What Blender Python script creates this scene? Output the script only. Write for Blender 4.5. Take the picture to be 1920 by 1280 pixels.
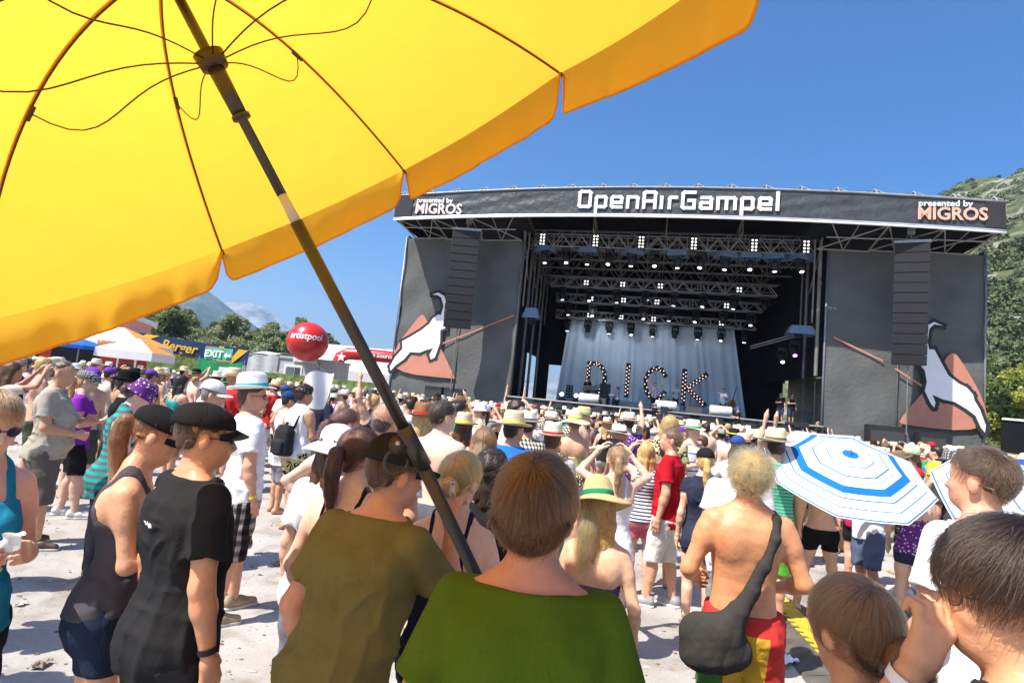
import bpy, bmesh, math, random
import numpy as np
from mathutils import Vector, Matrix

for o in list(bpy.data.objects):
    bpy.data.objects.remove(o)
SC = bpy.context.scene
COL = SC.collection
rad = math.radians

# ------------------------------------------------------------------ camera
CAM_H, PITCH, ROLL, LENS = 1.83, rad(6.1), rad(5.7), 20.0
fw = Vector((0, math.cos(PITCH), math.sin(PITCH)))
r0 = Vector((1, 0, 0)); u0 = r0.cross(fw)
cr = math.cos(ROLL) * r0 + math.sin(ROLL) * u0
cu = -math.sin(ROLL) * r0 + math.cos(ROLL) * u0
cam_d = bpy.data.cameras.new('camera'); cam = bpy.data.objects.new('camera', cam_d); COL.objects.link(cam)
cam_d.lens = LENS; cam_d.sensor_width = 36; cam_d.clip_start = 0.05; cam_d.clip_end = 40000
m = Matrix.Identity(4)
for i in range(3):
    m[i][0] = cr[i]; m[i][1] = cu[i]; m[i][2] = -fw[i]
m[0][3], m[1][3], m[2][3] = 0, 0, CAM_H
cam.matrix_world = m
SC.camera = cam

# ------------------------------------------------------------------ sky, sun, exposure
SUN_EL = rad(57)
SUN_DIR = Vector((0.82, 0.57, 0)).normalized()          # the way shadows fall on the ground
W = bpy.data.worlds.new('World'); SC.world = W; W.use_nodes = True
nt = W.node_tree; nt.nodes.clear()
sky = nt.nodes.new('ShaderNodeTexSky'); sky.sky_type = 'NISHITA'; sky.sun_disc = False
sky.sun_elevation = SUN_EL
sky.sun_rotation = math.atan2(-SUN_DIR.x, -SUN_DIR.y)
sky.altitude = 600; sky.air_density = 1.0; sky.dust_density = 2.5; sky.ozone_density = 2.0
bg = nt.nodes.new('ShaderNodeBackground'); bg.inputs[1].default_value = 0.08
wo = nt.nodes.new('ShaderNodeOutputWorld')
hs = nt.nodes.new('ShaderNodeHueSaturation'); hs.inputs['Saturation'].default_value = 1.55; gm = nt.nodes.new('ShaderNodeGamma'); gm.inputs[1].default_value = 1.15
nt.links.new(sky.outputs[0], hs.inputs['Color']); nt.links.new(hs.outputs[0], gm.inputs[0]); nt.links.new(gm.outputs[0], bg.inputs[0]); nt.links.new(bg.outputs[0], wo.inputs[0])
sun_d = bpy.data.lights.new('sun', 'SUN'); sun_d.energy = 5.0; sun_d.angle = rad(0.53); sun_d.color = (1.0, 0.95, 0.87)
sun = bpy.data.objects.new('sun', sun_d); COL.objects.link(sun)
ld = Vector((SUN_DIR.x * math.cos(SUN_EL), SUN_DIR.y * math.cos(SUN_EL), -math.sin(SUN_EL)))
sun.rotation_euler = ld.to_track_quat('-Z', 'Y').to_euler()
sun.location = (-20, -6, 40)
SC.view_settings.view_transform = 'Standard'; SC.view_settings.look = 'None'
SC.view_settings.exposure = 1.03; SC.view_settings.gamma = 1.0; SC.view_settings.use_curve_mapping = False
SC.render.engine = 'CYCLES'
SC.cycles.use_denoising = True
SC.cycles.max_bounces = 6; SC.cycles.transparent_max_bounces = 12; SC.cycles.caustics_reflective = False; SC.cycles.caustics_refractive = False

# ------------------------------------------------------------------ materials
MATS = {}
def nodes(name):
    m = bpy.data.materials.new(name); m.use_nodes = True
    t = m.node_tree; t.nodes.clear()
    return m, t, (lambda k: t.nodes.new('ShaderNode' + k)), t.links.new
def ramp(n, els):
    r = n('ValToRGB'); e = r.color_ramp.elements
    while len(e) < len(els): e.new(0.5)
    for k, (p, c) in zip(e, els):
        k.position = p; k.color = (*c, 1) if len(c) == 3 else c
    return r
def M(name, base=None, rough=0.7, spec=0.3, var=0.12, vscale=4.0, bump=0.0, bscale=30.0, bdist=0.01, metal=0.0, transl=0.0,
      emit=None, estr=1.0, sss=0.0, sheen=0.0, coat=0.0, fold=0.0, coords='Object', twosided=None):
    """A Principled material: base colour (None = the object's own colour) varied by noise, with bump relief."""
    if name in MATS: return MATS[name]
    m, t, n, L = nodes(name)
    out = n('OutputMaterial'); p = n('BsdfPrincipled'); tc = n('TexCoord')
    p.inputs['Roughness'].default_value = rough; p.inputs['Specular IOR Level'].default_value = spec
    p.inputs['Metallic'].default_value = metal
    if sss:
        p.inputs['Subsurface Weight'].default_value = sss; p.inputs['Subsurface Radius'].default_value = (0.02, 0.008, 0.004)
    if sheen: p.inputs['Sheen Weight'].default_value = sheen
    if coat: p.inputs['Coat Weight'].default_value = coat
    if base is None:
        oi = n('ObjectInfo'); csock = oi.outputs['Color']
    else:
        rgb = n('RGB'); rgb.outputs[0].default_value = (*base, 1); csock = rgb.outputs[0]
    if var:
        nz = n('TexNoise'); nz.inputs['Scale'].default_value = vscale; nz.inputs['Detail'].default_value = 5
        L(tc.outputs[coords], nz.inputs['Vector'])
        mr = n('MapRange'); mr.inputs[3].default_value = 1 - var; mr.inputs[4].default_value = 1 + var
        mr.inputs[1].default_value = 0.25; mr.inputs[2].default_value = 0.75
        L(nz.outputs[0], mr.inputs[0])
        vm = n('VectorMath'); vm.operation = 'SCALE'
        L(csock, vm.inputs[0]); L(mr.outputs[0], vm.inputs['Scale']); csock = vm.outputs[0]
    L(csock, p.inputs['Base Color'])
    nrm = None
    if bump:
        nb = n('TexNoise'); nb.inputs['Scale'].default_value = bscale; nb.inputs['Detail'].default_value = 6
        L(tc.outputs[coords], nb.inputs['Vector'])
        b = n('Bump'); b.inputs['Strength'].default_value = bump; b.inputs['Distance'].default_value = bdist
        L(nb.outputs[0], b.inputs['Height']); nrm = b
    if fold:
        mp = n('Mapping'); mp.inputs['Scale'].default_value = (7, 7, 2.6); L(tc.outputs[coords], mp.inputs[0])
        nf = n('TexNoise'); nf.inputs['Scale'].default_value = 1.0; nf.inputs['Detail'].default_value = 3; nf.inputs['Distortion'].default_value = 1.2
        L(mp.outputs[0], nf.inputs['Vector'])
        b2 = n('Bump'); b2.inputs['Strength'].default_value = fold; b2.inputs['Distance'].default_value = 0.03
        L(nf.outputs[0], b2.inputs['Height'])
        if nrm: L(nrm.outputs[0], b2.inputs['Normal'])
        nrm = b2
    if nrm: L(nrm.outputs[0], p.inputs['Normal'])
    if emit:
        p.inputs['Emission Color'].default_value = (*emit, 1); p.inputs['Emission Strength'].default_value = estr
    last = p.outputs[0]
    if transl:
        tr = n('BsdfTranslucent'); L(csock, tr.inputs[0])
        mx = n('MixShader'); mx.inputs[0].default_value = transl
        L(p.outputs[0], mx.inputs[1]); L(tr.outputs[0], mx.inputs[2]); last = mx.outputs[0]
    L(last, out.inputs[0])
    MATS[name] = m
    return m

# ------------------------------------------------------------------ mesh helpers
def tag(o, label=None, cat=None, group=None, kind=None):
    if label: o['label'] = label
    if cat: o['category'] = cat
    if group: o['group'] = group
    if kind: o['kind'] = kind
    return o
def empty(name, loc=(0, 0, 0), rz=0.0, label=None, cat=None, group=None):
    o = bpy.data.objects.new(name, None); COL.objects.link(o); o.location = loc; o.rotation_euler = (0, 0, rz)
    o.empty_display_size = 0.1
    return tag(o, label, cat, group)
def link(name, me, mat=None, parent=None, color=None):
    o = bpy.data.objects.new(name, me); COL.objects.link(o)
    if mat is not None and len(me.materials) == 0: me.materials.append(mat)
    if parent is not None: o.parent = parent
    if color is not None: o.color = (*color, 1)
    return o
def mesh_np(name, V, F, smooth=True, mat=None):
    me = bpy.data.meshes.new(name)
    V = np.asarray(V, dtype=np.float32)
    if isinstance(F, np.ndarray) and len(F):
        nv, nf, k = len(V), len(F), F.shape[1]
        me.vertices.add(nv); me.vertices.foreach_set('co', V.ravel())
        me.loops.add(nf * k); me.loops.foreach_set('vertex_index', F.astype(np.int32).ravel())
        me.polygons.add(nf); me.polygons.foreach_set('loop_start', np.arange(0, nf * k, k, dtype=np.int32))
        me.update(calc_edges=True)
    else:
        me.from_pydata([tuple(map(float, v)) for v in V], [], [tuple(int(i) for i in f) for f in F]); me.update()
    if smooth and len(me.polygons): me.polygons.foreach_set('use_smooth', np.ones(len(me.polygons), dtype=bool))
    if mat is not None: me.materials.append(mat)
    return me
class MB:
    """Collects boxes, bars, tubes, lofts into one mesh."""
    def __init__(s): s.v = []; s.f = []
    def add(s, V, F):
        b = len(s.v); s.v.extend([tuple(map(float, p)) for p in V]); s.f.extend([tuple(int(i) + b for i in f) for f in F]); return s
    def box(s, x0, x1, y0, y1, z0, z1):
        V = [(x, y, z) for z in (z0, z1) for y in (y0, y1) for x in (x0, x1)]
        return s.add(V, [(0, 2, 3, 1), (4, 5, 7, 6), (0, 1, 5, 4), (2, 6, 7, 3), (0, 4, 6, 2), (1, 3, 7, 5)])
    def tube(s, pts, r, n=8, cap=True):
        pts = [Vector(p) for p in pts]; rs = r if isinstance(r, (list, tuple)) else [r] * len(pts)
        V = []; F = []; prev = None
        for i, p in enumerate(pts):
            d = (pts[min(i + 1, len(pts) - 1)] - pts[max(i - 1, 0)]).normalized()
            a = Vector((0, 0, 1)) if abs(d.z) < 0.9 else Vector((1, 0, 0))
            if prev is not None: a = prev
            e1 = (a - d * a.dot(d)).normalized(); e2 = d.cross(e1); prev = e1
            for k in range(n):
                t = 2 * math.pi * k / n; V.append(p + rs[i] * (math.cos(t) * e1 + math.sin(t) * e2))
        for i in range(len(pts) - 1):
            for k in range(n):
                a, b = i * n + k, i * n + (k + 1) % n
                F.append((a, b, b + n, a + n))
        if cap:
            F.append(tuple(range(n - 1, -1, -1))); F.append(tuple((len(pts) - 1) * n + k for k in range(n)))
        return s.add(V, F)
    def lathe(s, prof, n=24, sx=1, sy=1, cap=False):
        V = []; F = []
        for r, z in prof:
            for k in range(n):
                t = 2 * math.pi * k / n; V.append((r * sx * math.cos(t), r * sy * math.sin(t), z))
        for i in range(len(prof) - 1):
            for k in range(n):
                a, b = i * n + k, i * n + (k + 1) % n
                F.append((a, b, b + n, a + n))
        if cap:
            F.append(tuple(range(n - 1, -1, -1))); F.append(tuple((len(prof) - 1) * n + k for k in range(n)))
        return s.add(V, F)
    def prism(s, poly, y0, y1):
        """poly in (x, z), extruded along y"""
        k = len(poly)
        V = [(x, y0, z) for x, z in poly] + [(x, y1, z) for x, z in poly]
        F = [tuple(range(k)), tuple(range(2 * k - 1, k - 1, -1))] + [(i, i + k, (i + 1) % k + k, (i + 1) % k) for i in range(k)]
        return s.add(V, F)
    def build(s, name, mat, parent=None, smooth=False, color=None):
        me = bpy.data.meshes.new(name); me.from_pydata(s.v, [], s.f); me.update()
        bm = bmesh.new(); bm.from_mesh(me); bmesh.ops.recalc_face_normals(bm, faces=bm.faces); bm.to_mesh(me); bm.free()
        if smooth: me.polygons.foreach_set('use_smooth', np.ones(len(me.polygons), dtype=bool))
        me.materials.append(mat)
        return link(name, me, None, parent, color)
def text_mesh(body, size, depth=0.01, bold=0.0, shear=0.0, align='CENTER', width=1.0):
    c = bpy.data.curves.new('t', 'FONT'); c.body = body; c.size = size; c.extrude = depth; c.offset = bold; c.shear = shear
    c.align_x = align; c.resolution_u = 3
    o = bpy.data.objects.new('t', c); COL.objects.link(o)
    dg = bpy.context.evaluated_depsgraph_get(); dg.update()
    me = bpy.data.meshes.new_from_object(o.evaluated_get(dg)); bpy.data.objects.remove(o)
    V = np.empty(len(me.vertices) * 3, 'f4'); me.vertices.foreach_get('co', V); V = V.reshape(-1, 3)
    V[:, 0] *= width
    V = np.stack([V[:, 0], -V[:, 2], V[:, 1]], 1)       # stand upright, facing -Y
    me.vertices.foreach_set('co', V.ravel()); me.update()
    return me
def strokes_mesh(strokes, w, depth):
    """flat pen strokes (polylines in x,z) with square ends, as thin boxes facing -Y"""
    mb = MB()
    for pl in strokes:
        for (x0, z0), (x1, z1) in zip(pl[:-1], pl[1:]):
            L = math.hypot(x1 - x0, z1 - z0); ux, uz = (x1 - x0) / L, (z1 - z0) / L; h = w / 2
            a = (x0 - ux * h, z0 - uz * h); b = (x1 + ux * h, z1 + uz * h); nx, nz = -uz * h, ux * h
            dd = depth * (1 + 0.15 * random.random())
            mb.prism([(a[0] + nx, a[1] + nz), (b[0] + nx, b[1] + nz), (b[0] - nx, b[1] - nz), (a[0] - nx, a[1] - nz)], -dd, 0)
    return mb
random.seed(7); RNG = np.random.default_rng(7)
def skin_mat():
    m, t, n, L = nodes('skin'); out = n('OutputMaterial'); p = n('BsdfPrincipled'); tc = n('TexCoord'); oi = n('ObjectInfo')
    def nz(sc, det=5): k = n('TexNoise'); k.inputs['Scale'].default_value = sc; k.inputs['Detail'].default_value = det; L(tc.outputs['Object'], k.inputs['Vector']); return k.outputs[0]
    def mul(a, b, f=1.0):
        x = n('Mix'); x.data_type = 'RGBA'; x.blend_type = 'MULTIPLY'; x.inputs[0].default_value = f; L(a, x.inputs[6]); L(b, x.inputs[7]); return x.outputs[2]
    r1 = ramp(n, [(.30, (1.05, 1.06, 1.05)), (.52, (1, 1, 1)), (.75, (1.0, .84, .79))]); L(nz(6), r1.inputs[0])
    r2 = ramp(n, [(.3, (.94, .91, .90)), (.65, (1.04, 1.04, 1.03))]); L(nz(38, 6), r2.inputs[0])
    v = n('TexVoronoi'); v.inputs['Scale'].default_value = 15; L(tc.outputs['Object'], v.inputs['Vector']); r3 = ramp(n, [(0, (.40, .28, .22)), (.025, (.6, .48, .42)), (.04, (1, 1, 1))]); L(v.outputs['Distance'], r3.inputs[0])
    c = mul(mul(mul(oi.outputs['Color'], r1.outputs[0]), r2.outputs[0]), r3.outputs[0], .75); L(c, p.inputs['Base Color'])
    rr = n('MapRange'); rr.inputs[3].default_value = .34; rr.inputs[4].default_value = .62; L(nz(14), rr.inputs[0]); L(rr.outputs[0], p.inputs['Roughness']); p.inputs['Specular IOR Level'].default_value = .35
    p.inputs['Subsurface Weight'].default_value = .10; p.inputs['Subsurface Radius'].default_value = (.02, .008, .004)
    b = n('Bump'); b.inputs['Strength'].default_value = .22; b.inputs['Distance'].default_value = .004; L(nz(110, 7), b.inputs['Height']); b2 = n('Bump'); b2.inputs['Strength'].default_value = .25; b2.inputs['Distance'].default_value = .02; L(nz(16, 3), b2.inputs['Height']); L(b.outputs[0], b2.inputs['Normal']); L(b2.outputs[0], p.inputs['Normal'])
    L(p.outputs[0], out.inputs[0]); MATS['skin'] = m
skin_mat()
def cloth_mat():
    m, t, n, L = nodes('cloth'); out = n('OutputMaterial'); p = n('BsdfPrincipled'); tc = n('TexCoord'); oi = n('ObjectInfo'); p.inputs['Roughness'].default_value = .95; p.inputs['Specular IOR Level'].default_value = .06
    mp = n('Mapping'); mp.inputs['Scale'].default_value = (6, 6, 3.0); L(tc.outputs['Object'], mp.inputs[0])
    nf = n('TexNoise'); nf.inputs['Scale'].default_value = 1.0; nf.inputs['Detail'].default_value = 2; nf.inputs['Distortion'].default_value = 1.4; L(mp.outputs[0], nf.inputs['Vector'])
    a = n('Math'); a.operation = 'SUBTRACT'; L(nf.outputs[0], a.inputs[0]); a.inputs[1].default_value = .5; a2 = n('Math'); a2.operation = 'ABSOLUTE'; L(a.outputs[0], a2.inputs[0]); a3 = n('Math'); a3.operation = 'POWER'; L(a2.outputs[0], a3.inputs[0]); a3.inputs[1].default_value = .6
    b2 = n('Bump'); b2.inputs['Strength'].default_value = .20; b2.inputs['Distance'].default_value = .03; L(a3.outputs[0], b2.inputs['Height'])
    w = n('TexNoise'); w.inputs['Scale'].default_value = 240; w.inputs['Detail'].default_value = 2; L(tc.outputs['Object'], w.inputs['Vector']); b = n('Bump'); b.inputs['Strength'].default_value = .35; b.inputs['Distance'].default_value = .003; L(w.outputs[0], b.inputs['Height']); L(b2.outputs[0], b.inputs['Normal']); L(b.outputs[0], p.inputs['Normal'])
    v = n('TexNoise'); v.inputs['Scale'].default_value = 7; v.inputs['Detail'].default_value = 6; L(tc.outputs['Object'], v.inputs['Vector']); mr = n('MapRange'); mr.inputs[1].default_value = .25; mr.inputs[2].default_value = .75; mr.inputs[3].default_value = .84; mr.inputs[4].default_value = 1.14; L(v.outputs[0], mr.inputs[0])
    w2 = n('MapRange'); w2.inputs[3].default_value = .8; w2.inputs[4].default_value = 1.2; L(w.outputs[0], w2.inputs[0]); mm = n('Math'); mm.operation = 'MULTIPLY'; L(mr.outputs[0], mm.inputs[0]); L(w2.outputs[0], mm.inputs[1])
    vm = n('VectorMath'); vm.operation = 'SCALE'; L(oi.outputs['Color'], vm.inputs[0]); L(mm.outputs[0], vm.inputs['Scale']); L(vm.outputs[0], p.inputs['Base Color']); L(p.outputs[0], out.inputs[0]); MATS['cloth'] = m
cloth_mat()
M('skin_far', None, rough=.55, spec=.3, var=.08, vscale=14)
M('cloth_far', None, rough=.95, spec=.05, var=.12, vscale=8, fold=.3)
M('hair', None, rough=.42, spec=.4, var=.35, vscale=45, bump=.6, bscale=85, bdist=.008)
def strand_mat():
    m, t, n, L = nodes('strand'); out = n('OutputMaterial'); h_ = n('BsdfHairPrincipled'); h_.parametrization = 'COLOR'; oi = n('ObjectInfo'); hi = n('HairInfo')
    mr = n('MapRange'); mr.inputs[3].default_value = .55; mr.inputs[4].default_value = 1.75; L(hi.outputs['Random'], mr.inputs[0]); vm = n('VectorMath'); vm.operation = 'SCALE'; L(oi.outputs['Color'], vm.inputs[0]); L(mr.outputs[0], vm.inputs['Scale'])
    L(vm.outputs[0], h_.inputs['Color']); h_.inputs['Roughness'].default_value = .32; h_.inputs['Radial Roughness'].default_value = .45; L(h_.outputs[0], out.inputs[0]); MATS['strand'] = m
strand_mat()
M('straw', None, rough=.8, spec=.2, var=.22, vscale=60, bump=.8, bscale=230, bdist=.006)
M('leather', None, rough=.5, spec=.4, var=.2, vscale=20, bump=.2, bscale=90, bdist=.004)
M('rubber', None, rough=.85, spec=.2, var=.15, vscale=12)
M('plastic', None, rough=.3, spec=.5, var=0)
M('gloss', None, rough=.06, spec=.8, var=0)
M('eyewhite', (.75, .72, .68), rough=.2, var=0)
# ================================================================== ground, mountains, hillside, air
def ground_material():
    m, t, n, L = nodes('ground')
    out = n('OutputMaterial'); p = n('BsdfPrincipled'); tc = n('TexCoord'); p.inputs['Roughness'].default_value = .92; p.inputs['Specular IOR Level'].default_value = .15
    def noise(scale, det=6, dist=0.0):
        k = n('TexNoise'); k.inputs['Scale'].default_value = scale; k.inputs['Detail'].default_value = det; k.inputs['Distortion'].default_value = dist; L(tc.outputs['Object'], k.inputs['Vector']); return k
    big = noise(.55, 6, .4); fine = noise(9, 8); mid = noise(2.6, 6, 1.0); speck = noise(42, 4)
    r1 = ramp(n, [(.30, (.24, .215, .19)), (.46, (.36, .34, .315)), (.70, (.44, .42, .40))]); L(big.outputs[0], r1.inputs[0])
    r2 = ramp(n, [(.25, (.62, .56, .50)), (.45, (.95, .93, .91)), (.8, (1.05, 1.04, 1.03))]); L(mid.outputs[0], r2.inputs[0])
    r3 = ramp(n, [(.30, (.55, .47, .40)), (.40, (1, 1, 1))]); L(speck.outputs[0], r3.inputs[0])
    m1 = n('Mix'); m1.data_type = 'RGBA'; m1.blend_type = 'MULTIPLY'; m1.inputs[0].default_value = 1; L(r1.outputs[0], m1.inputs[6]); L(r2.outputs[0], m1.inputs[7])
    m2 = n('Mix'); m2.data_type = 'RGBA'; m2.blend_type = 'MULTIPLY'; m2.inputs[0].default_value = .8; L(m1.outputs[2], m2.inputs[6]); L(r3.outputs[0], m2.inputs[7])
    vo = n('TexVoronoi'); vo.feature = 'DISTANCE_TO_EDGE'; vo.inputs['Scale'].default_value = .33; L(tc.outputs['Object'], vo.inputs['Vector'])
    rc = ramp(n, [(0, (.45, .40, .36)), (.006, (.7, .66, .62)), (.012, (1, 1, 1))]); L(vo.outputs[0], rc.inputs[0])
    m3 = n('Mix'); m3.data_type = 'RGBA'; m3.blend_type = 'MULTIPLY'; m3.inputs[0].default_value = .0; L(m2.outputs[2], m3.inputs[6]); L(rc.outputs[0], m3.inputs[7])
    L(m3.outputs[2], p.inputs['Base Color'])
    b = n('Bump'); b.inputs['Strength'].default_value = .5; b.inputs['Distance'].default_value = .02; L(fine.outputs[0], b.inputs['Height'])
    L(b.outputs[0], p.inputs['Normal']); L(p.outputs[0], out.inputs[0])
    return m
def ground():
    V = [(0, 0, 0)]; F = []; N = 64
    radii = [3, 8, 20, 45, 90, 160, 300, 700, 1600, 4000, 9500]
    for r in radii:
        for k in range(N): V.append((r * math.cos(2 * math.pi * k / N), r * math.sin(2 * math.pi * k / N), 0))
    for k in range(N): F.append((0, 1 + k, 1 + (k + 1) % N))
    for i in range(len(radii) - 1):
        for k in range(N):
            a = 1 + i * N + k; b = 1 + i * N + (k + 1) % N; F.append((a, a + N, b + N, b))
    o = link('ground', mesh_np('ground', V, F, False, ground_material())); tag(o, kind='structure')
ground()

def fbm(x, y, seed=0, oct_=6, lac=2.05, gain=.5):
    r = np.random.default_rng(seed); tot = 0; amp = 1; f = 1
    for o in range(oct_):
        a = 0
        for k in range(5):
            th = r.uniform(0, 6.28); ph = r.uniform(0, 6.28); ff = f * r.uniform(.7, 1.4)
            a = a + np.sin((x * math.cos(th) + y * math.sin(th)) * ff + ph + 1.2 * np.sin((x * math.sin(th) - y * math.cos(th)) * ff * .7 + ph * 2))
        tot = tot + amp * a / 3; amp *= gain; f *= lac
    return tot
def ridge_mesh(name, az0, az1, r0_, r1_, peak_r, prof, na, nr, seed, mat, rough, noise_len):
    """terrain between two distances; prof: [(azimuth deg, tan of skyline elevation)]"""
    az = np.radians(np.linspace(az0, az1, na)); rr = np.linspace(r0_, r1_, nr)
    A, R = np.meshgrid(az, rr, indexing='ij'); X, Y = R * np.sin(A), R * np.cos(A)
    top = np.interp(np.degrees(A), [p[0] for p in prof], [p[1] for p in prof]) * peak_r
    t = (R - r0_) / (peak_r - r0_)
    shp = np.where(t < 1, np.clip(t, 0, 1) ** 1.15, np.clip(1 - (t - 1) * 1.2, -.5, 1))
    nz = fbm(X / noise_len, Y / noise_len, seed); rg = 1 - np.abs(fbm(X / noise_len * .8 + 3, Y / noise_len * .8, seed + 9, 5)) * .8
    Z = top * shp + rough * (nz * .5 + (rg - .5)) * np.clip(t * 1.6, 0, 1) * (.35 + .65 * np.clip(1.15 - np.abs(t - .55), 0, 1))
    Z = np.where(t > .98, np.minimum(Z, top * 1.0 + rough * .15 * nz), Z)
    V = np.stack([X, Y, Z + CAM_H * np.clip(t, 0, 1)], -1).reshape(-1, 3)
    i, j = np.meshgrid(np.arange(na - 1), np.arange(nr - 1), indexing='ij'); a = (i * nr + j).ravel()
    F = np.stack([a, a + 1, a + nr + 1, a + nr], 1)
    return link(name, mesh_np(name, V, F[:, ::-1], True, mat)), V
def slope_mat(name, cols, scale, thr, bump=.6):
    m, t, n, L = nodes(name); out = n('OutputMaterial'); p = n('BsdfPrincipled'); p.inputs['Roughness'].default_value = .95; p.inputs['Specular IOR Level'].default_value = .1
    tc = n('TexCoord'); nz = n('TexNoise'); nz.inputs['Scale'].default_value = scale; nz.inputs['Detail'].default_value = 9; nz.inputs['Roughness'].default_value = .62; L(tc.outputs['Object'], nz.inputs['Vector'])
    r = ramp(n, [(thr - .07, cols[0]), (thr, cols[1]), (thr + .06, cols[2]), (.8, cols[3])]); L(nz.outputs[0], r.inputs[0]); L(r.outputs[0], p.inputs['Base Color'])
    nb = n('TexNoise'); nb.inputs['Scale'].default_value = scale * 4; nb.inputs['Detail'].default_value = 8; L(tc.outputs['Object'], nb.inputs['Vector'])
    b = n('Bump'); b.inputs['Strength'].default_value = bump; b.inputs['Distance'].default_value = .3 / scale; L(nb.outputs[0], b.inputs['Height']); L(b.outputs[0], p.inputs['Normal']); L(p.outputs[0], out.inputs[0])
    return m
m_near = slope_mat('forest_slope', [(.035, .055, .03), (.05, .075, .035), (.10, .11, .07), (.16, .15, .12)], .004, .52)
m_far = slope_mat('rock_slope', [(.10, .11, .08), (.22, .21, .19), (.34, .33, .31), (.42, .41, .39)], .003, .45)
mo, _ = ridge_mesh('mountain', -62, -14, 2600, 5200, 4200, [(-62, .15), (-45, .13), (-36, .124), (-32.4, .138), (-30.7, .128), (-29.3, .134), (-28.4, .124), (-26.2, .098), (-24.5, .084), (-22, .05), (-18, .02), (-14, .0)], 170, 70, 3, m_near, 90, 420)
tag(mo, kind='structure')
mo, _ = ridge_mesh('mountain', -40, 8, 5200, 8600, 7300, [(-40, .10), (-32, .118), (-28.4, .126), (-27.3, .1235), (-25.3, .121), (-23.9, .118), (-22.7, .105), (-21.4, .094), (-19, .074), (-16, .066), (-11.5, .068), (-4, .06), (8, .05)], 200, 80, 11, m_far, 170, 620)
tag(mo, kind='structure')
m_hill = slope_mat('scrub_hillside', [(.07, .085, .04), (.11, .125, .06), (.24, .23, .19), (.36, .35, .32)], .06, .515, .8)
hill, hv = ridge_mesh('hillside', 22, 75, 95, 620, 480, [(22, .16), (30, .22), (35, .31), (37.8, .366), (39.3, .371), (41, .374), (42.2, .380), (46, .41), (55, .45), (75, .45)], 200, 120, 5, m_hill, 13, 34)
tag(hill, kind='structure')

# scrub on the hillside: one mass of bush clumps nobody could count
def scrub():
    r = np.random.default_rng(4); N = 3400
    az = np.radians(r.uniform(33, 52, N * 2)); rr = 100 + 400 * r.random(N * 2) ** .8
    na, nr = 200, 120
    ia = np.clip(((np.degrees(az) - 22) / 53 * (na - 1)).astype(int), 0, na - 1); ir = np.clip(((rr - 95) / 525 * (nr - 1)).astype(int), 0, nr - 1)
    H = hv.reshape(na, nr, 3)[ia, ir]
    dens = fbm(H[:, 0] / 26, H[:, 1] / 26, 8, 3); keep = np.argsort(-dens + .8 * r.normal(size=N * 2))[:N]
    P = H[keep] + np.stack([r.uniform(-2, 2, N), r.uniform(-2, 2, N), r.uniform(-.6, .2, N)], 1)
    V, F = [], []; c = 0
    for p in P:
        s_ = r.uniform(.9, 2.9) * (1.5 if r.random() < .15 else 1)
        k = 64
        ctr = r.normal(size=(k, 3)); ctr /= np.linalg.norm(ctr, axis=1)[:, None]; ctr *= (r.random(k) ** .35)[:, None] * s_ * np.array([1, 1, .8]); ctr[:, 2] = np.abs(ctr[:, 2]) 
        d1 = r.normal(size=(k, 3)); d1 /= np.linalg.norm(d1, axis=1)[:, None]; d2 = np.cross(d1, r.normal(size=(k, 3))); d2 /= np.linalg.norm(d2, axis=1)[:, None]
        w = s_ * r.uniform(.13, .27, (k, 1))
        q = np.stack([ctr - d1 * w, ctr + d2 * w * .7, ctr + d1 * w, ctr - d2 * w * .7], 1) + p
        V.append(q.reshape(-1, 3)); F.append(np.arange(c, c + 4 * k).reshape(-1, 4)); c += 4 * k
    m, t, n, L = nodes('scrub_leaf'); out = n('OutputMaterial'); p = n('BsdfPrincipled'); p.inputs['Roughness'].default_value = .8
    g = n('NewGeometry'); rp = ramp(n, [(0, (.05, .07, .025)), (.6, (.09, .12, .04)), (1, (.15, .175, .07))]); L(g.outputs['Random Per Island'], rp.inputs[0]); L(rp.outputs[0], p.inputs['Base Color']); L(p.outputs[0], out.inputs[0])
    o = link('scrub', mesh_np('scrub', np.concatenate(V), np.concatenate(F), False, m)); tag(o, 'dark green scrub bushes dotting the rocky hillside', 'scrub', kind='stuff')
scrub()
# the air between here and the far ridges
hz = MB(); hz.box(-9000, 9000, -3000, 9400, -2, 1150)
mh, t, n, L = nodes('haze_air'); out = n('OutputMaterial'); pv = n('VolumePrincipled')
pv.inputs['Color'].default_value = (.48, .71, 1, 1); pv.inputs['Density'].default_value = .00016; pv.inputs['Anisotropy'].default_value = .2
L(pv.outputs[0], out.inputs['Volume'])
ho = hz.build('haze', mh); tag(ho, 'pale blue air in front of the far mountains', 'haze', kind='stuff')
# ================================================================== the open-air stage (local frame: x along the front, y into the stage)
AZ = rad(14.0); D0 = 32.0
SX = Vector((math.cos(AZ), -math.sin(AZ), 0)); SY = Vector((math.sin(AZ), math.cos(AZ), 0)); SO = SY * D0
def SW(u, v, z): return SO + SX * u + SY * v + Vector((0, 0, z))
m_scrim = M('scrim', (.118, .122, .116), rough=.9, spec=.1, var=.22, vscale=.6, bump=.5, bscale=5, bdist=.06)
m_black = M('black_drape', (.012, .013, .014), rough=.9, spec=.1, var=.2, vscale=1, bump=.4, bscale=3, bdist=.05)
m_banner = M('banner', (.052, .058, .062), rough=.5, spec=.4, var=.25, vscale=.8, bump=.7, bscale=2.6, bdist=.10)
m_white = M('white_print', (.80, .80, .79), rough=.6, var=.05, vscale=2)
m_alu = M('aluminium', (.27, .28, .29), rough=.45, metal=.6, var=.1, vscale=3)
m_rail = M('bright_rail', (.55, .56, .57), rough=.4, metal=.6, var=.1, vscale=3)
m_steel = M('galvanised_steel', (.33, .33, .32), rough=.55, metal=.35, var=.2, vscale=3)
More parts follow.
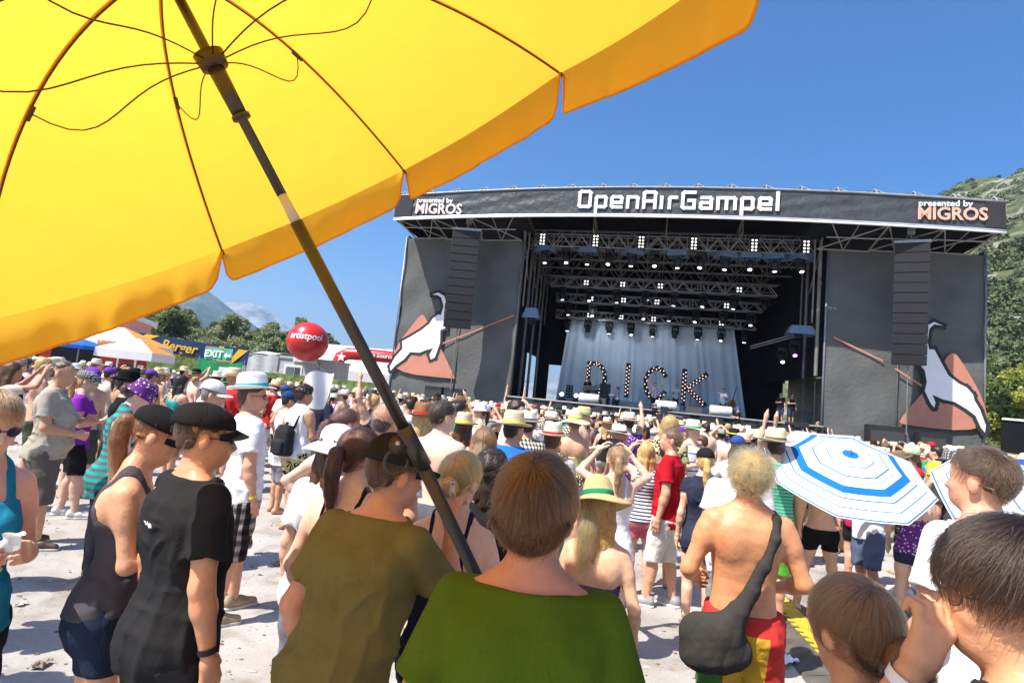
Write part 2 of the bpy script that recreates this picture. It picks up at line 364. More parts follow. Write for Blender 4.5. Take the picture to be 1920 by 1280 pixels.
m_rust = M('dark_steel', (.20, .19, .17), rough=.6, metal=.3, var=.2, vscale=3)
m_orange = M('orange_print', (.50, .21, .14), rough=.7, var=.08, vscale=2, bump=.3, bscale=5, bdist=.03)
m_peach = M('peach_print', (.72, .40, .28), rough=.6, var=.06, vscale=2)
m_pale = M('pale_print', (.74, .62, .56), rough=.6, var=.06, vscale=2)
m_print_black = M('black_print', (.030, .032, .034), rough=.75, var=.15, vscale=2)
m_cab = M('speaker_cabinet', (.020, .020, .021), rough=.6, spec=.35, var=.3, vscale=3, bump=.2, bscale=60)
m_deck = M('stage_deck', (.035, .035, .037), rough=.6, var=.2, vscale=2)
m_lensw = M('lit_lens', (.9, .95, 1), emit=(.92, .96, 1.0), estr=3.5, var=0)
m_lensp = M('lit_lens_violet', (.6, .2, .9), emit=(.6, .12, .9), estr=8, var=0)
m_bulb = M('lit_bulb', (1, .75, .68), emit=(1.0, .62, .52), estr=1.1, var=0)
m_lampw = M('blinder_lamp', (.9, .9, .85), emit=(1.0, .97, .9), estr=1.1, var=0)
m_hood = M('rain_hood', (.16, .24, .34), rough=.3, spec=.5, var=.1, transl=.25)

stage = empty('stage', SO, -AZ, 'huge black open-air stage with name banner across its roof', 'stage')
def sgrid(name, fn, nu, nv, mat, parent=stage, smooth=True):
    V = [fn(i / nu, j / nv) for i in range(nu + 1) for j in range(nv + 1)]
    F = [(i * (nv + 1) + j, (i + 1) * (nv + 1) + j, (i + 1) * (nv + 1) + j + 1, i * (nv + 1) + j + 1) for i in range(nu) for j in range(nv)]
    return link(name, mesh_np(name, V, F, smooth, mat), None, parent)
HW = 16.42
bot = lambda u: 12.58 + .50 * (1 - (u / HW) ** 2)
topz = lambda u: 14.08 + .66 * (1 - (u / HW) ** 2)
wv = lambda a, b, s: .5 * math.sin(a * 1.7 + s) * math.sin(b * 2.3 + a * .6) + .5 * math.sin(a * .9 - b * 1.9 + 2 * s)
# fascia banner, wrinkled cloth
sgrid('fascia_banner', lambda s, t: (-HW + 2 * HW * s, -.02 + .035 * wv(2 * HW * s * 1.6, t * 6, 1) * math.sin(math.pi * t), bot(-HW + 2 * HW * s) + .07 + (topz(-HW + 2 * HW * s) - bot(-HW + 2 * HW * s) - .12) * t), 160, 14, m_banner)
for u0_, u1_ in ((-HW + .02, -15.25), (15.55, HW - .02)):
    sgrid('end_panel', lambda s, t: (u0_ + (u1_ - u0_) * s, -.075, bot(u0_) + .10 + (topz(u0_) - bot(u0_) - .16) * t), 4, 4, m_print_black)
us = np.linspace(-HW, HW, 41)
for nm, zf, r in (('lower_rail', bot, .085), ('upper_rail', topz, .06)):
    mb = MB(); mb.tube([(u, -.04, zf(u)) for u in us], r, 8); mb.build(nm, m_rail if nm == 'lower_rail' else m_steel, stage, True)
mb = MB(); mb.tube([(u, -.10, bot(u) - .10) for u in us], .05, 6); mb.build('lower_rail', m_white, stage, True)
# roof skin drawn up to tie points above the fascia
tie = np.linspace(-HW + .3, HW - .3, 19)
def crest(u):
    k = np.argmin(abs(tie - u)); g = (tie[1] - tie[0]) / 2
    return topz(u) + .42 - .26 * min(1, abs(u - tie[k]) / g) ** .6
sgrid('roof_edge_skin', lambda s, t: (-HW + 2 * HW * s, .05 + .5 * t, topz(-HW + 2 * HW * s) + .02 + (crest(-HW + 2 * HW * s) - topz(-HW + 2 * HW * s)) * math.sin(t * math.pi / 2)), 220, 4, m_print_black)
for u in tie:
    mb = MB(); z = topz(u)
    mb.tube([(u, -.03, z), (u + .05, .5, z + .44)], .035, 6); mb.tube([(u - .42, -.03, z), (u + .05, .5, z + .44)], .02, 5); mb.tube([(u + .42, -.03, z), (u + .05, .5, z + .44)], .02, 5)
    mb.build('roof_tie', m_rail, stage)
# roof top, ends and soffit
sgrid('roof_skin', lambda s, t: (-HW + 2 * HW * s, .5 + 13.5 * t, crest(-HW + 2 * HW * s) - .05 + .9 * math.sin(math.pi * t) - .5 * t), 40, 10, m_black)
for q in (-1, 1):
    sgrid('roof_end', lambda s, t: (q * (HW - .01), .0 + 13.9 * s, bot(HW) - .02 + (topz(HW) - bot(HW) + .2) * t), 8, 3, m_black)
sgrid('ceiling_skin', lambda s, t: (-HW + .1 + 2 * (HW - .1) * s, 1.6 + 12.3 * t, 14.0 + .5 * (1 - (2 * s - 1) ** 2) - .5 * t), 24, 6, m_black)
def soff(s, t):
    u = (-HW + .05 + 2 * (HW - .05) * s); e = 16.2 * (u / HW); return (u + (e - u) * t, .12 + 2.8 * t, bot(u) + .30 + (12.55 - bot(u)) * t)
for q in (0, 1):
    sgrid('soffit_skin', lambda s, t: soff(q * .745 + .255 * s, t), 16, 3, m_black)
def truss2(mb, a, b, h, n, r=.035, rd=.022, down=Vector((0, 0, -1))):
    a, b = Vector(a), Vector(b)
    mb.tube([a, b], r, 6); mb.tube([a + down * h, b + down * h], r, 6)
    for i in range(n):
        p = a.lerp(b, i / n); q = a.lerp(b, (i + .5) / n); w = a.lerp(b, (i + 1) / n)
        mb.tube([p + down * h, q], rd, 5, False); mb.tube([q, w + down * h], rd, 5, False); mb.tube([p, p + down * h], rd, 5, False)
# overhang lattice seen from below: one truss per bay
for q in (-1, 1):
    for u0_, u1_ in ((16.2, 13.9), (13.9, 11.4), (11.4, 8.7)):
        mb = MB(); a, b = q * u0_, q * u1_
        zb = lambda u: bot(u) - .02
        mb.tube([(a, .15, zb(a)), (a * .993, 2.85, 12.2)], .05, 6); mb.tube([(a, .15, zb(a)), (b, 2.78, 12.25)], .04, 6); mb.tube([(b, .15, zb(b)), ((a + b) / 2, 2.78, 12.2)], .035, 6)
        mb.tube([(a, 1.0, 12.35), (b, 1.0, 12.4)], .035, 6); mb.tube([(a, 2.80, 12.19), (b, 2.80, 12.26)], .05, 6); mb.tube([((a + b) / 2, .15, zb(b)), ((a + b) / 2, 2.78, 12.22)], .03, 6)
        mb.build('overhang_truss', m_steel, stage)
# wings, 2.9 m behind the fascia
WV = 2.9; KS = (D0 + WV) / (D0 + 2.0)
wz = lambda z: CAM_H + (z - CAM_H) * KS
def wing(u0_, u1_, seed):
    u0_, u1_ = u0_ * KS, u1_ * KS
    def f(s, t):
        u = u0_ + (u1_ - u0_) * s; z = wz(11.95) * t
        return (u, WV + .05 * wv(u * 1.3, z * .9, seed) + .06 * math.sin(math.pi * t) * math.sin(s * 5 + seed), z)
    sgrid('wing_scrim', f, 60, 70, m_scrim)
wing(-16.28, -8.32, 1.0); wing(9.08, 16.55, 4.0)
for u, w in ((-16.3, .05), (-8.3, .06), (9.06, .06), (16.57, .06), (12.62, .03), (-11.95, .03)):
    mb = MB(); u = u * KS; mb.tube([(u, WV - .07, 0), (u, WV - .07, wz(12.0))], w, 8); mb.build('wing_post', m_alu if abs(u) > 16 or 9.0 < u < 9.6 else m_rust, stage, True)
for q, u in ((-1, -16.28), (1, 16.55)):
    mb = MB(); u = u * KS; mb.box(min(u, u - q * .1), max(u, u - q * .1), WV + .08, 10.2, 0, 12.4); mb.build('wing_side', m_black, stage)
# stage house
mb = MB(); mb.box(-8.95, -8.80, 3.0, 14, 5.6, 13.8); mb.box(-8.95, -8.80, 3.0, 8.2, 0, 5.6); mb.build('side_drape', m_black, stage)
sgrid('side_drape', lambda s, t: (9.42 - 1.7 * s, 3.05 + 10.6 * s, 5.0 + 8.4 * t - 1.2 * s * t), 20, 8, m_black)
mb = MB(); mb.box(-9, -6.9, 13.6, 13.75, 5.2, 13.9); mb.box(-6.9, 9.5, 13.6, 13.75, 0, 13.9); mb.box(-9, -8.1, 13.6, 13.75, 0, 5.2); mb.build('back_drape', m_black, stage)
mb = MB(); mb.box(-8.7, 9.5, 2.5, 13.5, 2.02, 2.2); mb.build('deck', m_deck, stage)
sgrid('deck_skirt', lambda s, t: (-8.6 + 17.9 * s, 2.42 + .04 * math.sin(s * 55) + .03 * math.sin(s * 131), 2.16 * t), 120, 3, m_print_black)
mb = MB(); mb.tube([(-8.6, 2.38, 2.2), (9.3, 2.38, 2.2)], .05, 6); mb.build('deck_edge', m_steel, stage)
# scaffold and daylight at the wings' backstage openings
for (u0_, u1_, v0_, v1_) in ((9.6, 12.6, 5.5, 11),):
    mb = MB()
    for u in np.arange(u0_, u1_ + .1, 1.0):
        for v in (v0_, (v0_ + v1_) / 2, v1_):
            mb.tube([(u, v, 0), (u, v, 5.4)], .035, 6)
    for z in (2.3, 3.2, 4.1, 5.0):
        for v in (v0_, (v0_ + v1_) / 2, v1_): mb.tube([(u0_, v, z), (u1_, v, z)], .03, 5)
    for k in range(3): mb.tube([(u0_ + k, v1_, 2.3), (u0_ + k + 1, v1_, 5.0)], .025, 5)
    mb.build('scaffold', m_steel, stage)
    mb = MB(); mb.box(9.4, 13.2, 11.4, 11.5, 0, 5.6); mb.build('backstage_tarp', M('beige_tarp', (.50, .43, .31), rough=.9, var=.25, vscale=1.5), stage)
# roof beams inside
for v in (4.6, 6.4, 8.2, 10.0, 11.8):
    mb = MB(); zt = 14.0 - .10 * v
    truss2(mb, (-8.6, v, zt), (9.0, v, zt), 1.25, 9, .07, .045)
    mb.build('roof_beam', m_rust, stage)
for u in (-8.45, -4.1, 0.3, 4.6, 8.85):
    mb = MB(); truss2(mb, (u, 2.3, 13.9), (u, 13.2, 13.0), .9, 7, .05, .03); mb.build('roof_purlin', m_rust, stage)
for q, u in ((-1, -8.55), (1, 8.95)):
    for v in (3.0, 5.6, 8.2, 10.8):
        mb = MB(); mb.tube([(u, v, 2.2 if q < 0 else 5), (u, v, 13.2)], .10, 8); mb.tube([(u - q * .3, v, 8), (u - q * .3, v, 13.2)], .05, 6); mb.build('roof_column', m_rust, stage)
    mb = MB()
    for k in range(4): mb.tube([(u, 2.6 + k * 2.6, 10.2), (u, 2.6 + k * 2.6 + 2.4, 13)], .04, 6); mb.tube([(u, 2.6 + k * 2.6 + 2.4, 10.2), (u, 2.6 + k * 2.6, 13)], .04, 6)
    mb.build('side_brace', m_rust, stage)

# ---- lettering on the fascia
def on_stage(name, me, mat, u, v, z, parent=stage):
    o = link(name, me, mat, parent); o.location = (u, v, z); return o
for u, mm, sz in ((-15.02, m_pale, .90), (12.55, m_peach, .90)):
    on_stage('lettering', text_mesh('presented by', .43, .012, .008, 0, 'LEFT', 1.05), m_white, u + .05, -.10, topz(u) - .55)
    on_stage('lettering', text_mesh('MIGROS', sz, .012, .024, 0, 'LEFT', .94), mm, u, -.10, topz(u) - 1.24)
FONT = {'O': (1.0, [[(.12, 0), (0, .12), (0, 1.38), (.12, 1.5), (.78, 1.5), (.9, 1.38), (.9, .12), (.78, 0), (.12, 0)]]), 'p': (.9, [[(0, -.5), (0, .88), (.1, 1), (.7, 1), (.8, .88), (.8, .12), (.7, 0), (0, 0)]]),
        'e': (.9, [[(.78, 0), (.1, 0), (0, .12), (0, .88), (.1, 1), (.7, 1), (.8, .88), (.8, .45), (.1, .45)]]), 'n': (.9, [[(0, 0), (0, 1), (.68, 1), (.8, .88), (.8, 0)]]),
        'A': (1.0, [[(0, 0), (0, 1.38), (.12, 1.5), (.78, 1.5), (.9, 1.38), (.9, 0)], [(0, .62), (.9, .62)]]), 'i': (.22, [[(0, 0), (0, 1)]]), 'r': (.62, [[(0, 0), (0, .88), (.1, 1), (.52, 1)]]),
        'G': (1.0, [[(.9, 1.5), (.12, 1.5), (0, 1.38), (0, .12), (.12, 0), (.9, 0), (.9, .72), (.5, .72)]]), 'a': (.9, [[(.08, 1), (.7, 1), (.8, .88), (.8, 0), (.1, 0), (0, .1), (0, .42), (.1, .52), (.8, .52)]]),
        'm': (1.4, [[(0, 0), (0, 1), (1.2, 1), (1.3, .88), (1.3, 0)], [(.65, 1), (.65, 0)]]), 'l': (.22, [[(0, 0), (0, 1.5)]])}
st, cx = [], 0.0
for ch in 'OpenAirGampel':
    w, sts = FONT[ch]
    for pl in sts: st.append([(cx + x, z) for x, z in pl])
    cx += w + .42
k_ = 10.85 / (cx - .42); st = [[(x * k_, z * k_ * .88) for x, z in pl] for pl in st]
o = strokes_mesh(st, .185, .02).build('lettering', m_white, stage); o.location = (-4.75, -.09, 13.52)
# ---- the leaping goat on each wing: flat print, traced as outlines
def poly_print(name, pts, mat, v, thick=.012):
    from mathutils.geometry import tessellate_polygon
    tr = tessellate_polygon([[Vector((x, z, 0)) for x, z in pts]])
    V = [(x, v - thick, z) for x, z in pts]; F = []
    for t in tr:
        a, b, c = (Vector(V[k]) for k in t); F.append(t if (b - a).cross(c - a).y < 0 else t[::-1])
    return link(name, mesh_np(name, V, F, False, mat), None, stage)
def smooth_poly(pts, it=2):
    for _ in range(it):
        q = []
        for a, b in zip(pts, pts[1:] + pts[:1]): q += [(a[0] * .75 + b[0] * .25, a[1] * .75 + b[1] * .25), (a[0] * .25 + b[0] * .75, a[1] * .25 + b[1] * .75)]
        pts = q
    return pts
LOGO = {'L': {'tri': [(-14.55, 6.92), (-14.25, 6.63), (-11.85, 3.02), (-11.94, 2.93), (-16.14, 3.02), (-16.29, 4.47), (-14.78, 6.72)], 'goat': [(-14.02, 8.21), (-13.62, 8.36), (-13.19, 8.16), (-12.89, 7.56), (-12.93, 6.83), (-12.95, 6.59), (-12.88, 6.08), (-13.18, 5.94), (-13.11, 5.13), (-13.35, 4.17), (-13.61, 4.03), (-13.74, 4.33), (-13.52, 4.76), (-13.94, 4.63), (-14.43, 4.4), (-15.07, 4.4), (-15.4, 3.93), (-15.97, 3.46), (-16.27, 3.09), (-16.36, 3.36), (-16.07, 4.0), (-15.62, 4.58), (-15.72, 5.04), (-15.08, 5.45), (-14.48, 5.86), (-14.01, 6.28), (-13.78, 6.66), (-13.45, 6.95), (-13.27, 6.91), (-13.16, 7.52), (-13.38, 8.05), (-13.63, 8.19)], 'line': [[(-12.95, 5.11), (-8.52, 7.16)]]}, 'R': {'tri': [(15.07, 6.68), (15.37, 6.5), (16.62, 4.16), (16.64, 2.69), (12.78, 2.66), (12.72, 3.01), (14.6, 5.59), (14.75, 6.34)], 'goat': [(14.61, 8.04), (14.21, 8.09), (13.99, 7.83), (13.93, 7.13), (14.0, 6.74), (14.24, 6.76), (14.62, 5.99), (14.9, 5.45), (15.34, 5.09), (15.72, 4.9), (16.01, 4.56), (16.07, 4.27), (16.31, 3.85), (16.58, 3.06), (16.54, 2.69), (16.36, 2.93), (16.12, 3.5), (15.74, 3.79), (15.21, 4.11), (14.67, 4.19), (14.2, 4.39), (14.34, 3.99), (14.29, 3.73), (14.13, 3.92), (13.84, 4.56), (13.93, 5.02), (13.82, 5.64), (13.67, 5.8), (13.71, 6.26), (13.8, 6.84), (13.74, 7.64), (13.88, 8.0), (14.21, 8.21)], 'line': [[(9.51, 7.06), (11.84, 5.99)], [(12.51, 5.59), (13.68, 4.83)]]}}
for q in ('L', 'R'):
    lg = LOGO[q]; sc_ = lambda L_: [(x * KS, wz(z)) for x, z in L_]; lg = dict(tri=sc_(lg['tri']), goat=sc_(lg['goat']), line=[sc_(l_) for l_ in lg['line']])
    poly_print('logo_triangle', smooth_poly(lg['tri'], 2), m_orange, WV - .14)
    out_ = lg['goat']
    mb = strokes_mesh([out_ + out_[:1]], .34, .012); o = mb.build('logo_outline', m_print_black, stage); o.location = (0, WV - .16, 0)
    poly_print('logo_goat', out_, m_white, WV - .18)
    mb = strokes_mesh(lg['line'], .10, .012); o = mb.build('logo_line', m_orange, stage); o.location = (0, WV - .15, 0)

# ---- flown loudspeaker columns: one thing each, twelve cabinets
def line_array(u0_, u1_, ztop, zbot, yaw, label):
    c = empty('loudspeaker_column', SW((u0_ + u1_) / 2, .75, 0), -AZ + yaw, label, 'loudspeaker', 'flown loudspeaker columns')
    n_ = 12; hgt = (ztop - zbot) / n_; w = (u1_ - u0_) / 2
    y = 0.0
    for i in range(n_):
        a = rad(1.2 * max(0, i - 4)); z1 = ztop - i * hgt
        mb = MB(); f0, f1 = -.42 + y, -.42 + y + math.tan(a) * hgt
        mb.add([(-w, f0, z1 - .015), (w, f0, z1 - .015), (w, f1, z1 - hgt + .015), (-w, f1, z1 - hgt + .015), (-w * .86, f0 + .55, z1 - .05), (w * .86, f0 + .55, z1 - .05), (w * .86, f1 + .55, z1 - hgt + .05), (-w * .86, f1 + .55, z1 - hgt + .05)],
               [(0, 3, 2, 1), (4, 5, 6, 7), (0, 1, 5, 4), (3, 7, 6, 2), (0, 4, 7, 3), (1, 2, 6, 5)])
        cab = mb.build('cabinet', m_cab, c)
        g_ = MB(); g_.add([(-w * .95, f0 - .012, z1 - .045), (w * .95, f0 - .012, z1 - .045), (w * .95, f1 - .012, z1 - hgt + .045), (-w * .95, f1 - .012, z1 - hgt + .045)], [(0, 3, 2, 1)]); g_.build('grille', MATS['rubber'], cab, False, (.028, .028, .03))
        hb = MB()
        for q in (-1, 1): hb.box(q * w * .93 - .03, q * w * .93 + .03, f0 + .06, f0 + .22, z1 - hgt * .7, z1 - hgt * .3)
        hb.build('handle', m_steel, cab)
        y += math.tan(a) * hgt
    mb = MB(); mb.box(-w - .05, w + .05, -.40, .45, ztop + .02, ztop + .16); mb.build('flying_frame', m_steel, c)
    mb = MB(); mb.box(-.16, .16, -.05, .3, ztop + .55, ztop + 1.0); mb.tube([(0, .1, ztop + .16), (0, .1, ztop + .6)], .03, 6); mb.tube([(0, .1, ztop + .95), (0, .1, 13.0)], .03, 6); mb.build('chain_hoist', m_steel, c)
    mb = MB(); mb.tube([(0, .1, zbot), (0, .1, 2.2)], .03, 6); mb.build('guy_cable', m_rust, c)
line_array(-12.55, -10.85, 12.05, 6.0, rad(10), 'tall black loudspeaker column hanging before the left stage wing')
line_array(11.9, 13.4, 12.0, 5.7, rad(-14), 'tall black loudspeaker column hanging before the right stage wing')

# ---- lighting trusses and lamps
def lighting_truss(u0_, u1_, v, z0_, z1_, n_, label):
    t_ = empty('lighting_truss', SW((u0_ + u1_) / 2, v, z0_), -AZ, label, 'truss', 'lighting trusses under the stage roof')
    a, b = u0_ - (u0_ + u1_) / 2, u1_ - (u0_ + u1_) / 2; h_ = z1_ - z0_
    for y in (-.25, .25):
        mb = MB(); truss2(mb, (a, y, h_), (b, y, h_), h_, n_, .045, .028); mb.build('side_frame', m_alu, t_)
    mb = MB()
    for i in range(n_ + 1):
        x = a + (b - a) * i / n_; mb.tube([(x, -.25, 0), (x, .25, 0)], .025, 5, False); mb.tube([(x, -.25, h_), (x, .25, h_)], .025, 5, False)
    tag(mb.build('cross_bars', m_alu, t_), kind='stuff')
    for x in (a * .8, 0, b * .8):
        mb = MB(); mb.tube([(x, 0, h_), (x, 0, 13.2 - z0_)], .02, 5); mb.build('hanging_cable', m_rust, t_)
    return t_
TR = [(-7.9, 8.7, 3.4, 12.05, 12.85, 14), (-7.55, 7.75, 8.3, 10.55, 11.25, 14), (-7.3, 7.2, 10.0, 9.75, 10.35, 14), (-7.5, 7.1, 11.6, 8.75, 9.35, 14)]
for (a, b, v, z0_, z1_, n_), nm in zip(TR, ('bright front lighting truss nearest the stage roof edge', 'second lighting truss from the stage front', 'third lighting truss from the stage front', 'lowest rear lighting truss right above the pale backdrop')):
    lighting_truss(a, b, v, z0_, z1_, n_, nm)
def moving_light(u, v, z, s_, tilt, lens=True, hood=False, label='', lm=None, yaw=0.0):
    e = empty('stage_light', SW(u, v, z), -AZ + yaw, label, 'stage light', 'moving lights on the trusses')
    e.scale = (s_,) * 3
    mb = MB(); mb.box(-.19, .19, -.15, .15, -.14, 0); mb.build('base', m_cab, e)
    mb = MB(); mb.box(-.25, -.21, -.06, .06, -.55, -.14); mb.box(.21, .25, -.06, .06, -.55, -.14); mb.box(-.25, .25, -.06, .06, -.17, -.141); mb.build('yoke', m_cab, e)
    ca, sa = math.cos(tilt), math.sin(tilt)
    hp = lambda t: (0, -sa * t, -.50 - ca * t)
    mb = MB(); mb.tube([hp(-.22), hp(-.14), hp(.10), hp(.30)], [.10, .17, .18, .15], 12); hd = mb.build('head', m_cab, e, True)
    if lens:
        mb = MB(); mb.tube([hp(.29), hp(.325)], [.095, .085], 12); mb.build('lens', lm or m_lensw, hd)
    if hood:
        mb = MB(); mb.add([(-.42, -.30, .02), (.42, -.30, .02), (.42, .30, .02), (-.42, .30, .02), (-.48, -.34, -.26), (.48, -.34, -.26), (.48, .34, -.26), (-.48, .34, -.26)], [(0, 1, 2, 3), (0, 4, 5, 1), (1, 5, 6, 2), (2, 6, 7, 3), (3, 7, 4, 0)]); mb.build('rain_hood', m_hood, e)
def blinder(u, v, z, nx, nz, label, lit=True):
    e = empty('blinder_light', SW(u, v, z), -AZ, label, 'stage light', 'blinder lamp blocks on the trusses')
    c_ = .20; mb = MB(); mb.box(-nx * c_ / 2 - .03, nx * c_ / 2 + .03, 0, .2, -nz * c_ / 2 - .03, nz * c_ / 2 + .03); hs = mb.build('housing', m_cab, e)
    for i in range(nx):
        for j in range(nz):
            x, zz = (i - (nx - 1) / 2) * c_, (j - (nz - 1) / 2) * c_
            mb = MB(); mb.tube([(x, .0, zz), (x, -.03, zz)], [.062, .05], 8); mb.build('lamp', m_lampw if lit else m_alu, hs)
order = ['first', 'second', 'third', 'fourth', 'fifth', 'sixth', 'seventh', 'eighth', 'ninth', 'tenth', 'eleventh', 'twelfth', 'thirteenth']
for i, u in enumerate(np.linspace(-7.4, 8.2, 6)):
    blinder(u + (.3 if i in (1, 4) else 0), 3.05, 12.45, 2, 4, f'eight-lamp blinder block, {order[i]} from left on the front truss')
for i, u in enumerate(np.linspace(-7.2, 8.0, 12)):
    moving_light(u, 3.4, 12.0, 1.25, rad(20) * (1 if i % 2 else -.3), True, i % 2 == 0 or i > 8, f'moving light, {order[i]} from left under the front truss', None, rad(12 * ((i * 5) % 7 - 3)))
for r_, (tr, cnt, zoff) in enumerate(((TR[1], 8, 0), (TR[2], 8, 0), (TR[3], 9, 0))):
    nm = ('second', 'third', 'rear')[r_]
    for i, u in enumerate(np.linspace(tr[0] + .9, tr[1] - .7, cnt)):
        moving_light(u, tr[2], tr[3] - .05, 1.15, rad(15) * (1 if i % 2 else -.6), (i + r_) % 4 != 3, False, f'moving light, {order[i]} from left under the {nm} truss', None, rad(20 * ((i * 3) % 5 - 2)))
    for i, u in enumerate(np.linspace(tr[0] + 2.6, tr[1] - 2.4, 5)):
        blinder(u, tr[2] - .3, tr[3] + .3, 2, 2, f'four-lamp block, {order[i]} from left on the {nm} truss', i != 3)
moving_light(8.3, 5.2, 7.2, 1.2, rad(35), True, False, 'violet moving light at the right side of the stage house', m_lensp)
moving_light(7.9, 6.5, 6.9, 1.2, rad(35), True, False, 'white moving light low on the right side of the stage house')
# followspot hood on its arm, right side; lamp cluster, left side
e = empty('hooded_floodlight', SW(8.2, 3.6, 7.6), -AZ, 'grey hooded floodlight on an arm at the right stage opening', 'floodlight')
mb = MB(); mb.add([(-.55, -.4, .25), (.55, -.4, .25), (.55, .4, .25), (-.55, .4, .25), (-.75, -.55, -.25), (.75, -.55, -.25), (.75, .55, -.25), (-.75, .55, -.25)], [(0, 1, 2, 3), (0, 4, 5, 1), (1, 5, 6, 2), (2, 6, 7, 3), (3, 7, 4, 0)]); mb.build('hood', m_hood, e)
mb = MB(); mb.tube([(-.2, 0, -.2), (-2.4, 1.5, -.9)], .05, 6); mb.tube([(-.2, 0, -.35), (-2.4, 1.5, -1.05)], .04, 6); mb.build('arm', m_rust, e)
mb = MB(); mb.tube([(-.1, 0, .0), (-.1, -.1, -.35)], [.2, .25], 10); mb.build('lamp_head', m_cab, e)
e = empty('hooded_floodlight', SW(-7.7, 3.4, 7.6), -AZ, 'grey hooded floodlight on the left stage column', 'floodlight')
mb = MB(); mb.add([(-.35, -.3, .35), (.35, -.3, .35), (.35, .3, .35), (-.35, .3, .35), (-.55, -.45, -.3), (.55, -.45, -.3), (.55, .45, -.3), (-.55, .45, -.3)], [(0, 1, 2, 3), (0, 4, 5, 1), (1, 5, 6, 2), (2, 6, 7, 3), (3, 7, 4, 0)]); mb.build('hood', m_hood, e)
mb = MB(); mb.tube([(0, 0, -.1), (.1, -.2, -.6)], [.22, .28], 10); mb.build('lamp_head', m_cab, e)
# ---- pleated backdrop
def drape(s, t):
    ub, ut = -7.05 + 13.9 * s, -6.55 + 12.2 * s
    u = ub + (ut - ub) * t
    return (u, 12.1 + (.07 - .03 * t) * math.sin(s * 130 + 1.5 * math.sin(s * 31)) + .05 * math.sin(s * 47), 2.25 + 6.75 * t)
bd = empty('backdrop', SO, -AZ, 'pale grey pleated curtain hanging behind the band', 'curtain')
sgrid('curtain', drape, 360, 6, M('backdrop_cloth', (.52, .59, .66), rough=.85, var=.1, vscale=.7), bd)
mb = MB(); mb.tube([(-6.6, 12.1, 9.02), (5.75, 12.1, 9.02)], .05, 6); mb.build('curtain_rail', m_rust, bd)
# the lit rear lamps washing the curtain
for u in (-4.4, -.6, 3.2):
    ld_ = bpy.data.lights.new('curtain_wash', 'SPOT'); ld_.energy = 330; ld_.color = (.80, .90, 1.0); ld_.spot_size = rad(95); ld_.spot_blend = .8; ld_.shadow_soft_size = .15
    lo_ = bpy.data.objects.new('curtain_wash', ld_); COL.objects.link(lo_); lo_.location = SW(u, 8.2, 9.9); lo_.rotation_euler = (SW(u, 12.1, 4.6) - lo_.location).to_track_quat('-Z', 'Y').to_euler()
# ---- light-bulb letters
def marquee(ch, u, z, pl, w, label):
    e = empty('marquee_letter', SW(u, 11.0, z), -AZ, label, 'letter', 'light bulb letters on the stage')
    strokes_mesh(pl, w, .25).build('letter_body', m_cab, e)
    mb = MB()
    for line in pl:
        for (x0, z0_), (x1, z1_) in zip(line[:-1], line[1:]):
            L_ = math.hypot(x1 - x0, z1_ - z0_); k = max(1, int(L_ / .26)); nx, nz = -(z1_ - z0_) / L_, (x1 - x0) / L_
            for i in range(k):
                for sd in (-1, 1):
                    f = (i + (.25 if sd > 0 else .75)) / k; x, zz = x0 + (x1 - x0) * f + nx * sd * w * .24, z0_ + (z1_ - z0_) * f + nz * sd * w * .24
                    mb.tube([(x, -.29, zz), (x, -.34, zz)], [.042, .03], 6)
    tag(mb.build('bulbs', m_bulb, e), kind='stuff')
arc = lambda cx, cz, rx, rz, a0, a1, n_: [(cx + rx * math.cos(rad(a)), cz + rz * math.sin(rad(a))) for a in np.linspace(a0, a1, n_)]
marquee('D', -4.55, 3.1, [[(0, 0), (0, 2.25), (.5, 2.25)] + arc(.5, 1.12, .75, 1.12, 80, -80, 7) + [(.5, 0), (0, 0)]], .30, 'light bulb letter D on the stage behind the guitarist')
marquee('I', -1.65, 3.2, [[(0, 0), (0, 2.2)]], .34, 'light bulb letter I on the stage, a plain upright bar')
marquee('C', .40, 3.15, [arc(.0, 1.1, .75, 1.12, 35, 325, 12)], .30, 'light bulb letter C on the stage behind the singer')
marquee('K', 2.35, 3.0, [[(0, 0), (0, 2.3)], [(1.45, 2.15), (.25, 1.1)], [(.25, 1.1), (1.45, .05)]], .34, 'light bulb letter K on the stage beside the drummer')
mb = MB(); mb.box(-6.2, 6.2, 9.6, 12.0, 2.2, 2.75); o = mb.build('riser', M('riser_cloth', (.34, .40, .46), rough=.8)); o.location = SO; o.rotation_euler = (0, 0, -AZ); tag(o, 'low pale riser platform in front of the pleated curtain', 'platform')
# ---- boxes and gear along the deck front
def gear_box(u, v, z, w, d, h_, label, name='monitor_speaker', cat='loudspeaker', slope=.35, col=(.02, .02, .022)):
    e = empty(name, SW(u, v, z), -AZ, label, cat)
    mb = MB(); mb.add([(-w / 2, 0, 0), (w / 2, 0, 0), (w / 2, d, 0), (-w / 2, d, 0), (-w / 2, d * slope, h_), (w / 2, d * slope, h_), (w / 2, d, h_), (-w / 2, d, h_)], [(0, 3, 2, 1), (4, 5, 6, 7), (0, 1, 5, 4), (1, 2, 6, 5), (2, 3, 7, 6), (3, 0, 4, 7)])
    mb.build('cabinet', m_cab, e); mb = MB(); mb.add([(-w * .45, -.012 + d * slope * .12, h_ * .1), (w * .45, -.012 + d * slope * .12, h_ * .1), (w * .45, d * slope * .9 - .012, h_ * .9), (-w * .45, d * slope * .9 - .012, h_ * .9)], [(0, 1, 2, 3)]); mb.build('grille', MATS['rubber'], e, False, (.05, .05, .052))
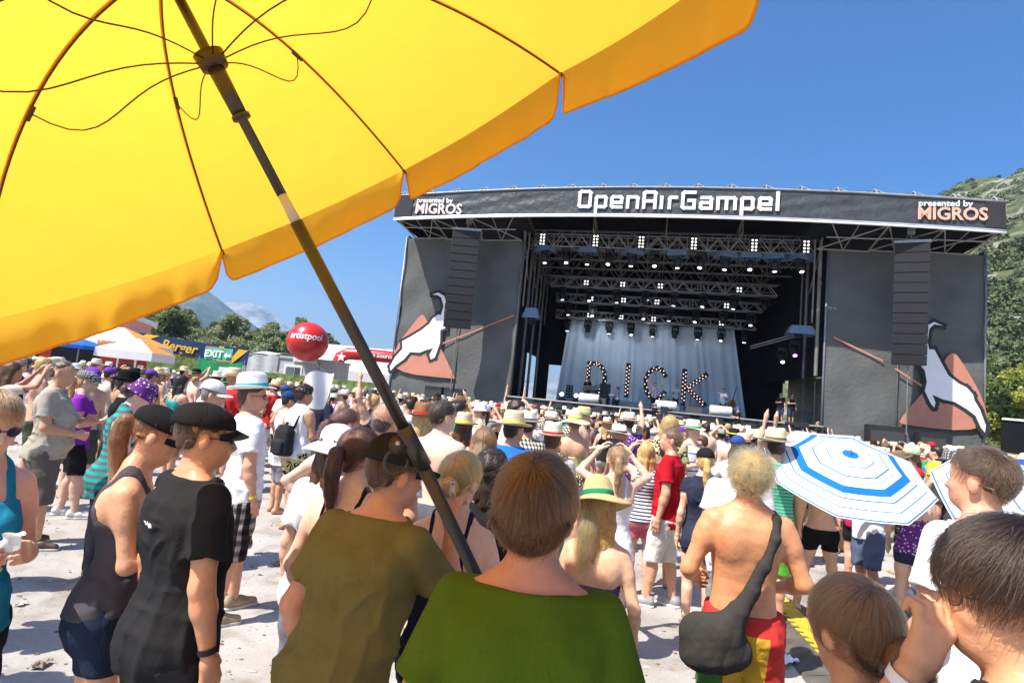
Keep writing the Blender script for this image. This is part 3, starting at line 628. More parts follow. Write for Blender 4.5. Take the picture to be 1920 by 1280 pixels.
for i, (u, v, z, w, d, h_, lb) in enumerate([(-12.9, 1.0, 1.6, 1.1, .6, .75, 'black speaker box below the left wing logo, beside the guy cable'), (-11.6, 1.0, 1.5, 1.2, .6, .85, 'black speaker box at the foot of the left loudspeaker column'), (11.9, 1.0, 1.6, 1.7, .7, .95, 'wide black speaker box at the foot of the right wing'),
        (13.9, .9, 1.5, 1.2, .7, .9, 'black speaker box below the right wing goat'), (-3.0, 3.6, 2.2, .8, .6, .45, 'black floor monitor at the left deck edge'), (.6, 3.2, 2.2, .9, .6, .45, 'black floor monitor in front of the singer'), (2.6, 3.2, 2.2, .9, .6, .45, 'black floor monitor in front of the drum kit'), (1.6, 1.2, 1.1, 1.3, .8, 1.0, 'black subwoofer at the foot of the deck below the singer'), (3.4, 1.2, 1.1, 1.2, .8, 1.0, 'black subwoofer at the foot of the deck below the drums')]):
    gear_box(u, v, z if z > 2 else 0, w, d, h_ + (0 if z > 2 else z), lb, slope=.35 if z > 2 else .02)
def roll(u, v, z, label):
    e = empty('covered_monitor', SW(u, v, z), -AZ, label, 'loudspeaker', 'silver covered monitors on the deck')
    mb = MB(); mb.tube([(-.62, 0, .33), (-.58, 0, .33), (.58, 0, .33), (.62, 0, .33)], [.28, .32, .32, .28], 16); mb.build('silver_cover', M('silver_cover', (.62, .62, .60), rough=.35, spec=.5, bump=.5, bscale=6, bdist=.02), e, True)
    mb = MB(); mb.box(-.55, .55, -.25, .25, 0, .06); mb.build('foot', m_cab, e)
for u, lb in ((-3.6, 'silver covered monitor roll in front of the guitarist'), (1.0, 'silver covered monitor roll right of centre stage'), (4.1, 'silver covered monitor roll in front of the bassist')): roll(u, 3.5, 2.2, lb)
# upright piano and amplifier
e = empty('upright_piano', SW(-2.85, 6.0, 2.2), -AZ, 'dark upright piano side-on on the stage', 'piano')
mb = MB(); mb.box(-.3, .3, -.7, .7, 0, 1.45); mb.build('case', m_cab, e); mb = MB(); mb.box(.301, .62, -.65, .65, .68, .82); mb.build('keyboard', m_white, e)
for y in (-.6, .6): mb = MB(); mb.box(.54, .6, y - .03, y + .03, 0, .68); mb.build('leg', m_cab, e)
e = empty('guitar_amplifier', SW(-3.9, 7.0, 2.2), -AZ, 'guitar amplifier with grey grille beside the piano', 'amplifier')
mb = MB(); mb.box(-.4, .4, 0, .4, 0, 1.0); mb.build('cabinet', m_cab, e); mb = MB(); mb.box(-.35, .35, -.02, -.002, .08, .65); mb.build('grille', m_steel, e); mb = MB(); mb.box(-.35, .35, -.02, -.002, .75, .92); mb.build('control_panel', m_alu, e)
for i, (u, lb) in enumerate(((-5.9, 'round floor lamp left of the lamp block on stage'), (-4.9, 'round floor lamp right of the lamp block on stage'))):
    e = empty('floor_lamp', SW(u, 7.5, 2.2), -AZ, lb, 'stage light'); mb = MB(); mb.tube([(0, .2, .45), (0, -.1, .55)], [.16, .22], 12); mb.build('lamp_head', m_cab, e); mb = MB(); mb.tube([(0, -.1, .55), (0, -.12, .557)], .16, 12); mb.build('lens', m_lampw, e); mb = MB(); mb.box(-.25, .25, -.1, .3, 0, .28); mb.build('base', m_cab, e)
blinder(-5.4, 7.4, 3.0, 2, 4, 'eight-lamp block standing on the stage floor at left', False)
# drum kit
e = empty('drum_kit', SW(1.7, 6.8, 2.2), -AZ, 'drum kit with pale bass drum and cymbals left of the letter K', 'drum kit')
mb = MB(); mb.tube([(0, -.35, .32), (0, .25, .32)], .31, 20); bd_ = mb.build('bass_drum', m_cab, e, False); mb = MB(); mb.tube([(0, -.355, .32), (0, -.37, .32)], .28, 20); mb.build('drum_head', M('drum_head', (.6, .62, .62), rough=.5), bd_)
for x, y, z, r_ in ((-.35, -.1, .78, .16), (.3, -.1, .78, .17), (-.65, .3, .6, .18), (.7, .3, .42, .22)): mb = MB(); mb.tube([(x, y, z - .12), (x, y, z + .1)], r_, 14); mb.tube([(x, y, 0), (x, y, z - .1)], .015, 5); mb.build('drum', m_alu, e)
for x, y, z in ((-.85, 0, 1.25), (.75, -.1, 1.35), (1.05, .3, 1.1)): mb = MB(); mb.tube([(x, y, z), (x, y, z + .02)], [.22, .04], 16); mb.tube([(x, y, 0), (x, y, z)], .012, 5); mb.build('cymbal', M('brass', (.6, .45, .15), rough=.3, metal=.8), e)
def mic(u, v, lb):
    e = empty('microphone_stand', SW(u, v, 2.2), -AZ, lb, 'microphone stand', 'microphone stands on the stage')
    mb = MB(); mb.tube([(0, 0, 0), (0, 0, 1.25)], .014, 6); mb.build('pole', m_cab, e); mb = MB(); mb.tube([(0, 0, 1.25), (.25, .35, 1.5)], .012, 6); mb.build('boom', m_cab, e); mb = MB(); mb.tube([(.25, .35, 1.5), (.27, .40, 1.53)], [.025, .02], 8); mb.build('microphone', m_steel, e)
    mb = MB()
    for k in range(3): mb.tube([(0, 0, .12), (.3 * math.cos(k * 2.1), .3 * math.sin(k * 2.1), 0)], .01, 5)
    mb.build('tripod_feet', m_cab, e)
for u, v, lb in ((.25, 4.9, 'microphone stand before the singer'), (2.55, 6.0, 'microphone stand beside the drummer'), (-1.9, 5.3, 'microphone stand beside the pianist')): mic(u, v, lb)
# access stairs at the left corner of the deck
e = empty('access_stairs', SW(-8.05, 1.6, 0), -AZ, 'small steel stairs with orange rails at the left deck corner', 'stairs')
for k in range(6): mb = MB(); mb.box(-.55, .55, .85 - .16 * k, 1.05 - .16 * k, 1.95 - .36 * k - .04, 1.95 - .36 * k); mb.build('tread', m_peach, e)
for x in (-.56, .56): mb = MB(); mb.tube([(x, .95, 2.9), (x, 0, .9)], .03, 6); mb.tube([(x, .95, 2.0), (x, .95, 2.9)], .03, 6); mb.tube([(x, .95, 1.95), (x, 0, .1)], .04, 6); mb.build('railing', m_peach, e)
# delay board and fence right of the stage
e = empty('advert_board', SW(18.6, .5, 0), -AZ, 'black boarding with a white and yellow sign right of the stage', 'sign')
mb = MB(); mb.box(-2.0, 6, 0, .1, 0, 3.35); mb.build('board', m_black, e); mb = MB(); mb.tube([(-2, -.02, 3.4), (6, -.02, 3.4)], .05, 6); mb.build('top_rail', m_white, e)
mb = MB(); mb.box(-.1, 2.6, -.04, -.003, 1.55, 2.95); mb.build('sign_panel', m_white, e); mb = MB(); mb.box(-.05, 2.6, -.07, -.043, 1.58, 1.98); mb.build('sign_strip', M('yellow_print', (.72, .55, .04), rough=.5), e)
on_stage('lettering', text_mesh('WIR', .95, .012, .03, 0, 'LEFT', 1.0), m_print_black, .0, -.06, 2.08, e)
# PA scaffolding lattice mast at the far right
e = empty('lattice_mast', SW(19.6, -1.2, 0), -AZ, 'dark lattice tubes standing in front of the right boarding', 'scaffold')
mb = MB()
for x in (0, .9): mb.tube([(x, 0, 0), (x * .6 + .2, 0, 4.6)], .04, 6)
for k in range(6): mb.tube([(0 + .05 * k, 0, .6 * k + .3), (.9 - .04 * k, 0, .6 * k + .9)], .025, 5)
mb.tube([(-1.4, 0, 2.2), (2.2, 0, 2.5)], .03, 6); mb.tube([(-1.4, 0, 2.2), (.4, 0, 3.8)], .025, 6)
mb.build('tubes', m_rust, e)
# ================================================================== stalls, tents and inflatables beyond the crowd at the left
m_red = M('red_pvc', (.55, .022, .02), rough=.3, spec=.5, var=.06, vscale=.5)
m_navy = M('navy_banner', (.015, .035, .10), rough=.6, var=.12, vscale=1)
m_yel = M('banner_yellow', (.70, .42, .03), rough=.6, var=.08)
m_tarp = M('grey_tarpaulin', (.45, .46, .46), rough=.6, var=.2, vscale=1.2, bump=.7, bscale=2, bdist=.08)
m_tentw = M('white_tent_cloth', (.80, .80, .80), rough=.7, var=.05, transl=.2)
m_cont = M('grey_container', (.42, .45, .45), rough=.6, var=.12, vscale=1.5)
m_green = M('green_flag', (.02, .26, .10), rough=.8, var=.1, fold=.4, transl=.2)
m_orangec = M('orange_canopy', (.80, .36, .08), rough=.8, var=.05, transl=.3)
m_redw = M('red_wall', (.48, .06, .04), rough=.8, var=.12, vscale=1)
m_pinkw = M('pale_red_facade', (.66, .30, .26), rough=.8, var=.1, vscale=.6)
m_dark = M('dark_opening', (.02, .02, .022), rough=.9, var=0)
m_camo = M('leaf_screen', (.13, .18, .05), rough=.9, var=.6, vscale=3, bump=.6, bscale=8, bdist=.05)
def face_cam(x, y): return -math.atan2(x, y)
# red balloon
c = Vector((-15.7, 43.9, 4.92)); R_ = 1.56
e = empty('advertising_balloon', c, face_cam(c.x, c.y), 'big red advertising balloon with white lettering above the grey cabin', 'balloon')
mb = MB(); mb.lathe([(R_ * math.sin(a) * (1 + .004 * math.sin(9 * a)), -R_ * .97 * math.cos(a)) for a in np.linspace(.001, math.pi - .001, 25)], 40); mb.build('envelope', m_red, e, True)
tm = text_mesh('artistpool', .72, .0, .012, .12, 'CENTER', .92)
Vt = np.empty(len(tm.vertices) * 3, 'f4'); tm.vertices.foreach_get('co', Vt); Vt = Vt.reshape(-1, 3)
for v in Vt:                                              # wrap the print on the sphere
    a, b = v[0] / R_ - .12, (v[2] + .10) / R_; v[:] = (1.012 * R_ * math.sin(a) * math.cos(b), -1.012 * R_ * math.cos(a) * math.cos(b), 1.0 * R_ * math.sin(b))
tm.vertices.foreach_set('co', Vt.ravel()); tm.update(); link('lettering', tm, m_white, e)
mb = MB(); mb.tube([(-.5, 0, -1.45), (-2.6, .3, -3.2)], .02, 5); mb.tube([(.5, 0, -1.45), (2.0, .3, -2.4)], .02, 5); mb.build('tether', m_white, e)
# grey cabin with a tarpaulin ridge tent beside it
e = empty('site_cabin', (-16.2, 45.2, 0), rad(-4), 'grey site cabin with a glazed door below the red balloon', 'cabin')
mb = MB(); mb.box(-2.5, 2.5, 0, 3.2, 0, 3.55); mb.build('wall', m_cont, e); mb = MB(); mb.box(-2.6, 2.6, -.1, 3.3, 3.552, 3.72); mb.build('roof', m_cont, e)
mb = MB(); mb.box(-1.6, -.1, -.05, -.004, 0, 3.1); d_ = mb.build('door', m_tentw, e); mb = MB(); mb.box(-1.4, -.75, -.07, -.052, 1.0, 2.9); mb.build('pane', MATS['gloss'], d_, False, (.12, .16, .18)); mb = MB(); mb.box(-.70, -.25, -.07, -.052, 1.0, 2.9); mb.build('pane', MATS['gloss'], d_, False, (.06, .08, .09))
mb = MB(); mb.box(1.2, 1.27, -.03, -.004, 0, 3.5); mb.build('corner_rib', m_rust, e)
mb = MB(); mb.box(-.9, 1.0, -.12, -.06, 3.35, 3.95); mb.build('sign_panel', m_tentw, e)
e = empty('tarpaulin_tent', (-20.2, 45.5, 0), rad(-4), 'sagging grey tarpaulin tent beside the site cabin', 'tent')
sgr = lambda nm, fn, nu, nv, mt, pa: sgrid(nm, fn, nu, nv, mt, pa)
sgr('roof', lambda s, t: (-1.9 + 3.8 * s, -.2 + 2.6 * t, 3.25 + .85 * s * (1 - .3 * s) + .25 * math.sin(math.pi * t) - .10 * math.sin(s * 9)), 24, 8, m_tarp, e)
sgr('wall', lambda s, t: (-1.9 + 3.8 * s, -.18 + .05 * math.sin(s * 20), (3.2 + .85 * s * (1 - .3 * s)) * t), 24, 4, m_tarp, e)
# red inflatable arch and the white marquee behind it
e = empty('inflatable_arch', (-12.3, 48, 0), rad(-3), 'red inflatable arch with a white star left of the stage', 'arch')
pts = [(-2.2, 0, 0), (-2.2, 0, 3.6), (-2.0, 0, 4.2), (-1.4, 0, 4.55), (0, 0, 4.6), (3.2, 0, 4.6), (3.8, 0, 4.3), (4.1, 0, 3.6), (4.1, 0, 0)]
mb = MB(); mb.tube(pts, .52, 14); mb.build('tube', m_red, e, True)
sp = [(.42 * (1 if i % 2 == 0 else .42) * math.sin(i * math.pi / 5), .42 * (1 if i % 2 == 0 else .42) * math.cos(i * math.pi / 5)) for i in range(10)]
mb = MB(); mb.prism(sp, -.56, -.50); o = mb.build('star_print', m_white, e); o.location = (-1.75, 0, 4.2)
o = link('lettering', text_mesh('Alpe Source', .5, .02, .01, .1), m_white, e); o.location = (1.4, -.54, 4.45)
mb = MB(); mb.box(-2.5, -1.9, -.56, -.53, 1.9, 2.6); mb.build('badge', m_peach, e)
e = empty('white_marquee', (-15.3, 58, 0), rad(-3), 'long white marquee behind the red inflatable arch', 'tent')
sgr('roof', lambda s, t: (-5 + 14 * s, -3 + 6 * t, 3.3 + 2.6 * math.sin(math.pi * t) ** .8), 14, 14, m_tentw, e)
sgr('wall', lambda s, t: (-5 + 14 * s, -3.0, 3.3 * t), 14, 2, M('white_tent_wall', (.55, .55, .55), rough=.8), e)
sgr('end_wall', lambda s, t: (-5, -3 + 6 * s, (3.3 + 2.6 * math.sin(math.pi * s) ** .8) * t), 8, 4, m_tentw, e)
# navy sponsor banner along a bar front
e = empty('sponsor_banner', (-23.6, 42.0, 0), math.atan2(-.55, 8.4) * -0 - rad(0), 'long navy banner with yellow lettering before the trees', 'banner')
e.rotation_euler = (0, rad(3.6), rad(-3))
sgr('cloth', lambda s, t: (-6.5 + 10.8 * s, .03 * math.sin(s * 30), 2.85 + 1.15 * t), 40, 4, m_navy, e)
o = link('lettering', text_mesh('Berger', 1.0, .012, .02, .2), m_yel, e); o.location = (-1.0, -.06, 3.08)
mb = MB(); mb.prism([(-6.5, 3.95), (-4.2, 3.95), (-5.4, 3.4)], -.06, -.045); mb.prism([(-3.6, 3.97), (-2.6, 3.97), (-4.6, 3.0), (-5.2, 3.0)], -.06, -.045); mb.build('stripe_print', m_yel, e)
mb = MB(); mb.box(1.05, 1.9, -.06, -.045, 2.95, 3.85); mb.build('red_patch', m_red, e)
mb = MB(); mb.prism([(2.0, 2.86), (2.0, 3.95), (2.35, 3.95), (3.0, 3.1), (3.5, 3.95), (4.2, 3.95), (3.2, 2.86)], -.06, -.045); mb.build('stripe_print', m_yel, e)
for x in (-6.4, -3, .5, 4.2): mb = MB(); mb.tube([(x, .1, -.6), (x, .1, 4.05)], .05, 6); mb.build('post', m_steel, e)
# exit board, flags and a leafy screen
e = empty('exit_sign', (-19.4, 38.0, 0), rad(-4), 'green and white sheet sign reading EXIT with an arrow', 'sign')
sgr('cloth', lambda s, t: (-.95 + 1.9 * s, .04 * math.sin(s * 9), 2.68 + .84 * t), 12, 3, M('exit_green', (.10, .42, .26), rough=.7), e)
o = link('lettering', text_mesh('EXIT', .62, .012, .02), m_white, e); o.location = (-.28, -.07, 2.88)
mb = MB(); mb.prism([(.42, 3.05), (.62, 3.28), (.62, 3.14), (.9, 3.14), (.9, 2.96), (.62, 2.96), (.62, 2.82)], -.07, -.055); mb.build('arrow', m_white, e)
for x in (-.9, .9): mb = MB(); mb.tube([(x, .08, 0), (x, .08, 3.55)], .035, 6); mb.build('post', m_steel, e)
e = empty('green_flag', (-18.2, 36.1, 0), rad(-4), 'green flag with a broad white middle tied below the exit sign', 'flag')
sgr('green_field', lambda s, t: (-1.5 + 3.0 * s, .10 * math.sin(s * 11 + t), 1.25 + (1.45 - .25 * math.sin(s * 3.1)) * t), 30, 6, m_green, e)
sgr('white_field', lambda s, t: (-.05 + 1.05 * s, .10 * math.sin((1.45 + 1.05 * s) / 3 * 11 + t) - .02, 1.2 + 1.05 * t), 12, 5, m_tentw, e)
for x in (-1.5, 1.5): mb = MB(); mb.tube([(x, .1, 0), (x, .1, 2.8)], .03, 6); mb.build('pole', m_steel, e)
def screen(loc, rz, w, h_, lb):
    e = empty('fence_screen', loc, rz, lb, 'fence'); sgr('printed_cloth', lambda s, t: (-w / 2 + w * s, .05 * math.sin(s * 40), h_ * t), 40, 3, m_camo, e)
    for k in range(5): mb = MB(); mb.tube([(-w / 2 + w * k / 4, .08, 0), (-w / 2 + w * k / 4, .08, h_ + .1)], .03, 6); mb.build('post', m_steel, e)
screen((-24.5, 40.2, 0), rad(4), 9.5, 2.7, 'leaf-printed fence screen below the navy banner')
screen((-13.0, 40.5, 0), rad(-4), 10.5, 2.25, 'leaf-printed fence screen in front of the site cabin and arch')
# market parasols
def parasol(x, y, z, w, lb, drop=.7, letter=True):
    e = empty('market_parasol', (x, y, 0), rad(8), lb, 'parasol', 'orange market parasols at the left')
    h_ = w / 2
    cs = [(-h_, -h_), (h_, -h_), (h_, h_), (-h_, h_)]
    for i in range(4):
        a, b = cs[i], cs[(i + 1) % 4]; mb = MB()
        mb.add([(a[0], a[1], z - drop), (b[0], b[1], z - drop), (b[0] * .08, b[1] * .08, z), (a[0] * .08, a[1] * .08, z)], [(0, 1, 2, 3)]); mb.build('canopy_panel', m_orangec if i % 2 else m_tentw, e)
        mb = MB(); mb.add([(a[0] * 1.003, a[1] * 1.003, z - drop - .32), (b[0] * 1.003, b[1] * 1.003, z - drop - .32), (b[0] * 1.003, b[1] * 1.003, z - drop - .003), (a[0] * 1.003, a[1] * 1.003, z - drop - .003)], [(0, 1, 2, 3)]); mb.build('valance', m_tentw, e)
    if letter: o = link('lettering', text_mesh('MIGROS', .34, .006, .01), m_orangec, e); o.location = (h_ * .3, -h_ * 1.01, z - drop - .27)
    mb = MB(); mb.tube([(0, 0, 0), (0, 0, z)], .04, 8); mb.build('pole', m_white, e)
parasol(-18.3, 26.8, 3.5, 3.3, 'orange and white market parasol before the red stall'); parasol(-14.6, 22.4, 2.85, 2.0, 'small low orange and white market parasol beside the bar', .5, False); parasol(-22.8, 27.5, 3.4, 3.2, 'far left orange and white market parasol', .7, False)
e = empty('red_stall', (-25.2, 31.5, 0), rad(10), 'red food stall with a dark serving hatch behind the parasols', 'stall')
mb = MB(); mb.box(-7, 3.2, 0, 4, 0, 3.0); mb.build('wall', m_redw, e); mb = MB(); mb.box(-7.2, 3.4, -.6, 4.2, 3.002, 3.15); mb.build('roof', m_tentw, e)
for k in range(3): mb = MB(); mb.box(-6 + 3 * k, -3.6 + 3 * k, -.03, -.003, 1.1, 2.5); mb.build('hatch', m_dark, e)
e = empty('red_house', (-39.5, 50.0, 0), rad(20), 'pale red building with a dark window above the stalls', 'house')
mb = MB(); mb.box(-5, 5, 0, 8, 0, 6.0); mb.build('wall', m_pinkw, e); mb = MB(); mb.prism([(-5.4, 6.0), (5.4, 6.0), (5.4, 6.4), (-5.4, 6.4)], -.4, 8.4); mb.build('roof', m_tentw, e)
for x in (-2.5, 2.0): mb = MB(); mb.box(x, x + 2.2, -.04, -.003, 3.8, 5.0); mb.build('window', m_dark, e)
e = empty('blue_parasol', (-16.2, 21.5, 0), 0, 'blue parasol at the edge of the stalls far left', 'parasol')
mb = MB(); mb.lathe([(.02, 2.62), (.45, 2.52), (.85, 2.35), (.85, 2.24)], 8); mb.build('canopy', M('blue_canopy', (.03, .16, .55), rough=.7, transl=.3), e); mb = MB(); mb.tube([(0, 0, 0), (0, 0, 2.62)], .025, 6); mb.build('pole', m_steel, e)
# ================================================================== trees
def leaf_mat(name, cols):
    m, t, n, L = nodes(name); out = n('OutputMaterial'); p = n('BsdfPrincipled'); p.inputs['Roughness'].default_value = .6; p.inputs['Specular IOR Level'].default_value = .25
    g = n('NewGeometry'); tc = n('TexCoord'); nz = n('TexNoise'); nz.inputs['Scale'].default_value = .55; nz.inputs['Detail'].default_value = 3; L(tc.outputs['Object'], nz.inputs['Vector'])
    ad = n('Math'); ad.operation = 'MULTIPLY_ADD'; L(g.outputs['Random Per Island'], ad.inputs[0]); ad.inputs[1].default_value = .55; L(nz.outputs[0], ad.inputs[2])
    rp = ramp(n, [(.25, cols[0]), (.6, cols[1]), (1.0, cols[2])]); L(ad.outputs[0], rp.inputs[0]); L(rp.outputs[0], p.inputs['Base Color'])
    tr = n('BsdfTranslucent'); L(rp.outputs[0], tr.inputs[0]); mx = n('MixShader'); mx.inputs[0].default_value = .35; L(p.outputs[0], mx.inputs[1]); L(tr.outputs[0], mx.inputs[2]); L(mx.outputs[0], out.inputs[0]); return m
LEAF = dict(dark=leaf_mat('leaf_dark', [(0.051, 0.081, 0.027), (0.105, 0.152, 0.047), (0.186, 0.237, 0.075)]), mid=leaf_mat('leaf_olive', [(0.085, 0.114, 0.044), (0.169, 0.220, 0.081), (0.270, 0.312, 0.127)]),
            silver=leaf_mat('leaf_silver', [(0.118, 0.152, 0.072), (0.237, 0.280, 0.135), (0.372, 0.406, 0.237)]), lime=leaf_mat('leaf_lime', [(0.118, 0.161, 0.025), (0.254, 0.304, 0.051), (0.439, 0.456, 0.101)]))
m_bark = M('bark', (.09, .07, .05), rough=.9, var=.3, vscale=3, bump=.8, bscale=6, bdist=.1)
def crown_mesh(seed, H, Wd, nclump=38, per=430, leaf=.19):
    r = np.random.default_rng(seed); V, F = [], []; c = 0; tips = []
    for i in range(nclump):
        a = r.uniform(0, 6.28); q = r.random() ** .55; zz = r.uniform(.14, 1.0)
        prof = math.sin(min(1, (zz * .92 + .12)) * math.pi) ** .6 * (1.05 - .25 * zz)
        ctr = np.array([Wd * q * prof * math.cos(a), Wd * q * prof * math.sin(a), H * (.22 + .68 * zz)]); s_ = r.uniform(.16, .30) * Wd * (1.1 - .35 * zz)
        tips.append(ctr)
        k = int(per * r.uniform(.7, 1.3)); p = r.normal(size=(k, 3)); p /= np.linalg.norm(p, axis=1)[:, None]; p *= (r.random(k) ** .4)[:, None] * s_ * np.array([1.15, 1.15, .8]) * (1 + .25 * np.sin(p[:, :1] * 7 + i))
        p += ctr; d1 = r.normal(size=(k, 3)); d1[:, 2] *= .6; d1 /= np.linalg.norm(d1, axis=1)[:, None]; d2 = np.cross(d1, r.normal(size=(k, 3))); d2 /= np.linalg.norm(d2, axis=1)[:, None]
        w = leaf * r.uniform(.6, 1.3, (k, 1)); qd = np.stack([p - d1 * w, p + d2 * w * .55, p + d1 * w, p - d2 * w * .55], 1)
        V.append(qd.reshape(-1, 3)); F.append(np.arange(c, c + 4 * k).reshape(-1, 4)); c += 4 * k
    return np.concatenate(V), np.concatenate(F), tips
def trunk_mesh(tips, H, seed):
    r = np.random.default_rng(seed + 50); mb = MB(); th = H * .45
    mb.tube([(0, 0, 0), (.1, .05, th * .5), (.05, -.1, th), (0, 0, H * .75)], [.32, .24, .18, .06], 9)
    for t_ in tips[:18]:
        z = min(t_[2] * .62, th * 1.3); mb.tube([(0, 0, z), (t_[0] * .5, t_[1] * .5, z + (t_[2] - z) * .6), tuple(t_)], [.11, .07, .02], 5)
    return mb
TREES = [((-57.5, 92), 12.4, 5.0, 'mid', 'broad tree filling the gap behind the tall dark tree'), ((-38.8, 92), 11.4, 4.6, 'mid', 'olive tree between the two pale rounded trees'), ((-30.0, 92), 10.4, 4.2, 'dark', 'dark tree right of the balloon tree'), ((-44.6, 94), 11.8, 4.8, 'mid', 'full olive tree behind the pale willow-like tree'), ((-52.0, 90), 12.2, 4.6, 'silver', 'pale tall tree left of the mountain slope'),((-55, 84), 12.6, 5.4, 'dark', 'tall dark tree behind the red house at the left'), ((-49.5, 82), 11.8, 4.6, 'mid', 'broad olive-green tree left of the mountain view'), ((-46.0, 88), 10.2, 3.8, 'dark', 'dark green tree between two pale crowns'),
         ((-41.5, 84), 11.2, 4.6, 'silver', 'pale willow-like tree below the mountain'), ((-36.5, 86), 10.6, 4.2, 'silver', 'pale rounded tree left of the red balloon'), ((-32.5, 87), 12.2, 4.3, 'mid', 'tall tree standing right behind the red balloon'),
         ((-60, 80), 11.4, 5.0, 'mid', 'olive tree at the far left edge behind the stalls'), ((-52.5, 76), 7.6, 3.2, 'silver', 'small silvery tree in front of the dark trees'), ((-43.5, 75), 6.2, 2.6, 'lime', 'small light green shrub tree behind the navy banner'),
         ((-27.5, 95), 8.4, 3.6, 'dark', 'low dark tree top between the balloon and the pole'), ((-22.5, 110), 7.5, 3.8, 'dark', 'distant low dark tree left of the stage'),
         ((53.5, 60), 11.2, 4.4, 'lime', 'bright yellow-green tree right of the stage'), ((49.8, 62), 15.4, 4.6, 'dark', 'tall dark tree at the right stage edge'), ((57, 62), 12.5, 4.6, 'lime', 'yellow-green tree at the right edge of the picture'), ((51.5, 52), 7.6, 3.6, 'mid', 'lower olive tree above the right boarding'), ((62, 66), 14.0, 5, 'mid', 'olive-green tree outside the right edge behind the boarding')]
CR = {}
for i, ((x, y), H, Wd, kd, lb) in enumerate(TREES):
    k = i % 6
    if k not in CR:
        V, F, tips = crown_mesh(20 + k, 10, 4.4); CR[k] = (mesh_np('crown', V, F, False), trunk_mesh(tips, 10, k))
    base, tk = CR[k]
    e = empty('tree', (x, y, 0), i * 1.3, lb, 'tree', 'trees around the festival ground'); e.scale = (Wd / 4.4, Wd / 4.4, H / 10)
    me = base.copy(); me.materials.append(LEAF[kd]); link('crown', me, None, e)
    if ('t', k) not in CR: tko = tk.build('trunk', m_bark, e, True); CR[k] = (base, tk); CR[('t', k)] = tko.data
    else: link('trunk', CR[('t', k)], None, e)
# ================================================================== people: implicit bodies meshed with surface nets
f4 = np.float32
class Grid:
    def __init__(s, lo, hi, h):
        s.h = h; s.lo = np.array(lo, float); n = np.ceil((np.array(hi, float) - s.lo) / h).astype(int) + 1
        s.n = n; s.ax = [(s.lo[i] + h * np.arange(n[i])).astype(f4) for i in range(3)]
        s.d = np.full(n, 0.15, f4)
    def xyz(s, sl=(slice(None),) * 3):
        return s.ax[0][sl[0]][:, None, None], s.ax[1][sl[1]][None, :, None], s.ax[2][sl[2]][None, None, :]
    def sl(s, lo, hi, m):
        o = []
        for i in range(3):
            a = int(max(0, math.floor((lo[i] - m - s.lo[i]) / s.h))); b = int(min(s.n[i], math.ceil((hi[i] + m - s.lo[i]) / s.h) + 1))
            if b <= a: return None
            o.append(slice(a, b))
        return tuple(o)
    def add(s, prim, k=0.02, off=0.0):
        fn, lo, hi = prim; sl = s.sl(lo, hi, k + off + 0.04)
        if sl is None: return
        v = fn(*s.xyz(sl)) - off; d = s.d[sl]
        hh = np.maximum(k - np.abs(d - v), 0) / k
        s.d[sl] = np.minimum(d, v) - hh * hh * k * 0.25
    def cut(s, v, k=0.004):
        """remove where v < 0 (v: array broadcastable)"""
        a, b = s.d, -np.asarray(v, f4)
        hh = np.maximum(k - np.abs(a - b), 0) / k
        s.d = (np.maximum(a, b) + hh * hh * k * 0.25).astype(f4)
    def carve(s, prim, k=0.008, off=0.0):
        fn, lo, hi = prim; sl = s.sl(lo, hi, k + off + 0.03)
        if sl is None: return
        b = -(fn(*s.xyz(sl)) - off); a = s.d[sl]
        hh = np.maximum(k - np.abs(a - b), 0) / k
        s.d[sl] = np.maximum(a, b) + hh * hh * k * 0.25
    def mesh(s, smooth=2):
        return surface_nets(s.d, s.lo, s.h, smooth)

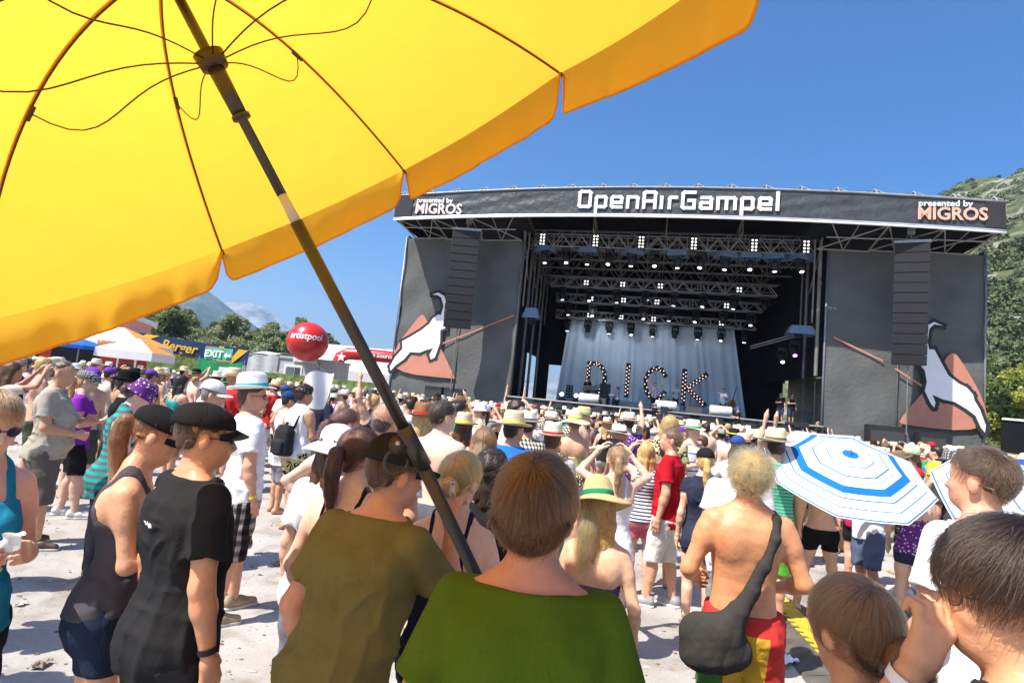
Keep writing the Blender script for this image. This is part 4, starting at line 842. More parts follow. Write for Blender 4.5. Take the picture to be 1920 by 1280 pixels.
def surface_nets(d, lo, h, smooth):
    d = d.copy(); d[[0, -1]] = np.maximum(d[[0, -1]], 1e-3); d[:, [0, -1]] = np.maximum(d[:, [0, -1]], 1e-3); d[:, :, [0, -1]] = np.maximum(d[:, :, [0, -1]], 1e-3)
    ins = d < 0
    n = np.array(d.shape); c = n - 1
    cnt = np.zeros(c, np.int8)
    for i in (0, 1):
        for j in (0, 1):
            for k in (0, 1):
                cnt += ins[i:i + c[0], j:j + c[1], k:k + c[2]]
    act = (cnt > 0) & (cnt < 8)
    I = np.argwhere(act)
    if len(I) == 0: return np.zeros((0, 3), f4), np.zeros((0, 4), int)
    idx = np.full(c, -1, np.int32); idx[act] = np.arange(len(I))
    acc = np.zeros((len(I), 3)); num = np.zeros(len(I))
    corners = [(i, j, k) for i in (0, 1) for j in (0, 1) for k in (0, 1)]
    val = {q: d[I[:, 0] + q[0], I[:, 1] + q[1], I[:, 2] + q[2]] for q in corners}
    for a in corners:
        for ax in range(3):
            if a[ax] == 0:
                b = list(a); b[ax] = 1; b = tuple(b)
                va, vb = val[a], val[b]; m = (va < 0) != (vb < 0)
                t = np.where(m, va / np.where(m, va - vb, 1), 0)
                p = np.array(a, float)[None] + t[:, None] * np.eye(3)[ax][None]
                acc += np.where(m[:, None], p, 0); num += m
    V = lo + h * (I + acc / num[:, None])
    F = []
    for ax in range(3):
        o1, o2 = [(1, 2), (2, 0), (0, 1)][ax]
        sa = [slice(1, -1)] * 3; sa[ax] = slice(0, -1); sb = [slice(1, -1)] * 3; sb[ax] = slice(1, None)
        A, B = ins[tuple(sa)], ins[tuple(sb)]
        E = np.argwhere(A != B)
        flip = A[A != B]
        base = E + 1; base[:, ax] -= 1
        q = []
        for (x, y) in ((0, 0), (1, 0), (1, 1), (0, 1)):
            p = base.copy(); p[:, o1] -= x; p[:, o2] -= y
            q.append(idx[p[:, 0], p[:, 1], p[:, 2]])
        q = np.stack(q, 1)
        q[~flip] = q[~flip][:, ::-1]
        F.append(q)
    F = np.concatenate(F)
    F = F[(F >= 0).all(1)]
    if smooth:
        e = np.concatenate([F[:, [0, 1]], F[:, [1, 2]], F[:, [2, 3]], F[:, [3, 0]]])
        for it in range(smooth):
            for lam in ((0.5, -0.35) if smooth > 1 else (0.4,)):
                s_ = np.zeros_like(V); w_ = np.bincount(e[:, 0], minlength=len(V)) + np.bincount(e[:, 1], minlength=len(V))
                for a in range(3):
                    s_[:, a] = np.bincount(e[:, 0], V[e[:, 1], a], len(V)) + np.bincount(e[:, 1], V[e[:, 0], a], len(V))
                V = V + lam * (s_ / np.maximum(w_, 1)[:, None] - V)
    return V, F

def cone(a, b, ra, rb):
    a = np.asarray(a, float); b = np.asarray(b, float); ab = b - a; L2 = max(float(ab @ ab), 1e-9); R = max(ra, rb)
    def fn(x, y, z):
        px, py, pz = x - f4(a[0]), y - f4(a[1]), z - f4(a[2])
        t = np.clip((px * f4(ab[0]) + py * f4(ab[1]) + pz * f4(ab[2])) / f4(L2), 0, 1)
        return np.sqrt((px - t * f4(ab[0])) ** 2 + (py - t * f4(ab[1])) ** 2 + (pz - t * f4(ab[2])) ** 2) - (f4(ra) + t * f4(rb - ra))
    return fn, np.minimum(a, b) - R, np.maximum(a, b) + R
def ellipsoid(c, r, rot=None):
    c = np.asarray(c, float); r = np.asarray(r, float); m = r.min(); R = r if rot is None else np.full(3, r.max())
    def fn(x, y, z):
        px, py, pz = x - f4(c[0]), y - f4(c[1]), z - f4(c[2])
        if rot is not None:
            q = [rot[0][i] * px + rot[1][i] * py + rot[2][i] * pz for i in range(3)]
            px, py, pz = q
        k0 = np.sqrt((px / f4(r[0])) ** 2 + (py / f4(r[1])) ** 2 + (pz / f4(r[2])) ** 2)
        k1 = np.sqrt((px / f4(r[0] ** 2)) ** 2 + (py / f4(r[1] ** 2)) ** 2 + (pz / f4(r[2] ** 2)) ** 2)
        return k0 * (k0 - 1) / np.maximum(k1, f4(1e-4))
    return fn, c - R, c + R
def loft(tab, lean=(0, 0), p=2.3, z_ref=0.95):
    T = np.array(tab, float)
    def fn(x, y, z):
        zc = np.clip(z, T[0, 0], T[-1, 0])
        w = np.interp(zc.ravel(), T[:, 0], T[:, 1]).reshape(zc.shape).astype(f4)
        dd = np.interp(zc.ravel(), T[:, 0], T[:, 2]).reshape(zc.shape).astype(f4)
        c = np.interp(zc.ravel(), T[:, 0], T[:, 3]).reshape(zc.shape).astype(f4)
        s = np.maximum(z - z_ref, 0)
        xx = np.abs(x - lean[0] * s) / w; yy = np.abs(y - c - lean[1] * s) / dd
        q = (xx ** p + yy ** p) ** (1 / p)
        v = (q - 1) * np.minimum(w, dd)
        dz = np.abs(z - zc)
        return np.where(dz > 0, np.sqrt(np.maximum(v, 0) ** 2 + dz ** 2), v)
    mw = T[:, 1].max() + abs(lean[0]) * 0.6; md = (T[:, 2] + np.abs(T[:, 3])).max() + abs(lean[1]) * 0.6
    return fn, np.array([-mw, -md, T[0, 0]]), np.array([mw, md, T[-1, 0]])
def rotz(a): c, s = math.cos(a), math.sin(a); return np.array([[c, -s, 0], [s, c, 0], [0, 0, 1]])
def rotx(a): c, s = math.cos(a), math.sin(a); return np.array([[1, 0, 0], [0, c, -s], [0, s, c]])
def roty(a): c, s = math.cos(a), math.sin(a); return np.array([[c, 0, s], [0, 1, 0], [-s, 0, c]])
def unit(v): v = np.asarray(v, float); return v / np.linalg.norm(v)
def fnoise(x, y, z, s, seed=0):
    """cheap smooth 3-D noise from warped sines, about -1..1"""
    r = np.random.default_rng(seed); o = 0
    for i in range(4):
        k = r.normal(size=3); k = k / np.linalg.norm(k) * s * (1 + 0.6 * i); k2 = r.normal(size=3) * s * 0.7
        o = o + np.sin(f4(k[0]) * x + f4(k[1]) * y + f4(k[2]) * z + f4(1.3) * np.sin(f4(k2[0]) * x + f4(k2[1]) * y + f4(k2[2]) * z + f4(i)) + f4(r.uniform(0, 6))) / (1 + 0.5 * i)
    return o * 0.4

TORSO_M = [(0.80, .150, .105, -.005), (0.88, .168, .120, -.012), (0.96, .166, .116, -.008), (1.06, .153, .104, .004), (1.14, .152, .104, .008),
           (1.26, .168, .114, .004), (1.36, .180, .118, -.004), (1.42, .170, .104, -.012), (1.465, .130, .082, -.016), (1.50, .085, .066, -.014)]
TORSO_F = [(0.80, .152, .108, -.008), (0.88, .168, .122, -.014), (0.96, .158, .112, -.008), (1.06, .134, .092, .006), (1.13, .126, .088, .010),
           (1.25, .142, .100, .006), (1.34, .152, .104, -.002), (1.41, .146, .092, -.010), (1.46, .110, .074, -.014), (1.495, .072, .058, -.012)]
ARMS = dict(down=((.20, -.06, -1), (.06, .22, -1)), loose=((.34, -.14, -1), (-.02, .55, -.85)), akimbo=((.75, -.30, -.65), (-.62, .30, -.72)),
            hold=((.14, .16, -1), (-.42, 1, .30)), up=((.42, .18, .9), (-.12, .15, 1)), phone=((.50, .62, .22), (-.62, .42, .72)),
            cross=((.22, .36, -.9), (-1, .46, .12)), cup=((.25, .55, -.72), (-.10, .55, .85)), mouth=((.30, .55, -.70), (-.62, .35, .80)),
            pocket=((.34, -.20, -.95), (-.14, .34, -.92)), back=((.22, -.30, -.9), (-.5, -.2, -.8)), wave=((.8, .1, .35), (.15, .1, 1)),
            point=((.35, .55, .75), (0, .5, .9)), out=((.75, .25, -.35), (.3, .8, .15)), clap=((.35, .5, .5), (-.75, .35, .75)))

class Body:
    def __init__(s, sex='m', build=1.0, arms=('down', 'down'), head=(0, 0, 0), lean=(0, 0), stance=0.10, step=(0, 0), belly=0.0, turn=0.0, knees=(0.03, 0.03)):
        s.sex, s.lean, s.build = sex, lean, build
        T = TORSO_M if sex == 'm' else TORSO_F
        s.T = [(z, w * build, d * (0.5 + 0.5 * build) + (belly * 0.5 if 0.9 < z < 1.3 else 0), c + (belly * 0.5 if 0.9 < z < 1.3 else 0)) for z, w, d, c in T]
        off = lambda z: np.array([lean[0] * max(z - .95, 0), lean[1] * max(z - .95, 0), 0])
        sw = (.174 if sex == 'm' else .154) * (0.6 + 0.4 * build); sz = 1.425 if sex == 'm' else 1.41
        ar = (1.0 if sex == 'm' else .80) * (0.6 + 0.4 * build)
        s.P = dict(torso=[], arm=[], fore=[], leg=[], head=[], neck=[])
        s.P['torso'].append((loft(s.T, lean), .03))
        if sex == 'f':
            for q in (-1, 1):
                s.P['torso'].append((ellipsoid(np.array([q * .068, .085, 1.265]) + off(1.26), (.062, .058, .064)), .03))
        for q in (-1, 1):
            s.P['torso'].append((ellipsoid((q * .076, -.068, .87), (.082, .066, .086)), .05))
            s.P['torso'].append((ellipsoid(np.array([q * .085, -.075, 1.34]) + off(1.34), (.075, .045, .095)), .05))
            s.P['torso'].append((cone(np.array([q * .030, -.022, 1.525]) + off(1.52), np.array([q * (sw - .03), -.018, sz + .008]) + off(sz), .040, .046 * (0.5 + 0.5 * ar)), .035))
        s.sh, s.el, s.wr, s.hd = {}, {}, {}, {}
        for q, an in ((-1, arms[0]), (1, arms[1])):
            S = np.array([q * sw, -.012, sz]) + off(sz)
            if an[0] == 'ik':                # reach a point, elbow towards a hint
                T_ = np.array(an[1], float); dv = T_ - S; dl = min(np.linalg.norm(dv), .53); dh = unit(dv); hv_ = np.array(an[2], float) - S; hv_ = unit(hv_ - dh * (hv_ @ dh))
                ca = (.285 ** 2 + dl ** 2 - .25 ** 2) / (2 * .285 * dl); ca = max(-1, min(1, ca)); E_ = S + .285 * (ca * dh + math.sqrt(1 - ca * ca) * hv_)
                u, f = unit(E_ - S), unit(S + dh * dl - E_)
            else:
                u, f = ARMS[an] if isinstance(an, str) else an[:2]
                u = unit(u) * (q, 1, 1); f = unit(f) * (q, 1, 1)
            if u[2] > 0.2: S = S + np.array([-q * .02, 0, .035])
            E = S + u * .285; Wp = E + f * .25
            s.sh[q], s.el[q], s.wr[q], s.hd[q] = S, E, Wp, f
            s.P['arm'] += [(cone(S, S + u * .10, .060 * ar, .056 * ar), .04), (cone(S + u * .06, E, .053 * ar, .041 * ar), .03)]
            s.P['fore'] += [(cone(E, E + f * .08, .041 * ar, .043 * ar), .025), (cone(E + f * .07, Wp, .042 * ar, .027 * ar), .025)]
        s.arms_named = arms
        s.hip, s.kn, s.an = {}, {}, {}
        lr = (1.0 if sex == 'm' else 1.02) * (0.55 + 0.45 * build)
        for q, st, kn in ((-1, step[0], knees[0]), (1, step[1], knees[1])):
            Hp = np.array([q * .088, 0, .90]); A = np.array([q * stance, st, .085]); K = (Hp + A) / 2 + np.array([q * .004, kn, .01])
            s.hip[q], s.kn[q], s.an[q] = Hp, K, A
            s.P['leg'] += [(cone(Hp + (0, -.01, -.02), Hp * .45 + K * .55, .090 * lr, .072 * lr), .05), (cone(Hp * .45 + K * .55, K, .072 * lr, .052 * lr), .04),
                           (cone(K, K + (0, .0, -.05), .051 * lr, .046 * lr), .03), (cone(K * .72 + A * .28 + (0, -.022, 0), A * .55 + K * .45 + (0, -.016, 0), .053 * lr, .046 * lr), .05),
                           (cone(K, A, .046 * lr, .032 * lr), .03), (cone(A * .6 + K * .4, A, .038 * lr, .033 * lr), .03)]
        # head frame
        s.hp = off(1.552) + np.array([0, .006 + .02 * abs(lean[1]), 1.552])
        yaw, pit, rol = head
        s.HR = rotz(yaw) @ rotx(pit) @ roty(rol)       # local head -> body;  pitch > 0 looks up
        H = lambda v: s.HR @ np.asarray(v, float) + s.hp
        s.H = H
        fm = 1.0 if sex == 'm' else 0.94
        s.P['neck'] += [(cone(off(1.46) + (0, -.012, 1.455), H((0, -.012, .055)), .064 * fm * (.6 + .4 * build), .054 * fm), .03)]
        R = s.HR
        jw = .058 if sex == 'm' else .053
        s.P['head'] += [(ellipsoid(H((0, -.008, .142)), (.0745, .0955, .090), R), .02), (ellipsoid(H((0, .038, .062)), (jw, .062, .066), R), .045),
                        (ellipsoid(H((0, .062, .028)), (.030, .032, .024), R), .03), (ellipsoid(H((0, .060, .135)), (.058, .034, .040), R), .03),
                        (cone(H((0, .092, .112)), H((0, .112, .075)), .009, .0135), .014), (ellipsoid(H((0, .088, .047)), (.024, .014, .012), R), .012)]
        for q in (-1, 1):
            s.P['head'] += [(ellipsoid(H((q * .034, .070, .082)), (.022, .022, .022), R), .02)]
            Re = R @ rotz(q * -.35)
            s.P['head'] += [(ellipsoid(H((q * .081, -.014, .100)), (.014, .022, .034), Re), .008)]
        s.build = build
    def bbox(s, tags, m=.06):
        lo = np.min([p[1] for t in tags for p, k in s.P[t]], 0) - m; hi = np.max([p[2] for t in tags for p, k in s.P[t]], 0) + m
        return lo, hi
    def fill(s, g, tags, off=0.0):
        for t in tags:
            for p, k in s.P[t]: g.add(p, k, off)

HANDS = {}
def hand_mesh(curl, h=0.0052):
    """canonical right hand: wrist at origin, fingers along -z when open, palm facing -x... returns V, F"""
    key = round(curl, 2)
    if key in HANDS: return HANDS[key]
    g = Grid((-.09, -.075, -.215), (.05, .095, .035), h)
    g.add(cone((0, 0, .02), (0, .002, -.03), .027, .027), .02)
    for y in (-.026, -.008, .010, .028): g.add(cone((0, y * .6, -.03), (-.004, y, -.088), .0155, .0135), .018)
    ln = (.062, .078, .084, .074)
    for i, y in enumerate((-.030, -.010, .011, .031)):
        p = np.array([-.004, y, -.090]); a = 0.0
        for j, (fr, r0_, r1_) in enumerate(((.46, .0098, .0092), (.30, .0092, .0085), (.26, .0085, .0072))):
            a += curl * (0.55 + 0.30 * j) + 0.05 * i * curl
            q = p + ln[i] * fr * 1.05 * np.array([-math.sin(a), .12 * y / .03 * (1 - curl * .5), -math.cos(a)])
            g.add(cone(p, q, r0_, r1_), .006); p = q
    p0 = np.array([-.006, .022, -.022]); p1 = np.array([-.020 - .015 * curl, .052 - .01 * curl, -.055]); p2 = np.array([-.034 - .022 * curl, .062 - .03 * curl, -.088]); p3 = np.array([-.042 - .02 * curl, .060 - .045 * curl, -.112])
    g.add(cone(p0, p1, .016, .0135), .018); g.add(cone(p1, p2, .0125, .0108), .006); g.add(cone(p2, p3, .0105, .0085), .005)
    HANDS[key] = g.mesh(2)
    return HANDS[key]
def place_hand(body, q, curl, twist=0.0):
    """hand verts at wrist q (+1 right, -1 left), fingers continuing the forearm, palm turned by twist"""
    V, F = hand_mesh(curl); V = V.copy()
    d = body.hd[q]; z = -d
    ref = np.array([1.0, 0, 0]) * 1.0
    x = ref - z * (ref @ z)
    if np.linalg.norm(x) < .2: x = np.array([0, 0, 1.0]) - z * z[2]
    x = unit(x); y = np.cross(z, x)
    c, s_ = math.cos(twist), math.sin(twist)
    x2 = c * x + s_ * y; y2 = np.cross(z, x2)
    if q < 0:
        V[:, 0] = -V[:, 0]; F = F[:, ::-1]
    B = np.stack([x2, y2, z], 1)
    return V @ B.T + body.wr[q], F

def body_mesh(b, h, fine_hands=True, curl=(.5, .5), twist=(0, 0), feet=True, tags=('torso', 'arm', 'fore', 'leg', 'neck', 'head')):
    lo, hi = b.bbox(tags); lo[2] = max(lo[2], -.02); hi[2] += .02
    hb = .2 if not fine_hands else .03
    lo[:2] -= hb; hi += (hb, hb, hb if max(b.wr[1][2], b.wr[-1][2]) > 1.4 else .03)
    g = Grid(lo, hi, h)
    b.fill(g, tags)
    if feet and 'leg' in tags:
        for q in (-1, 1):
            A = b.an[q]
            g.add(cone(A + (0, -.035, -.045), A + (q * .012, .10, -.058), .040, .034), .03); g.add(cone(A + (q * .01, .08, -.060), A + (q * .004, .165, -.066), .036, .024), .02)
    g.cut(g.xyz()[2] + 0.0, .006)
    for q in (-1, 1):                         # eye sockets
        g.carve(ellipsoid(b.H((q * .030, .101, .108)), (.017, .012, .010), b.HR), .012)
    if not fine_hands:
        for q in (-1, 1):
            w, d = b.wr[q], b.hd[q]
            g.add(cone(w, w + d * .09, .028, .033), .02); g.add(cone(w + d * .08, w + d * .165, .030, .018), .02)
            g.add(cone(w + d * .03, w + d * .10 + np.array([-q * .035, .02, 0]), .016, .012), .01)
    V, F = g.mesh(2)
    if fine_hands:
        for q, cu_, tw in ((-1, curl[0], twist[0]), (1, curl[1], twist[1])):
            if cu_ is None: continue
            hv, hf = place_hand(b, q, cu_, tw)
            F = np.concatenate([F, hf + len(V)]); V = np.concatenate([V, hv])
    return V, F

# ------------------------------------------------------------------ clothes
def top_mesh(b, kind, h, seed=0, hem=None, sleeve=.19, neck=.078, ease=.014, wr=.010):
    tags = ('torso', 'arm') if kind == 'tee' else ('torso',)
    lo, hi = b.bbox(('torso', 'arm')); lo = lo - .06; hi = hi + .06; lo[2] = .70; hi[2] = 1.60
    g = Grid(lo, hi, h); x, y, z = g.xyz()
    lx, ly = b.lean
    sx = x - lx * np.maximum(z - .95, 0); sy = y - ly * np.maximum(z - .95, 0)
    if kind in ('tee', 'loose_tank', 'shirt'):
        hem = .80 if hem is None else hem
        chest = max(w for zz, w, d, c in b.T if 1.2 < zz < 1.4); cd = max(d for zz, w, d, c in b.T if 1.2 < zz < 1.4)
        T2 = [(zz, max(w, chest * (.91 if zz < 1.3 else 0)) + ease + (.004 if zz < 1.1 else 0), max(d, cd * (.93 if zz < 1.3 else 0)) + ease, c) for zz, w, d, c in b.T if zz < 1.46]
        T2 = [(zz, w + (.008 if zz < 1.03 else 0), d + (.022 if zz < 1.03 else 0), c - (.006 if zz < 1.03 else 0)) for zz, w, d, c in T2]
        T2 = [(hem - .03, T2[0][1], T2[0][2], T2[0][3])] + T2
        g.add(loft(T2, b.lean, 2.4), .02)
        b.fill(g, ('torso',), ease * .9)
        if kind != 'loose_tank':
            for q in (-1, 1):
                u = unit(b.el[q] - b.sh[q]); S = b.sh[q]
                ln = min(sleeve, .27)
                c_ = cone(S - u * .02, S + u * (ln + .06), .074 * (.55 + .45 * b.build), .070 * (.55 + .45 * b.build) + ease * .6)
                if sleeve > .285:          # long sleeve
                    g.add(cone(b.el[q], b.wr[q], .06, .045), .02)
                fn, l_, h_ = c_
                def fs(x, y, z, fn=fn, S=S, u=u, ln=ln):
                    tq = (x - S[0]) * u[0] + (y - S[1]) * u[1] + (z - S[2]) * u[2] - ln - .006 * np.sin(26 * (x + y))
                    return np.maximum(fn(x, y, z) - np.where(tq > -.022, .003, 0).astype(f4), tq)
                g.add((fs, l_, h_), .012)
        if wr:
            wr = wr * 1.7
            rid = lambda ph: (1 - np.sqrt(np.sin(ph) ** 2 + .012)) ** 2
            wob = fnoise(x, y, z, 9, seed); wob2 = fnoise(x, y, z, 17, seed + 4)
            ax_ = np.abs(sx); th_ = np.arctan2(z - 1.345, ax_ - .165); rr_ = np.sqrt((z - 1.345) ** 2 + (ax_ - .165) ** 2)
            pull = rid(th_ * 4.2 + 1.6 * wob + seed + .9 * np.sign(sx)) * np.exp(-((rr_ - .13) / .075) ** 2) * np.clip(.25 - np.sin(th_) * .9 - .35 * np.cos(th_), 0, 1)           # creases radiating from the armpits
            fi = np.arctan2(sx, sy + .02)
            drape = rid(fi * 4.6 + 1.9 * wob + (z - 1) * 3.0 * np.sign(sx) + seed) * np.clip((1.28 - z) / .38, 0, 1)   # hanging folds towards the hem
            slump = rid((z - .02 * wob2) * 34 + 2.2 * wob + 5 * np.abs(sx)) * np.exp(-((z - 1.04) / .10) ** 2) * np.clip(.6 + wob2, 0, 1)   # slack at the waist
            yoke = rid(fi * 2.2 + 2.5 * wob2 + seed) * np.exp(-((z - 1.38) / .06) ** 2) * .35
            nmask = np.where(z > 1.36, np.clip((np.sqrt((x - lx * .56) ** 2 + (y - ly * .56) ** 2) - neck + .005) / .05, 0, 1), 1)
            g.d = g.d - nmask * (wr * (.85 * pull + .85 * drape + .70 * slump + yoke) - wr * .35 + wr * .20 * wob2)
            g.d = g.d.astype(f4)
        hz_ = z - hem - .008 * np.sin(x * 22 + seed) - .006 * np.sin(y * 31)
        g.d = g.d - np.where(hz_ < .024, .0028, 0).astype(f4); g.cut(hz_, .006)
        nk = b.H((0, 0, 0)); nc = np.array([lx * .56, ly * .56 + .012, 1.515])
        if kind == 'loose_tank':
            for q in (-1, 1): g.carve(ellipsoid(b.sh[q] + (q * .045, 0, -.03), (.085, .13, .12)), .01)
            g.carve(ellipsoid(nc + (0, .02, .0), (neck * 1.05, neck * 1.2, .085)), .01)
        else:
            cyl = np.sqrt((x - nc[0]) ** 2 + ((y - nc[1] + .012 * np.clip((z - 1.45) / .1, -1, 1)) / .86) ** 2) - neck
            g.cut((1.520 - (neck - .078) * .75) - z + 0 * x, .008); pre = g.d.copy(); g.cut(np.maximum(cyl, 1.40 - z), .006)
            if h < .016: g.d = np.minimum(g.d, np.maximum(np.maximum(pre - .003, np.abs(cyl - .007) - .0095), 1.41 - z)).astype(f4)
        for q in (-1, 1):                     # hollow sleeve mouths
            if kind != 'loose_tank':
                u = unit(b.el[q] - b.sh[q]); S = b.sh[q]
                g.carve(cone(S + u * (min(sleeve, .27) - .012), S + u * .36, .046 * (.5 + .5 * b.build), .056), .006)
    elif kind in ('tank', 'strap', 'bikini', 'tube', 'dress'):
        hem = {'tank': .86, 'strap': .86, 'bikini': 1.205, 'tube': .90, 'dress': .66}[kind] if hem is None else hem
        b.fill(g, ('torso',), .008)
        if kind in ('tank', 'strap', 'tube'): g.add(loft([(z_, w_ + .016, d_ + .024, c_) for z_, w_, d_, c_ in b.T if z_ < 1.1], b.lean), .02)
        if kind == 'dress':
            T2 = [(hem - .04, .215, .165, -.01), (.80, .195, .145, -.01), (.95, .176, .122, -.008), (1.06, .142, .10, .005)]
            g2 = loft(T2, b.lean, 2.1); g.add(g2, .03)
        top_f = {'tank': 1.36, 'strap': 1.315, 'bikini': 1.31, 'tube': 1.32, 'dress': 1.34}[kind]; top_b = {'tank': 1.36, 'strap': 1.24, 'bikini': 1.235, 'tube': 1.24, 'dress': 1.32}[kind]
        lim = top_b + (top_f - top_b) * np.clip((sy + .06) / .14, 0, 1)
        body = g.d.copy()
        g.cut(lim - z + 0 * x, .005)
        if kind != 'tube':
            xs, ws = {'tank': (.088, .020), 'strap': (.078, .0115), 'bikini': (.06, .009), 'dress': (.082, .014)}[kind]
            band = np.maximum(body + .003, np.abs(np.abs(sx) - xs - .10 * np.clip(z - 1.42, 0, .1)) - ws)
            band = np.maximum(band, (top_b - .02) - z)
            g.d = np.minimum(g.d, band)
        if kind == 'tank':
            for q in (-1, 1): g.carve(ellipsoid(b.sh[q] + (q * .02, 0, -.03), (.060, .12, .10)), .01)
        if wr and kind not in ('bikini',):
            g.d = g.d + (wr * .6 * fnoise(x, y, z * 1.8, 38, seed) * np.clip((1.22 - z) / .2, 0, 1)).astype(f4)
        g.cut(z - hem - .006 * np.sin(x * 25 + seed), .005)
        if kind == 'bikini':
            pass
    return g.mesh(2 if h > .016 else 4)
def bottom_mesh(b, kind, h, seed=0, hem=None, wr=.006, waist=None):
    top = {'shorts': 1.005, 'hot': .955, 'pants': 1.0, 'skirt': 1.0, 'swim': .985}[kind]
    if waist: top = min(top, waist)
    hem = {'shorts': .46, 'hot': .735, 'pants': .07, 'skirt': .62, 'swim': .56}[kind] if hem is None else hem
    lo, hi = b.bbox(('leg', 'torso')); lo = lo - .05; hi = hi + .05; lo[2] = hem - .05; hi[2] = top + .05
    g = Grid(lo, hi, h); x, y, z = g.xyz()
    for p, k in b.P['torso']: g.add(p, k, .004)
    ease = {'shorts': .026, 'hot': .007, 'pants': .022, 'skirt': .02, 'swim': .022}[kind]
    b.fill(g, ('leg',), ease)
    if kind == 'skirt':
        g.add(loft([(hem - .05, .26, .21, -.01), (.8, .215, .16, -.01), (1.0, .17, .12, -.008)], (0, 0), 2.1), .03)
    elif kind != 'hot':
        for q in (-1, 1):
            Hp, K, A = b.hip[q], b.kn[q], b.an[q]
            e = K if hem > .4 else A
            g.add(cone(Hp, e + (0, -.005, -.03), .105 * (.5 + .5 * b.build), .083 if hem > .4 else .062), .02)
    if wr and kind != 'hot':
        g.d = g.d + (wr * fnoise(x, y, z * .6, 27, seed) + wr * .5 * fnoise(x, y, z, 60, seed + 3) - wr * .55).astype(f4)
    elif wr: g.d = g.d + (.003 * fnoise(x, y, z, 60, seed + 3)).astype(f4)
    g.cut(z - hem - .008 * np.sin(x * 18 + y * 14 + seed), .006); g.cut(top + .012 * np.clip(y / .1, -1, 1) - z, .006)
    if kind in ('shorts', 'swim'):
        for q in (-1, 1): g.carve(cone(b.kn[q] + (0, 0, hem - b.kn[q][2] + .03), b.kn[q] + (0, 0, -.15), .066, .066), .006)
    return g.mesh(2)
def hairline(y, back, ear, front): return np.interp(np.clip(y, -.11, .11), [-.11, -.03, .015, .05, .095], [back, ear - .01, ear, front - .02, front])
def hair_mesh(b, kind, h, seed=0, off=None, back=.035, part=0.0):
    lo = b.hp + (-.24, -.26, -.50); hi = b.hp + (.24, .24, .34)
    if kind in ('short', 'buzz', 'curly', 'messy', 'bun', 'topbun'): lo[2] = b.hp[2] - .06
    g = Grid(lo, hi, h); X, Y, Z = g.xyz()
    R = b.HR; px, py, pz = X - f4(b.hp[0]), Y - f4(b.hp[1]), Z - f4(b.hp[2])
    lx = R[0, 0] * px + R[1, 0] * py + R[2, 0] * pz; ly = R[0, 1] * px + R[1, 1] * py + R[2, 1] * pz; lz = R[0, 2] * px + R[1, 2] * py + R[2, 2] * pz
    o = {'short': .014, 'buzz': .005, 'curly': .030, 'messy': .026, 'ponytail': .010, 'bun': .012, 'topbun': .010, 'long': .016, 'bob': .022}[kind] if off is None else off
    H = b.H
    e, l_, h_ = ellipsoid((0, -.010, .142), (.0745 + o, .0965 + o, .090 + o))
    d = e(lx, ly, lz)
    e2, _, _ = ellipsoid((0, -.036, .075), (.054 + o * .8, .056 + o * .7, .066)); d2 = e2(lx, ly, lz)
    kk = .04; hh = np.maximum(kk - np.abs(d - d2), 0) / kk; d = np.minimum(d, d2) - hh * hh * kk * .25
    amp = {'short': .004, 'buzz': .001, 'curly': .012, 'messy': .013, 'ponytail': .003, 'bun': .004, 'topbun': .004, 'long': .005, 'bob': .005}[kind]
    d = d + amp * fnoise(lx, ly, lz, {'curly': 95, 'messy': 70}.get(kind, 60), seed) + amp * .6 * fnoise(lx * 2.2, ly * 2.2, lz * .7, 70, seed + 1)
    hl = np.interp(np.clip(ly, -.11, .11).ravel(), [-.11, -.062, -.042, -.030, .02, .045, .085, .11], [back, back + .012, .080, .133, .136, .136, .178, .185]).reshape(ly.shape)
    hl = hl + .006 * np.sin(lx * 90 + seed) 
    d = np.maximum(d, hl - lz)
    g.d = np.minimum(g.d, d.astype(f4))
    r = np.random.default_rng(seed)
    if kind == 'ponytail':
        base = H((0, -.108, .13)); q = H((0, -.150, .10)) - base
        q1 = H((0, -.145, .115)); dr = rotz(math.atan2(R[1, 0], R[0, 0])); pts = [base, q1] + [q1 + dr @ np.array(v_) for v_ in ((.005, -.015, -.085), (0, -.002, -.175), (0, .004, -.265))]
        for a, c, ra, rb in zip(pts[:-1], pts[1:], (.024, .034, .036, .030), (.034, .036, .030, .012)): g.add(cone(a, c, ra, rb), .012)
    if kind in ('bun', 'topbun'):
        c = (.022, -.126, .088) if kind == 'bun' else (0, -.085, .232)
        g.add(ellipsoid(H(c), (.050, .044, .044), R), .010)
        g.d = g.d + (.005 * fnoise(lx, ly, lz, 110, seed) * (np.abs(ly + .12) < .055)).astype(f4)
    if kind in ('long', 'bob'):
        ln = -.20 if kind == 'long' else -.045
        tab = [(ln, .085, .030), (-.05, .098, .045), (.06, .092, .060), (.15, .080, .085)]
        for q in (-.075, -.045, 0, .045, .075):
            y0 = -.075 + .9 * abs(q); yb = -.085 + .55 * abs(q)
            g.add(cone(H((q, y0 + .0, .14)), H((q * 1.05, yb, .02)), .034, .034), .02); g.add(cone(H((q * 1.05, yb, .02)), b.hp + (q * 1.15, yb - .02, ln + .02 * r.normal()), .034, .020), .02)
        g.d = g.d + (.005 * fnoise(X * 1.6, Y * 1.6, Z * .35, 60, seed)).astype(f4)
        g.cut(np.maximum(lz - .02, 0) * 1.0 + .02 + np.maximum(-.03 - (ly - .02) * -1, -1) * 0 + np.where((ly > .045) & (lz < .17), -.03, .0).astype(f4), .003)
    return g.mesh(1 if kind in ('curly', 'messy') else 2)

